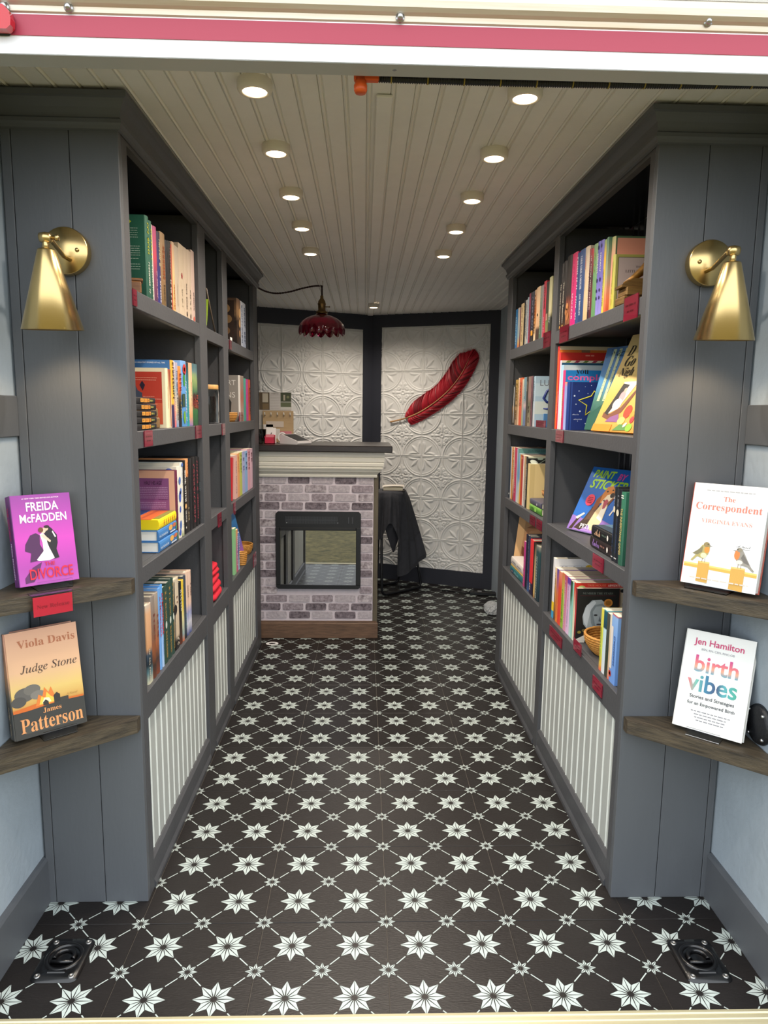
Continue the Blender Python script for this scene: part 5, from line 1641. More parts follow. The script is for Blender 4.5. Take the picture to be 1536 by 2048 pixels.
# ---- right near bay, second shelf
G = 'picture books on the second shelf, right near bay'
PL = 'second shelf of right near bay'
D2 = .215
rows = row('right', 1, PL, G, [
    (1.1725, .019, .284, [.05, (0, 'd8582c'), (.5, 'dc6430'), (.93, 'd85030'), (.96, 'b82c2c'), (1, 'b82c2c')], 'tall orange spine picture book', [('m', '8a3a1c', .2, .6, .3)], dict(d=D2)),
    (1.158, .0142, .262, [(0, 'c81f34'), (1, 'cc2a30')], 'red spine picture book with tiny white letters', [('m', 'f0c8c8', .5, .8, .3)], dict(d=D2)),
    (1.143, .0145, .234, 'e0c8d8', 'picture book with candy striped top', [], dict(d=D2)),
    (1.114, .0285, .217, [(0, 'd8c8c0'), (.3, 'cfdce4'), (1, '9ac4dc')], 'pale sky blue picture book', [], dict(d=D2)),
    (1.089, .0245, .198, [(0, 'b8285c'), (1, 'd03a74')], 'pink spine picture book with pink cartoon title', [('m', 'e8c84a', .3, .85, .4)], dict(d=D2)),
    (1.060, .0285, .158, [(0, '98a8dc'), (.9, '8a94cc'), (1, 'd8885c')], 'lavender spine picture book', [], dict(d=D2)),
    (1.031, .0285, .157, [(0, '1c3478'), (1, '1e3a80')], 'navy picture book with yellow star outline', [], dict(d=D2)),
])
o, sp, nf = rows[0]; poly(nf, [('cfc4a8', rect(0, .272, .214, .284)), ('d87a2c', rect(0, .0, .214, .272)), ('8a6a4a', rect(.075, .262, .105, .272))], o, 'cover_picture')
o, sp, nf = rows[1]; poly(nf, [('bc2a22', rect(0, 0, .214, .262))], o, 'cover_picture'); lines(nf, [(.085, .115, .252)], 'd88a7a', o, .004)
o, sp, nf = rows[2]
poly(nf, [('ded6c0', rect(0, .0, .214, .234))] + [(('6a7a34', '9a2c4a')[k % 2], [(.012 + k * .030, .2265), (.026 + k * .030, .2265), (.034 + k * .030, .2335), (.020 + k * .030, .2335)]) for k in range(6)] + [('1c4a68', rect(0, 0, .214, .226))], o, 'cover_picture')
o, sp, nf = rows[3]; poly(nf, [('8ab4cc', rect(0, 0, .214, .217)), ('b8ccd4', rect(0, .2, .214, .216)), ('7aaac8', rect(0, .15, .214, .19))], o, 'cover_picture')
o, sp, nf = rows[4]
poly(nf, [('1e7ac0', rect(0, 0, .214, .198))], o, 'cover_picture')
text(nf, 'you', .056, .190, .042, '14141c', o, 'serif', name='cover_title')
text(nf, 'complete', .085, .172, .156, 'd85a9a', o, 'bold', height=.026, name='cover_title')
o, sp, nf = rows[6]
st_ = [(a_ - .020, b_) for a_, b_ in [(.100, .128), (.092, .112), (.050, .098), (.078, .082), (.074, .050), (.104, .072), (.136, .050), (.130, .084), (.158, .100), (.118, .112)]]
poly(nf, [('1b2f70', rect(0, 0, .214, .157)), ('2c4a94', rect(.004, .0, .008, .157))], o, 'cover_picture')
mb = MB(); mb.tube([nf.p(a, b, .0008) for a, b in st_], .0022, 6, closed=True); mb.build('star_outline', ink('e0d838'), o)
poly(nf, [('c8d4e8', ell(a, b, s_, s_, 8)) for a, b, s_ in ((.018, .150, .0015), (.03, .128, .002), (.016, .112, .003), (.05, .142, .0012), (.032, .098, .0015), (.022, .085, .002), (.036, .062, .003), (.03, .03, .0014), (.056, .022, .002), (.07, .146, .0014), (.06, .12, .0016))], o, 'stars')
text(nf, 'Amelie', .022, .052, .022, 'c8d0e4', o, 'script', name='cover_title')
text(nf, 'Abdallah', .030, .036, .028, 'c8d0e4', o, 'script', name='cover_title')
o, f, spf = display('picture_book', Vector((.648, .975, SHELF_Z[1] + .001)), math.radians(-72), math.radians(15), .20, .270, .010, [.12, (0, '20242e'), (.22, '2c5a54'), (.36, '4a7a6a'), (.55, '4a8ab8'), (.75, '3a78b4'), (1, '4a6a94')], 'forest picture book with birch trunks and blue sky, second shelf of right near bay', G)
for a, w_ in ((.030, .016), (.058, .015), (.088, .013)):
    poly(f, [('b8c8a4', [(a - .01, .095), (a + w_ - .012, .095), (a + w_ + .006, .263), (a + .008, .263)])], o, 'birch_trunk')
    poly(f, [('20281f', ell(a + random.uniform(0, w_) - .004 + .016 * q / 14, .10 + q * .0115, random.uniform(.001, .0028), .0012, 6)) for q in range(14)], o, 'bark_marks', lift=.0009)
poly(f, [('1f2822', ell(.05 + random.gauss(.02, .03), .245 + random.gauss(0, .010), .003, .0014, 6, rot=random.random())) for q in range(30)] + [('d8e4e8', ell(.135, .185, .010, .010)), ('f4f8f4', ell(.135, .185, .005, .005)), ('2a5a4c', [(.0, .05), (.06, .085), (.13, .06), (.13, .0), (.0, .0)]), ('c8865c', [(.085, .092), (.105, .085), (.10, .10)])], o, 'leaves', lift=.0013)
text(f, 'Hoda', .150, .244, .048, 'dce8ee', o, 'sans', name='cover_title')
text(f, "I've", .052, .050, .052, 'f0f0ec', o, 'serif_it', name='cover_title', lift=.0032)
text(f, 'Since', .052, .020, .060, 'f0f0ec', o, 'script', name='cover_title', lift=.0032)
o, f, spf = display('picture_book', Vector((.624, .838, SHELF_Z[1] + .001)), math.radians(-81), math.radians(22.5), .27, .310, .010, [.04, (0, 'd88a34'), (.08, 'd8a04a'), (.35, 'd8b054'), (.6, 'd8bc78'), (1, 'd8c48c')], 'yellow picture book with doll in a walnut boat, second shelf of right near bay', G)
poly(f, [('7a4a34', [(.030, .045), (.075, .035), (.13, .060), (.16, .11), (.17, .14), (.15, .12), (.115, .075), (.07, .055), (.03, .06)]), ('2a2826', [(.035, .058), (.060, .050), (.115, .145), (.075, .150)]), ('e0d8cc', [(.058, .055), (.10, .070), (.155, .155), (.075, .155), (.076, .150), (.113, .145)]),
         ('d8a0a4', ell(.098, .108, .016, .018)), ('e0b098', ell(.102, .128, .008, .008)), ('ece4dc', ell(.088, .085, .024, .018)), ('8a5a8a', [(.06, .030), (.14, .030), (.12, .055), (.08, .045)]), ('c8442c', ell(.165, .062, .020, .020)), ('dc9a3c', ell(.195, .052, .012, .012)), ('c83a3a', ell(.205, .038, .010, .010)),
         ('e0d070', ell(.15, .034, .020, .012)), ('5a8a4a', [(.12, .004), (.20, .006), (.20, .020), (.15, .024)]), ('8ab83c', ell(.205, .015, .016, .012)), ('5a8a5a', [(.165, .12), (.185, .165), (.195, .16), (.18, .115)]), ('e8e0d0', ell(.18, .022, .010, .005, rot=.6)), ('dc8a2c', rect(.0, .0, .11, .022))], o, 'cover_picture')
for s_, a_, b_, w_ in (('D', .022, .256, .036), ('Go', .030, .222, .056), ('Nigh', .022, .184, .092)):
    text(f, s_, a_, b_, w_, '2e2a24', o, 'serif_it', name='cover_title', lift=.0016, align='L', maxh=.034)

# ---- right near bay, third shelf
G = 'books on the third shelf, right near bay'
PL = 'third shelf of right near bay'
o, f, spf = display('activity_book', Vector((.626, 1.045, SHELF_Z[2] + .001)), math.radians(-66), math.radians(27), .215, .232, .012, '1e62b4', 'blue sticker activity book with beagle dog on cover, third shelf of right near bay', G, hard=False)
poly(f, [('8a6ab4', [(0, 0), (.215, 0), (.215, .035), (.10, .062), (.06, .044), (0, .052)]), ('a884c8', [(.03, .004), (.12, .004), (.16, .02), (.06, .02)]),
         ('3c2a22', [(.008, .002), (.030, .050), (.042, .052), (.030, .02), (.024, .002)]), ('e8dcc4', [(.018, .044), (.048, .066), (.054, .062), (.030, .040)]),
         ('3c2c24', [(.030, .008), (.058, .045), (.075, .090), (.100, .105), (.108, .06), (.085, .022), (.06, .004)]), ('5a4030', [(.062, .04), (.08, .085), (.098, .098), (.10, .05)]),
         ('e0c89a', [(.085, .030), (.095, .075), (.112, .112), (.138, .105), (.140, .045), (.125, .010), (.105, .010)]), ('f0e8d8', [(.112, .055), (.118, .100), (.136, .098), (.138, .045)]),
         ('8a4c24', [(.078, .080), (.080, .118), (.098, .142), (.108, .14), (.104, .108), (.092, .082)]), ('7a4420', [(.138, .100), (.152, .128), (.150, .158), (.140, .150), (.132, .112)]),
         ('c87a30', [(.098, .108), (.096, .140), (.106, .166), (.128, .172), (.142, .158), (.144, .130), (.130, .108)]), ('e8d4b4', [(.104, .112), (.118, .138), (.140, .146), (.146, .132), (.130, .108), (.114, .100)]),
         ('1a1616', ell(.139, .139, .009, .009)), ('1a1616', ell(.113, .150, .004, .003)), ('1a1616', ell(.134, .157, .004, .003)), ('b04a58', [(.114, .116), (.124, .124), (.134, .118), (.130, .092), (.120, .088)]), ('4a2a24', [(.108, .116), (.114, .122), (.118, .114)]),
         ('e0405c', ell(.052, .112, .020, .021, 22)), ('e8e0d0', [(.160, .072), (.170, .098), (.175, .096), (.166, .070)]), ('e8e0d0', ell(.182, .104, .005, .007))], o, 'cover_picture')
lines(f, [(.042, .064, .121 - k * .006) for k in range(4)], '7a1c34', o, .0022, lift=.0026)
text(f, 'PAINT', .068, .208, .100, 'a8d838', o, 'bold_it', height=.028, name='cover_title')
text(f, 'BY', .150, .204, .040, 'd84a9a', o, 'bold_it', height=.024, name='cover_title')
text(f, 'STICKER', .104, .172, .165, 'a8d838', o, 'bold_it', height=.034, name='cover_title')
text(f, 'KIDS', .176, .138, .052, 'f0f0f0', o, 'serif', height=.018, name='cover_title', lift=.0026)
text(f, 'PETS', .080, .019, .046, 'f4f4f4', o, 'serif', height=.016, name='cover_title', lift=.0028)
for k, (cc, hx, lab, yb) in enumerate((('231a1c', '9a78c0', 'dark brown thick paperback with lilac title, lower of the two lying', .572), ('14171a', 'd0a888', 'black thick paperback with peach title, upper of the two lying', .574))):
    M = Matrix.Translation((.617 - .002 * k, .760 - .014 * k, SHELF_Z[2] + .0006 + k * .0335)) @ Matrix.Rotation(-PI / 2, 4, 'Z')
    o, sp, tp, en = flat_book('book', M, .130, .186 - .008 * k, .033, cc, lab + ' on right third shelf', 'thick dark paperbacks lying flat', hard=True)
    text(sp, ('Ember', 'Ash')[k], .055, .018, .058 - .008 * k, hx, o, 'script', height=.020, name='spine_lettering')
    lines(sp, [(.092, .128, .018)], '7a5a52' if k == 0 else '4a5a50', o, .005)
    poly(sp, [('e0dcd4', ell(.150 - .01 * k, .017, .006, .008))], o, 'spine_emblem')
    poly(tp, [('3a4a58', rect(.004, .004, .178, .128)), ('5a7a90', [(.004, .03), (.178, .05), (.178, .09), (.004, .07)]), ('1c2430', [(.004, .09), (.178, .1), (.178, .128), (.004, .128)])], o, 'cover_picture')
rows = row('right', 2, PL, G, [
    (.542, .0215, .200, '1d2228', 'first black book with round white emblem', [('m', '8a9098', .08, .25, .3), ('e', 'd0c8b0', .30, .009, .007), ('m', '3c5078', .4, .88, .3), ('b', 'd0d0d0', .935, .95, .2, .8)], dict(d=.15)),
    (.513, .0285, .197, '1a1f26', 'second black book with round white emblem', [('m', '8a9098', .08, .25, .3), ('e', 'd0c8b0', .32, .009, .009), ('m', '3c5078', .4, .88, .26), ('b', 'd0d0d0', .935, .95, .2, .8)], dict(d=.15)),
    (.485, .0275, .192, [(0, '2c5a48'), (1, '3a7a60')], 'green book with gold INHERITANCE GAMES title', [('t', 'THE INHERITANCE GAMES', 'bold', 'c8b070', .22, .86, .5), ('b', 'e0e4dc', .04, .055, .2, .8), ('b', 'e0e4dc', .07, .085, .2, .8)], dict(d=.15)),
])

# ---- right near bay, bottom shelf
G = 'books on the bottom shelf, right near bay'
PL = 'bottom shelf of right near bay'
rows = row('right', 3, PL, G, [
    (1.100, .027, .216, [(0, '3a9ac8'), (.12, '3a9ac8'), (.125, 'e8c42c'), (.27, 'e8c42c'), (.28, 'dcdce0'), (1, 'e0e0e2')], 'white I Can Read book with yellow and blue foot', [], dict(d=.175, hard=False)),
    (1.077, .0225, .187, [.3, (0, '4a3a2a'), (.5, 'c88a4a'), (1, 'd8b890')], 'tan patterned spine book', [('m', '2a2a2a', .1, .9, .3)], dict(d=.16, hard=False)),
    (1.051, .0255, .188, [.2, (0, 'd87a2c'), (.5, 'c86a3a'), (1, '5a4a9a')], 'purple topped spine book', [], dict(d=.16, hard=False)),
    (1.012, .0385, .186, [.05, (0, 'd8402c'), (.7, 'd04a34'), (1, 'd88a70')], 'red spine book with peach cover', [], dict(d=.16, hard=False)),
    (.981, .0305, .190, [.1, (0, '8ab03c'), (.6, 'a0c04c'), (1, 'c86a4a')], 'grass green spine book', [('m', '4a6a1c', .3, .9, .3)], dict(d=.16, hard=False)),
    (.950, .0305, .190, [.15, (0, 'd090a8'), (.5, 'c87898'), (1, 'b04a6a')], 'rose pink spine book', [('m', 'f0d8e0', .1, .9, .3)], dict(d=.16, hard=False)),
    (.914, .0355, .189, [.05, (0, 'd8b8d8'), (.85, 'c8a8cc'), (.9, '6a3a9a'), (1, '6a3a9a')], 'lilac spine book', [('m', 'a87ab0', .15, .9, .2)], dict(d=.16, hard=False)),
    (.891, .0225, .186, [.2, (0, 'b8d0d0'), (.5, '8ab8b0'), (.75, '2c5a3c'), (1, '24402c')], 'dark green topped spine book', [], dict(d=.16, hard=False)),
    (.876, .0145, .185, '8ac0b0', 'thin mint spine book', [], dict(d=.16, hard=False)),
    (.857, .0185, .190, [(0, 'd8d4c0'), (.5, 'd8ccb0'), (.9, 'c8382c'), (1, 'c8382c')], 'red topped ADVENTURES book', [], dict(d=.168, hard=False)),
    (.842, .0145, .176, [.2, (0, '2a1c1c'), (.5, 'b03038'), (1, '7a2a2e')], 'black NUMBER THE STARS book with girl on cover', [], dict(d=.135, hard=False)),
])
o, sp, nf = rows[0]
poly(nf, [('dcdcde', rect(0, 0, .174, .2155)), ('b8b8c0', rect(.0, .168, .174, .170)), ('8a8a9a', rect(.014, .1905, .108, .1915)), ('8a8a9a', rect(.014, .1755, .108, .1765)), ('e4e4e6', rect(.0145, .1768, .1075, .1902)), ('d8b02c', ell(.120, .186, .014, .009))], o, 'cover_picture')
text(nf, 'I Can Read!', .060, .1835, .076, '3a3a44', o, 'serif', name='cover_title', lift=.001)
text(nf, 'fun', .120, .186, .012, '5a4a1c', o, 'bold', lift=.001)
for k, hx in ((1, 'd8a070'), (3, 'd89070'), (4, 'c8b050'), (5, 'd89a88'), (6, 'c0a0b0')):
    o, sp, nf = rows[k]
    h_ = {1: .187, 3: .186, 4: .190, 5: .190, 6: .189}[k]
    poly(nf, [(hx, rect(0, 0, .159, h_))], o, 'cover_tint')
o, sp, nf = rows[9]
poly(nf, [('d0c4b0', rect(0, 0, .167, .1895)), ('c02c22', rect(0, .176, .167, .1895)), ('a8b468', ell(.018, .175, .012, .007)), ('2a2c34', ell(.15, .165, .008, .006)), ('4a4a52', ell(.158, .12, .008, .012))], o, 'cover_picture')
text(nf, 'TREE HOUSE', .065, .183, .060, 'd87a5a', o, 'bold', height=.007, name='cover_title', lift=.001)
text(nf, 'ADVENTURES', .130, .1825, .058, 'f0e4d8', o, 'serif', height=.007, name='cover_title', lift=.001)
o, sp, nf = rows[10]
poly(nf, [('1c1e1e', rect(0, 0, .134, .1755)), ('6a2430', rect(.01, .1525, .125, .1533)), ('9aa4a8', [(.020, .085), (.028, .115), (.048, .138), (.078, .140), (.104, .120), (.110, .08), (.104, .05), (.09, .03), (.06, .022), (.040, .040), (.024, .060)]),
         ('c0c8cc', [(.022, .09), (.032, .122), (.055, .138), (.062, .130), (.046, .108), (.040, .075), (.036, .05), (.026, .066)]), ('7a868a', [(.044, .100), (.056, .122), (.082, .128), (.100, .110), (.104, .080), (.098, .052), (.080, .034), (.060, .040), (.048, .065)]),
         ('9aa6aa', [(.052, .100), (.062, .118), (.084, .120), (.096, .100), (.098, .076), (.090, .055), (.076, .044), (.062, .056)]), ('2a3034', ell(.062, .090, .006, .003)), ('2a3034', ell(.088, .088, .006, .003)), ('5a6468', [(.075, .088), (.072, .070), (.080, .068)]), ('3a2c30', ell(.074, .060, .009, .0022)),
         ('4a565a', [(.052, .020), (.058, .044), (.080, .034), (.10, .045), (.112, .0), (.040, .0)]), ('b87a34', ell(.100, .130, .014, .013)), ('8a5a24', ell(.100, .130, .009, .008)), ('dcd8cc', [(.0, .0), (.0, .010), (.028, .024), (.034, .020), (.030, .0)]), ('8a7a34', ell(.012, .034, .006, .005)), ('6a6034', ell(.026, .040, .006, .005))], o, 'portrait')
text(nf, 'NUMBER THE STARS', .065, .161, .096, '6a706a', o, 'serif', name='cover_title', lift=.0022, maxh=.009)
rows = row('right', 3, PL, G, [
    (.595, .0195, .180, [.03, (0, 'd8584a'), (.1, 'd8b04a'), (.3, 'c8d454'), (1, 'd8cc50')], 'lime yellow spine book', [('m', '7a8a2c', .3, .85, .3)], dict(d=.14, hard=False)),
    (.569, .0245, .183, [(0, 'd8dce0'), (.7, 'b8d4dc'), (.72, '1c3a4a'), (.98, '1c5a6a'), (1, '8ad0d8')], 'white and cyan spine book', [], dict(d=.14, hard=False)),
    (.545, .0235, .180, [.1, (0, '3a3a30'), (.3, '2a3a2c'), (1, '4a4a44')], 'dark green spine book', [('m', '6a6a54', .2, .7, .3)], dict(d=.14, hard=False)),
    (.531, .0135, .184, [(0, 'd8604c'), (.1, 'c8a488'), (.4, 'c8b090'), (1, 'd8d0c0')], 'thin cream spine book', [], dict(d=.14, hard=False)),
    (.487, .0435, .190, [(0, '6a94d8'), (.7, '7aa4e0'), (.97, '8ab0e0'), (1, 'b83a3a')], 'light blue spine book with red heart', [('b', 'dcd4cc', .18, .80, .03, .40), ('e', 'c8342c', .88, .009, .009, .2), ('e', 'e8d8d4', .88, .005, .005, .2), ('m', '3a5a9a', .3, .75, .2, .7)], dict(d=.14, hard=False)),
])

# ---- right far bay
G = 'paperbacks on the top shelf, right far bay'
PL = 'top shelf of right far bay'
rows = row('right', 0, PL, G, [
    (1.877, .0455, .172, [.1, (0, '2a5a90'), (.3, '3a7aa8'), (1, '1c5a88')], 'blue spine paperback at the far end', [('m', 'a8c8dc', .2, .95, .4)]),
    (1.832, .0445, .172, [.08, (0, 'b0503a'), (.12, 'b89058'), (.3, '8a9a98'), (1, 'a89890')], 'grey tan spine paperback', []),
    (1.816, .0155, .168, '5a1c28', 'thin maroon paperback', []),
    (1.759, .0565, .180, [(0, 'b8a074'), (1, 'c0aa84')], 'wide sand coloured paperback', [('m', '6a5a40', .1, .9, .2)]),
    (1.730, .0285, .189, '1a1818', 'black paperback with amber print', [('m', 'b89a5a', .08, .4, .4)]),
    (1.697, .0325, .184, [.1, (0, 'a8a090'), (.5, '9a9c98'), (1, 'a8acac')], 'pale stone grey paperback', [('m', '4a4c4c', .1, .8, .3)]),
    (1.671, .0255, .190, '9aa8b4', 'bluish grey paperback', [('m', '4a5a6a', .1, .9, .3)]),
    (1.641, .0295, .201, [(0, '8a2a40'), (.6, '7a2c44'), (1, '8a3a54')], 'wine red paperback', [('m', 'b87a8a', .3, .9, .3)]),
    (1.618, .0225, .201, '2a2430', 'dark violet paperback', [('m', '7a7088', .1, .9, .3)]),
    (1.577, .0415, .199, [.2, (0, '2a2420'), (.14, '2a2420'), (.5, '24222a'), (1, '3a3a48')], 'black dotted paperback with yellow sticker', [('m', '8a90a8', .1, .8, .4), ('b', 'd8942c', .76, .86, .05, .8)]),
    (1.543, .0325, .199, [.1, (0, 'd0c0a0'), (.4, 'b87a3c'), (.6, 'b8622c'), (1, 'c0a080')], 'amber and cream paperback', [('m', '5a3a20', .1, .9, .4)]),
    (1.486, .0565, .203, [.06, (0, '3a2a24'), (.2, '4a3830'), (.28, 'c8a07c'), (.6, 'd8b48c'), (1, 'd4b490')], 'wide cream paperback with dark figure foot', [('e', '3a2a20', .52, .006, .008)]),
    (1.449, .0375, .199, [.1, (0, '4a6a54'), (.5, '5a6a5a'), (1, '8a8c84')], 'grey green paperback', [('m', 'a8b0a0', .2, .9, .25)]),
    (1.432, .0165, .199, '8a7078', 'thin mauve paperback', []),
    (1.395, .0365, .207, [(0, 'b02440'), (1, 'b83a48')], 'crimson paperback', [('m', '4a1020', .1, .5, .35), ('m', 'e0b0b8', .6, .95, .3)]),
    (1.355, .0395, .198, [.1, (0, '8a6a4a'), (.25, '6a7a4a'), (.45, '3a3a2c'), (1, '2a2622')], 'dark olive paperback', [('b', 'b08078', .58, .70, .3, .8)]),
    (1.313, .0405, .208, [(0, '2a2c2a'), (.3, '3a3a34'), (.4, 'c0b890'), (1, 'b8b68c')], 'pale olive book against the divider', [('m', 'c8ccc8', .55, .8, .3)]),
], d=.115, hard=False)
G = 'books on the second shelf, right far bay'
PL = 'second shelf of right far bay'
rows = row('right', 1, PL, G, [
    (1.874, .0575, .178, [.06, (0, '2a2620'), (.3, '4a3820'), (.42, '7a5a30'), (.5, '1c2222'), (1, '202626')], 'black book with white stripe at the far end', [('b', 'd8d8d4', .05, .95, .68, .86)]),
    (1.812, .0545, .198, [.1, (0, 'a08468'), (.5, '9a7a4a'), (1, 'a8863c')], 'golden tan spine book', [('m', '5a4420', .08, .9, .35)]),
    (1.786, .0245, .204, 'd0b090', 'cream peach spine book', [('m', '6a4a30', .1, .6, .3)]),
    (1.734, .0525, .203, [.05, (0, 'c8502c'), (.7, 'c05a3a'), (1, 'c86038')], 'brick orange spine book', [('m', '5a2a20', .1, .6, .3)]),
    (1.704, .0295, .195, [.1, (0, '8a9870'), (.5, '9aa098'), (1, 'c8b8a0')], 'pale sage spine book', [('m', 'd8d4cc', .1, .55, .3)]),
    (1.657, .0465, .202, [(0, '5a6a90'), (.3, '6a7a98'), (.42, 'b8a0a0'), (.55, '5a7a88'), (1, '6a8a94')], 'steel blue spine book', [('m', 'd8dce0', .2, .5, .2)]),
    (1.623, .0335, .202, [.15, (0, '5a4a34'), (.4, '2a2a24'), (1, '2c2620')], 'dark brown spine book', [('m', 'c8b8a0', .1, .3, .3)]),
    (1.573, .0495, .201, [.15, (0, '8a7a60'), (.45, '5a5a44'), (.6, '8a6a64'), (1, '7a6860')], 'mauve brown spine book', [('m', '3a2e28', .6, .95, .3)]),
    (1.546, .0265, .201, '6a4850', 'plum spine book', [('m', '2a1c24', .1, .9, .3)]),
    (1.530, .0155, .201, '2a2c34', 'thin charcoal spine book', []),
    (1.501, .0285, .198, [(0, 'b8b4b8'), (.5, 'a8b8c4'), (1, '98b4c4')], 'light blue LUC cover book facing door', [('m', '3a5a7a', .1, .5, .3)], dict(d=.19)),
], hard=False)
o, sp, nf = rows[-1]
poly(nf, [('a4bccb', rect(0, 0, .189, .1975)), ('b8ccd4', rect(0, .12, .189, .17)), ('c8d0c8', rect(0, .05, .189, .1))], o, 'cover_picture')
text(nf, 'LUCY', .058, .172, .080, '6a6a74', o, 'sans', name='cover_title')
mb = MB(); mb.tube([nf.p(a, b, .0008) for a, b in ((.085, .150), (.070, .156), (.046, .140), (.034, .112), (.046, .098), (.072, .092), (.070, .078), (.050, .070), (.034, .072))], [.0022, .004, .005, .0055, .005, .005, .0045, .004, .002], 8); mb.build('title_letter', ink('1e2e6e'), o)
poly(nf, [('1e2e6e', [(.062, .005), (.076, .005), (.092, .065), (.086, .065)])], o, 'title_letter')
r = empty('small_book', (.640, 1.425, SHELF_Z[1] + .0006), label='small blue and orange booklet standing behind the pink tag, right far bay', cat='booklet')
mb = MB(); mb.box(-.012, .075, 0, .010, 0, .052, 0, .001); mb.build('cover', ink('4a7aa8'), r)
mb = MB(); mb.box(.022, .074, -.0012, .0, .004, .048); mb.build('orange_picture', ink('c8703c'), r)
G = 'books on the third shelf, right far bay'
PL = 'third shelf of right far bay'
rows = row('right', 2, PL, G, [
    (1.945, .002, .1, '1c2c48', 'x'),
][:0] + [
    (1.905, .034, .236, [(0, '1c2638'), (1, '24384c')], 'navy spine book at the far end', [('b', 'd0d0d0', .9, .93, .3, .7)]),
    (1.890, .0145, .237, 'ccc8c0', 'thin white spine book', []),
    (1.858, .0315, .237, [(0, 'c88a44'), (1, 'c8803c')], 'ochre spine book', [('m', '8a5a2a', .5, .9, .2)]),
    (1.833, .0245, .236, [.05, (0, '7a2a2c'), (.4, 'c8b898'), (1, 'd0c4a8')], 'cream spine book with black letters', [('m', '1c1c1c', .05, .6, .5)]),
    (1.783, .0495, .238, [.05, (0, 'b82c54'), (1, 'b8284c')], 'raspberry spine book', [('m', 'e8c8d0', .3, .85, .2)]),
    (1.768, .0145, .236, 'a8a4c0', 'thin pale lavender book', []),
    (1.746, .0215, .238, [(0, 'c8d0cc'), (.5, '5a8a9c'), (1, '6a9a94')], 'teal JOANNA book with cover to the door', [], dict(d=.19)),
    (1.717, .0285, .216, [(0, 'c8bc9c'), (.4, 'a8b8c8'), (.5, '5a88c0'), (1, '7a9cc0')], 'blue and cream spine book', [], dict(d=.19)),
    (1.700, .0165, .214, 'c8963c', 'thin mustard spine book', [], dict(d=.17)),
    (1.656, .0435, .213, [(0, 'c04028'), (.4, 'a83428'), (1, '9a2c28')], 'brick red spine book', [('b', 'd8907a', .04, .08, .3, .7)], dict(d=.17)),
    (1.641, .0145, .213, 'dcd4cc', 'thin white book beside brick red one', [], dict(d=.17)),
    (1.607, .0335, .213, [.05, (0, 'b8b4b0'), (.4, 'a08c78'), (1, 'b09068')], 'taupe spine book', [('m', 'd8d0c4', .4, .9, .25)], dict(d=.17)),
    (1.572, .0345, .213, '1c1c1a', 'black spine book with white flower cover', [('m', 'd0ccc0', .15, .85, .3)], dict(d=.17)),
    (1.534, .0375, .186, [(0, 'd0bc80'), (1, 'd0ba84')], 'pale straw coloured book with blank cover', [], dict(d=.17)),
], hard=False)
o, sp, nf = rows[6]
poly(nf, [('5c8a86', rect(0, 0, .189, .2375)), ('4e7c7a', rect(0, .21, .189, .215))], o, 'cover_picture')
text(nf, 'JOANNA CANN', .085, .226, .130, '3a5a5e', o, 'sans', name='cover_title', maxh=.012)
o, sp, nf = rows[7]; poly(nf, [('5a84b0', rect(0, 0, .189, .2155)), ('8aa4c0', rect(0, .204, .189, .209))], o, 'cover_picture')
o, sp, nf = rows[12]
poly(nf, [('1a1c1c', rect(0, 0, .169, .2125)), ('b8bca4', rect(0, .207, .169, .2125)), ('c8d0c4', ell(.025, .190, .018, .009, rot=-.4)), ('a8b8a8', ell(.05, .205, .012, .005)), ('8a9888', [(.045, .186), (.075, .206), (.077, .204), (.047, .184)])], o, 'cover_picture')
o, sp, nf = rows[13]; poly(nf, [('c8b078', rect(0, 0, .169, .1855)), ('d4bc84', rect(.02, 0, .07, .1855)), ('c09a64', rect(.085, 0, .12, .1855))], o, 'wood_grain_cover')
for k, (hx, lab, hh) in enumerate((('4a8a2c', 'leaf green book lying flat under the grey one, right far bay', .026), ('4a4a5c', 'slate grey book lying flat on the green one, right far bay', .022))):
    M = Matrix.Translation((.616, 1.528, SHELF_Z[2] + .0006 + k * .0265)) @ Matrix.Rotation(-PI / 2, 4, 'Z')
    o, sp, tp, en = flat_book('book', M, .14, .18, hh, [.25, (0, '3a7a20'), (.5, hx), (1, '7ab04a')] if k == 0 else hx, lab, 'books lying flat in the right far bay')
    if k: poly(sp, [('c8c4cc', ell(.12, .010, .006, .005))], o, 'spine_emblem')
    else: poly(sp, [('8ac05a', ell(.10, .013, .016, .008)), ('3a6a1c', ell(.05, .013, .02, .006))], o, 'spine_leaves')
r = empty('wooden_dish', (.690, 1.430, SHELF_Z[2] + .0006 + .0495), label='small tan wooden dish on top of the grey and green books, right far bay', cat='dish')
mb = MB(); mb.lathe([(0, .002), (.030, .002), (.052, .022), (.056, .038), (.053, .038), (.048, .024), (.028, .008), (0, .007)], 0, 0, 0, 36); mb.build('bowl', mat('tan_turned_wood', 'a87a4a', .5, color2='8a5e34', nscale=9), r)
G = 'books on the bottom shelf, right far bay'
PL = 'bottom shelf of right far bay'
o, f, spf = display('book', Vector((.630, 1.888, SHELF_Z[3] + .001)), math.radians(-40), math.radians(13), .19, .238, .030, [.02, (0, '8a6a50'), (.2, 'b88c60'), (1, 'a8845c')], 'tan book with bearded man portrait cover leaning, bottom shelf of right far bay', G)
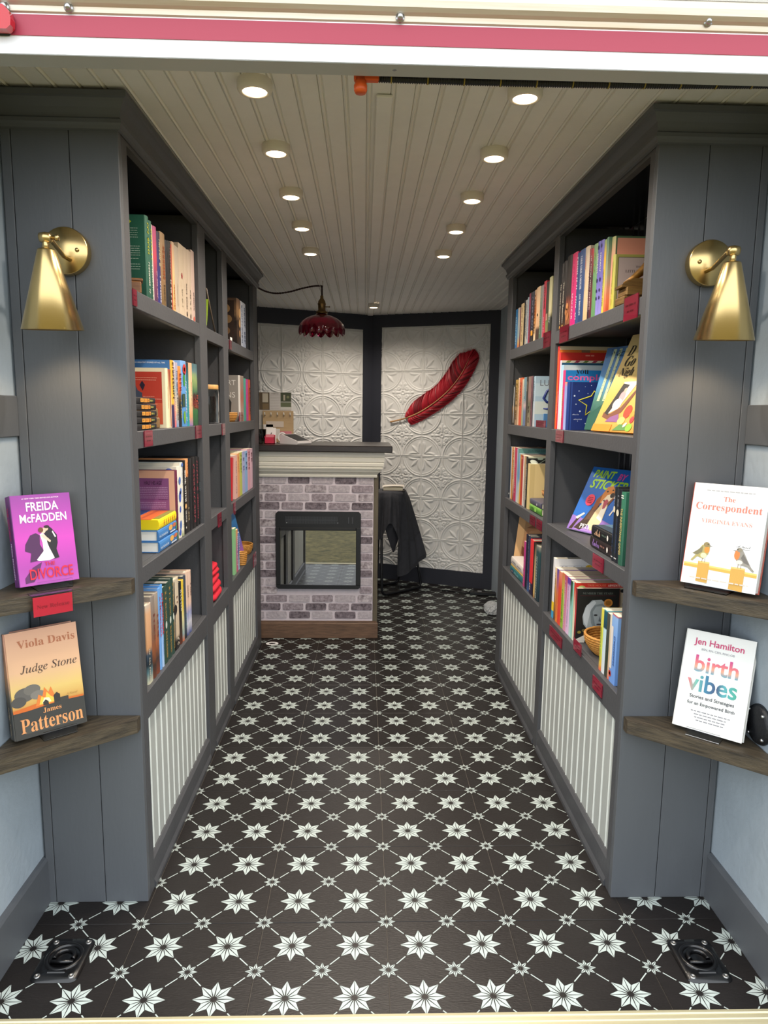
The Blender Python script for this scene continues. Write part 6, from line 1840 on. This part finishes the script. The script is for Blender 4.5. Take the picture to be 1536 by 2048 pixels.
poly(f, [('c8a070', rect(.0, .04, .035, .238)), ('b8855c', [(.030, .06), (.034, .13), (.048, .185), (.10, .205), (.16, .19), (.18, .12), (.16, .06), (.11, .03), (.06, .03)]), ('c4946c', [(.05, .12), (.06, .175), (.11, .19), (.15, .17), (.15, .11)]), ('7a4428', [(.034, .105), (.036, .07), (.06, .035), (.12, .03), (.155, .06), (.165, .11), (.14, .085), (.10, .092), (.065, .085)]),
         ('8a5a3c', [(.045, .19), (.09, .215), (.15, .205), (.17, .17), (.12, .195), (.07, .19)]), ('3a2a24', ell(.068, .148, .010, .004)), ('3a2a24', ell(.122, .142, .010, .004)), ('5a3420', [(.055, .156), (.082, .158), (.082, .154), (.055, .152)]), ('5a3420', [(.108, .154), (.136, .150), (.136, .146), (.108, .150)]), ('a06c48', [(.088, .145), (.084, .105), (.104, .105)]), ('6a3a2c', ell(.092, .080, .020, .004))], o, 'portrait')
text(f, 'PRINCE HARRY', .10, .222, .140, 'd8b080', o, 'sans', name='cover_title', maxh=.010)
rows = row('right', 3, PL, G, [
    (1.542, .0385, .190, [(0, 'b82c78'), (1, 'c03a84')], 'magenta spine book', [('m', 'e8a8cc', .4, .95, .3)], dict(hard=False)),
    (1.501, .0405, .226, '1c1c30', 'dark navy spine book', [('m', '5a5a80', .1, .9, .2)]),
    (1.468, .0325, .226, [.05, (0, '3a5a8c'), (.2, '24305a'), (1, '2c3448')], 'slate blue dotted spine book', [('m', '7a88a0', .05, .95, .3)]),
    (1.410, .0575, .220, [.02, (0, '241c3c'), (.2, '241c3c'), (.23, 'd02a30'), (1, 'd8343a')], 'bright red spine book with navy foot', [('m', 'f0d8d8', .80, .92, .3)]),
    (1.390, .0195, .218, '2a1c1a', 'thin dark brown book', []),
    (1.371, .0185, .215, [.05, (0, '8a5a3a'), (.1, 'c8a868'), (.7, '9a8a6a'), (1, '3a3428')], 'gold and olive spine book', []),
    (1.312, .0585, .214, [.05, (0, '1c2c34'), (.4, '24404a'), (.9, '2a4a4c'), (1, '8a8a80')], 'dark teal spine book against the divider', [('m', 'c0ccc4', .15, .98, .26)]),
])
for k, (hx, hh, lab) in enumerate((('2a6a6c', .028, 'teal paperback lying at the bottom of the low stack, right far bay'), ('c8a860', .010, 'thin straw coloured book in the low stack, right far bay'), ('d8d0c8', .034, 'thick white book on top of the low stack, right far bay'))):
    z = SHELF_Z[3] + .0006 + (0, .0285, .039)[k]
    M = Matrix.Translation((.614, (1.842, 1.834, 1.826)[k], z)) @ Matrix.Rotation(-PI / 2, 4, 'Z')
    o, sp, tp, en = flat_book('book', M, .068, (.255, .245, .235)[k], hh, hx, lab, 'books lying flat on the bottom right shelf', hard=False)
    if k == 0: poly(sp, [('1c3a7a', rect(.03, .006, .07, .020)), ('c8a050', rect(.04, .008, .055, .014))], o, 'spine_emblem'); text(sp, 'ATLAS', .13, .014, .09, '9ac8d0', o, 'serif', height=.010, name='spine_lettering')
    if k == 2: lines(sp, [(.03, .10, .017), (.13, .2, .017)], '8a8a90', o, .006)

# ------------------------------------------------------------------ baskets
WICK = mat('coiled_wicker', 'a8702c', .6, color2='c8924a', nscale=70, bump=.7, bscale=130)
def basket(loc, r0, r1, h, coils, label, sy=1.0):
    root = empty('basket', loc, label=label, cat='basket', group='coiled wicker baskets')
    root.scale = (1, sy, 1)
    cr_ = h / coils * .56
    for i in range(coils):
        t = i / (coils - 1)
        rr_ = r0 + (r1 - r0) * math.sin(t * PI / 2) ** .8
        z = cr_ + (h - 2 * cr_) * t
        n = 64
        mb = MB()
        mb.tube([(rr_ * math.cos(2 * PI * k / n), rr_ * math.sin(2 * PI * k / n), z) for k in range(n)], [cr_ * (1.0 + .13 * (1 if (k + i) % 2 else -1)) for k in range(n)], 8, closed=True)
        mb.build('coil', WICK, root)
    mb = MB(); mb.lathe([(0, .004), (r0, .004), (r0, .001), (0, .001)], 0, 0, 0, 40); mb.build('base', WICK, root)
    return root
b = basket((.690, .742, SHELF_Z[3] + .0008), .050, .078, .062, 8, 'wicker basket with paper slips on the right bottom shelf')
for k in range(3):
    mb = MB(); mb.add([(-.03, -.012, 0), (.03, -.010, .004), (.028, .014, .010), (-.026, .010, .006)], [(0, 1, 2, 3)])
    mb.add([(-.03, -.012, -.0008), (.03, -.010, .0032), (.028, .014, .0092), (-.026, .010, .0052)], [(3, 2, 1, 0)])
    o = mb.build('paper_slip', mat('printed_paper', 'dcdcd8', .6, color2='6a6a70', nscale=140), None, loc=(.680 + .006 * k - .01, .735 + .010 * k - .02, SHELF_Z[3] + .018 + .007 * k), rot=(.12 * k, .1, .8 * k), label='%s white printed paper slip in the wicker basket, right shelf' % ('lowest', 'middle', 'topmost')[k], cat='paper', group='paper slips in the wicker basket')
basket((-.688, 2.205, SHELF_Z[3] + .0008), .050, .062, .050, 7, 'wicker basket at the far end of the left bottom shelf', 1.0)
basket((-.634, 1.935, SHELF_Z[3] + .0008), .017, .023, .062, 7, 'small narrow wicker cup before the leaning blue picture book, left shelf')
basket((-.672, 1.848, SHELF_Z[1] + .0008), .032, .044, .040, 6, 'little wicker basket before the grey ART book, left shelf')

# ------------------------------------------------------------------ shelf tags
def tag(side, y, z, w, h, label, text_s=None, standing=False, d=0.0):
    s = 1 if side == 'left' else -1
    x = XL if side == 'left' else XR
    root = empty('shelf_tag', (x + s * (.0002 if not standing else -.006), y, z), label=label, cat='tag', group='red shelf tags')
    mb = MB(); mb.box(0, s * .0012, -w / 2, w / 2, 0, h); mb.build('card', RED_TAG, root)
    mb = MB(); mb.box(s * .0016, s * .0026, -w / 2 - .002, w / 2 + .002, -.001, h + .001)
    mb.build('clear_holder', ACRYL, root)
    f = Face((s * .0014, -s * w / 2, 0), (0, s, 0), (0, 0, 1))
    lines(f, [(w * .12, w * .88, h * .62), (w * .25, w * .75, h * .36)], '8a1026', root, h * .09, 'tag_lettering', lift=.0001)
    return root
tg = [('left', .456, 1.508, .030, .038, 'red shelf tag at the near end of the left top shelf'),
      ('left', .523, 1.171, .068, .040, 'red shelf tag below the stacked slim black books'),
      ('left', 1.068, 1.170, .080, .042, 'red shelf tag below the green garden spine book'),
      ('left', 1.482, 1.166, .056, .044, 'red shelf tag on the narrow left bay below the glass jar'),
      ('left', 1.660, 1.508, .046, .036, 'red shelf tag on top shelf edge of left far bay'),
      ('left', 1.374, .822, .062, .052, 'red shelf tag on the third shelf of the narrow left bay'),
      ('left', 1.686, .822, .040, .050, 'red shelf tag at the near edge of the third left far shelf'),
      ('left', 2.205, .480, .090, .066, 'red shelf tag below the wicker basket, left far bay'),
      ('right', .495, 1.500, .092, .058, 'red shelf tag below the golden figure bookend, right top shelf'),
      ('right', 1.083, 1.501, .100, .052, 'glossy red shelf tag below the golden grapes book, right top shelf'),
      ('right', 1.302, 1.502, .096, .055, 'red shelf tag on top shelf edge of right far bay'),
      ('right', 1.077, 1.169, .090, .040, 'pink red shelf tag below the orange picture book'),
      ('right', .627, .831, .090, .040, 'red shelf tag below the lying dark paperbacks, right third shelf'),
      ('right', 1.400, .832, .080, .036, 'red shelf tag at the left below the green lying book, right far bay'),
      ('right', 1.296, .832, .076, .036, 'red shelf tag beside the divider, third shelf of right far bay'),
      ('right', 1.007, .492, .150, .036, 'long red shelf tag below the I Can Read books'),
      ('right', .768, .538, .075, .036, 'red shelf tag standing before the girl portrait book'),
      ('right', .575, .490, .080, .038, 'red shelf tag below the light blue spine book, right bottom shelf')]
for t_ in tg:
    tag(*t_)
tag('left', 1.92, SHELF_Z[1] + .0016, .10, .040, 'pink red tag standing before the brown and grey spine book', standing=True)
tag('right', 1.362, SHELF_Z[1] + .0016, .14, .026, 'pink red tag standing below the light blue cover book', standing=True)

# ------------------------------------------------------------------ books displayed on the corner shelves
def easel(loc, ang, label, w=.075):
    root = empty('book_easel', loc, (0, 0, ang), label=label, cat='easel', group='clear acrylic book easels')
    mb = MB(); mb.box(-w / 2, w / 2, -.014, .070, 0, .002); mb.build('base', ACRYL, root)
    mb = MB(); mb.prism([(-.016, 0.002), (-.014, 0.002), (-.010, .020), (-.012, .020)], 'x', -w / 2, w / 2); mb.build('front_lip', ACRYL, root)
    mb = MB(); mb.prism([(.064, .002), (.066, .002), (.088, .110), (.086, .110)], 'x', -w / 2, w / 2); mb.build('back_rest', ACRYL, root)

# purple novel
BLp = Vector((-.818, .238, .8665))
a_ = math.radians(41)
o, f, spf = display('book', BLp, a_, math.radians(11), .126, .2025, .036, [.04, (0, 'b04aa8'), (.2, 'a83aa0'), (.5, 'c43cae'), (.75, 'a63aa0'), (1, '8a3490')], 'purple novel with embracing wedding couple, upper left corner shelf', None, hard=False, spine_color='6a2a70')

text(f, '#1 NEW YORK TIMES BESTSELLING AUTHOR', .062, .194, .078, 'e8d0e4', o, 'bold', name='cover_title', maxh=.004)
text(f, 'FREIDA', .064, .1755, .068, 'f4f0f4', o, 'bold', height=.020, name='cover_title')
text(f, 'McFADDEN', .064, .1495, .099, 'f4f0f4', o, 'bold', height=.019, name='cover_title')
poly(f, [('4a1c4c', [(.020, .092), (.032, .112), (.044, .116), (.052, .110), (.050, .090), (.058, .072), (.046, .054), (.026, .052), (.030, .072), (.018, .078)]), ('5a2058', [(.012, .018), (.030, .040), (.050, .050), (.042, .028), (.030, .008), (.012, .006)]),
         ('1c161c', [(.062, .126), (.070, .131), (.078, .124), (.088, .108), (.088, .090), (.084, .076), (.088, .056), (.076, .054), (.070, .080), (.062, .092)]),
         ('ece6e4', [(.052, .112), (.058, .116), (.064, .108), (.066, .092), (.070, .076), (.078, .056), (.066, .052), (.044, .053), (.040, .056), (.056, .074), (.056, .092)]), ('d8d0d0', [(.066, .054), (.078, .056), (.070, .078), (.066, .07)]),
         ('e8c0a8', ell(.060, .120, .0055, .006)), ('6a3a24', ell(.055, .122, .0055, .006)), ('e0b498', ell(.066, .124, .005, .005)), ('2a1a18', ell(.068, .128, .006, .0035)), ('e8c0a8', [(.054, .110), (.060, .112), (.074, .096), (.072, .092), (.058, .104)]), ('ece6e4', [(.080, .118), (.086, .104), (.083, .103), (.078, .116)])], o, 'wedding_couple')
text(f, 'THE', .066, .045, .022, 'c01c3c', o, 'bold', height=.0085, name='cover_title', lift=.002)
text(f, 'DIVORCE', .068, .0245, .092, 'cc1c38', o, 'bold', height=.024, name='cover_title', lift=.002)
text(spf, 'THE DIVORCE', .062, -.019, .075, 'b02048', o, 'bold', height=.012, name='spine_lettering')
text(spf, 'FREIDA McFADDEN', .145, -.019, .080, 'e4d4e4', o, 'bold', height=.007, name='spine_lettering')
easel(BLp + Vector((math.cos(a_) * .068 + .002, math.sin(a_) * .068 - .002, -.004)), a_, 'clear acrylic easel under the purple novel')
# sunset novel
BLj = Vector((-.841, .222, .5155))
a_ = math.radians(41)
o, f, spf = display('book', BLj, a_, math.radians(10.5), .156, .242, .037, [.03, (0, '3c3a34'), (.26, '33332e'), (.272, 'b8702c'), (.30, 'c89848'), (.42, 'd8b868'), (.62, 'dcae84'), (1, 'd8a484')], 'hardcover novel with sunset and burning house, lower left corner shelf', None, spine_color=[.06, (0, '44423c'), (.3, '3a3a36'), (.4, '6a6050'), (.6, 'c8946c'), (1, 'c89078')])
text(f, 'Viola Davis', .086, .212, .126, 'b06a44', o, 'serif', name='cover_title')
text(f, 'Judge Stone', .086, .152, .124, '3a2418', o, 'it', name='cover_title')
poly(f, [('5a5650', ell(.028, .098, .022, .016)), ('6a655c', ell(.044, .106, .018, .012)), ('4a4742', ell(.014, .084, .016, .012)), ('7a746a', ell(.055, .092, .016, .010)), ('c8641c', [(.0, .066), (.06, .074), (.10, .070), (.153, .068), (.153, .062), (.0, .060)]),
         ('d8782c', [(.048, .066), (.056, .092), (.064, .086), (.070, .106), (.078, .092), (.084, .104), (.090, .084), (.098, .088), (.098, .066)]), ('f0c048', [(.056, .068), (.062, .086), (.070, .080), (.074, .094), (.082, .082), (.088, .078), (.090, .068)]), ('f8e8b8', [(.062, .070), (.068, .082), (.078, .080), (.082, .070)]),
         ('2e2a24', [(.064, .064), (.064, .072), (.070, .077), (.076, .072), (.076, .064)]), ('2e2a24', [(.088, .064), (.088, .082), (.095, .088), (.102, .082), (.102, .066)]), ('3a352c', rect(.102, .064, .120, .074)), ('33322e', [(.0, .0), (.153, .0), (.153, .064), (.10, .066), (.05, .062), (.0, .058)]), ('47453e', [(.02, .01), (.14, .01), (.14, .03), (.02, .028)])], o, 'sunset_picture')
text(f, 'A Novel', .128, .078, .026, 'a87a3c', o, 'it', name='cover_title', lift=.0022)
text(f, 'James', .082, .053, .040, 'd8945c', o, 'serif', name='cover_title', lift=.0022)
text(f, 'Patterson', .080, .028, .136, 'd8945c', o, 'serif', height=.032, name='cover_title', lift=.0022)
text(spf, 'Viola Davis', .035, -.020, .050, '9a5a3c', o, 'serif', height=.010, name='spine_lettering')
text(spf, 'Judge Stone', .200, -.020, .070, 'd8b890', o, 'it', height=.012, name='spine_lettering')
easel(BLj + Vector((math.cos(a_) * .090 + .002, math.sin(a_) * .090 - .002, -.004)), a_, 'clear acrylic easel under the sunset novel')
# white novel with two birds
BLc = Vector((.694, .331, .8665))
a_ = math.radians(-47)
o, f, spf = display('book', BLc, a_, math.radians(11), .166, .240, .030, 'e6e8e8', 'white novel with two robins on a fence, upper right corner shelf', None, spine_color='c8543c')
mb = MB(); mb.box(.001, .165, .0278, .0306, .001, .239); mb.build('back_board', ink('e0e2e2'), o)
text(f, 'The', .083, .206, .026, 'd87a68', o, 'serif', name='cover_title')
text(f, 'Correspondent', .083, .184, .146, 'd87a68', o, 'serif', height=.021, name='cover_title')
text(f, 'VIRGINIA EVANS', .083, .152, .112, 'd8988c', o, 'serif', name='cover_title')
lines(f, [(.03, .136, .224)], 'a8a8a8', o, .0022)
text(f, 'A Novel', .128, .102, .030, '5a5a5a', o, 'script', name='cover_title')
poly(f, [('5a5a5a', rect(.118, .0955, .142, .0963)), ('d0a848', [(.002, .040), (.164, .036), (.164, .046), (.002, .050)]), ('e0c470', [(.002, .046), (.164, .042), (.164, .046), (.002, .050)]), ('c89c48', [(.034, .008), (.060, .006), (.060, .054), (.034, .056)]), ('dcbc70', rect(.036, .052, .060, .056)), ('c89c48', [(.108, .002), (.138, .0), (.138, .052), (.108, .054)]), ('dcbc70', rect(.108, .050, .138, .054)),
         ('a89c60', [(.018, .072), (.030, .080), (.038, .094), (.050, .098), (.056, .092), (.054, .074), (.044, .062), (.030, .066), (.020, .054), (.016, .056), (.026, .070)]), ('7a7454', [(.018, .072), (.030, .082), (.040, .092), (.040, .078), (.030, .070)]), ('d88a34', ell(.050, .084, .006, .008)), ('e0d8a8', ell(.044, .070, .007, .006)), ('8a7a50', ell(.048, .096, .007, .006)), ('2a2420', ell(.051, .097, .0013, .0013)), ('4a4438', [(.055, .095), (.062, .094), (.055, .093)]), ('8a7450', rect(.042, .054, .043, .063)), ('8a7450', rect(.048, .054, .049, .063)),
         ('8e8a80', [(.112, .090), (.118, .098), (.126, .097), (.132, .088), (.140, .074), (.150, .058), (.158, .050), (.154, .048), (.142, .058), (.130, .060), (.118, .066), (.114, .078)]), ('6a6660', [(.130, .086), (.140, .072), (.146, .062), (.134, .066), (.126, .076)]), ('dc7c3c', ell(.117, .082, .006, .011)), ('d8d0c4', ell(.124, .066, .007, .005)), ('8a8270', ell(.121, .094, .006, .005)), ('2a2420', ell(.117, .095, .0013, .0013)), ('4a4438', [(.113, .092), (.106, .092), (.113, .090)]), ('8a7450', rect(.122, .052, .123, .062)), ('8a7450', rect(.128, .052, .129, .062))], o, 'robins')
lines(f, [(.02, .15, .016)], 'c8c0b4', o, .003, lift=.003)
text(spf, 'The Correspondent', .12, -.015, .15, 'f0e8e4', o, 'serif', height=.012, name='spine_lettering')
easel(BLc + Vector((math.cos(a_) * .062, math.sin(a_) * .062 - .003, -.004)), a_, 'clear acrylic easel under the white robin novel', .095)
# white book with rainbow lettering
BLb = Vector((.694, .316, .5125))
a_ = math.radians(-42.2)
o, f, spf = display('book', BLb, a_, math.radians(16), .155, .236, .024, 'e6e6e2', 'white handbook with rainbow lettering, lower right corner shelf', None, spine_color='dcdcd8')
text(f, 'Jen Hamilton', .076, .208, .112, 'c03a6a', o, 'bold', name='cover_title')
text(f, 'BSN, RN, CEN, RNC-OB', .076, .192, .074, '8a8a94', o, 'sans', name='cover_title', maxh=.006)
RB1 = mat_ramp('rainbow_print_1', [(0, '4a9ab0'), (.3, 'e0a080'), (.55, 'dc6a70'), (1, 'c03080')], axis='Y')
RB2 = mat_ramp('rainbow_print_2', [(0, 'd8606a'), (.18, '6ab0a0'), (.36, '2a7a9a'), (.6, '2a3a6a'), (.75, '4aa0a8'), (1, '3aa088')], axis='X')
text(f, 'birth', .078, .158, .098, RB1, o, 'bold', height=.040, name='cover_title')
text(f, 'vibes', .074, .112, .112, RB2, o, 'bold', height=.042, name='cover_title')
text(f, 'Stories and Strategies', .078, .078, .100, '3e4248', o, 'bold', name='cover_title', maxh=.012)
text(f, 'for an Empowered Birth', .078, .062, .106, '3e4248', o, 'bold', name='cover_title', maxh=.012)
lines(f, [(.036, .124, .045), (.044, .116, .038), (.046, .114, .031), (.050, .112, .024)], '8a8a8e', o, .0024)
easel(BLb + Vector((math.cos(a_) * .072, math.sin(a_) * .072 - .003, -.004)), a_, 'clear acrylic easel under the white handbook')
# red label on the front of the upper left corner shelf
r = empty('release_sign', (-.7475, .232, .8165), (0, 0, math.atan2(YF - .150, XL - WLX)), label='red New Release sign hung on the edge of the upper left corner shelf', cat='sign')
mb = MB(); mb.box(-.041, .041, -.004, -.0025, 0, .043); mb.build('card', mat('bright_red_card', 'd4283c', .35), r)
mb = MB(); mb.box(-.043, .043, -.0058, -.0046, -.001, .0465); mb.box(-.043, .043, -.0058, .030, .0462, .0472); mb.build('clear_holder', ACRYL, r)
text(Face((-.041, -.0041, 0), (1, 0, 0), (0, 0, 1)), 'New Release', .041, .021, .068, '9a1828', r, 'serif', name='sign_lettering', maxh=.014)
# black round cover on the right wall behind the white handbook
r = empty('round_cover', (WRX - .0005, .225, .560), label='black rounded plastic cover bolted to the right wall behind the white handbook', cat='cover')
mb = MB(); mb.lathe([(0, -.014), (.036, -.013), (.044, -.010), (.047, -.004), (.047, 0), (0, 0)], 0, 0, 0, 40, 0, 'x'); mb.build('housing', mat('black_textured_plastic', '16181c', .45, bump=.4, bscale=200), r)
for k in range(4):
    a = .7 + k * PI / 2
    mb = MB(); mb.lathe([(0, -.016), (.003, -.0155), (.0038, -.013), (.0038, -.009)], 0, .039 * math.cos(a), .039 * math.sin(a), 12, 0, 'x'); mb.build('bolt', STEEL, r)
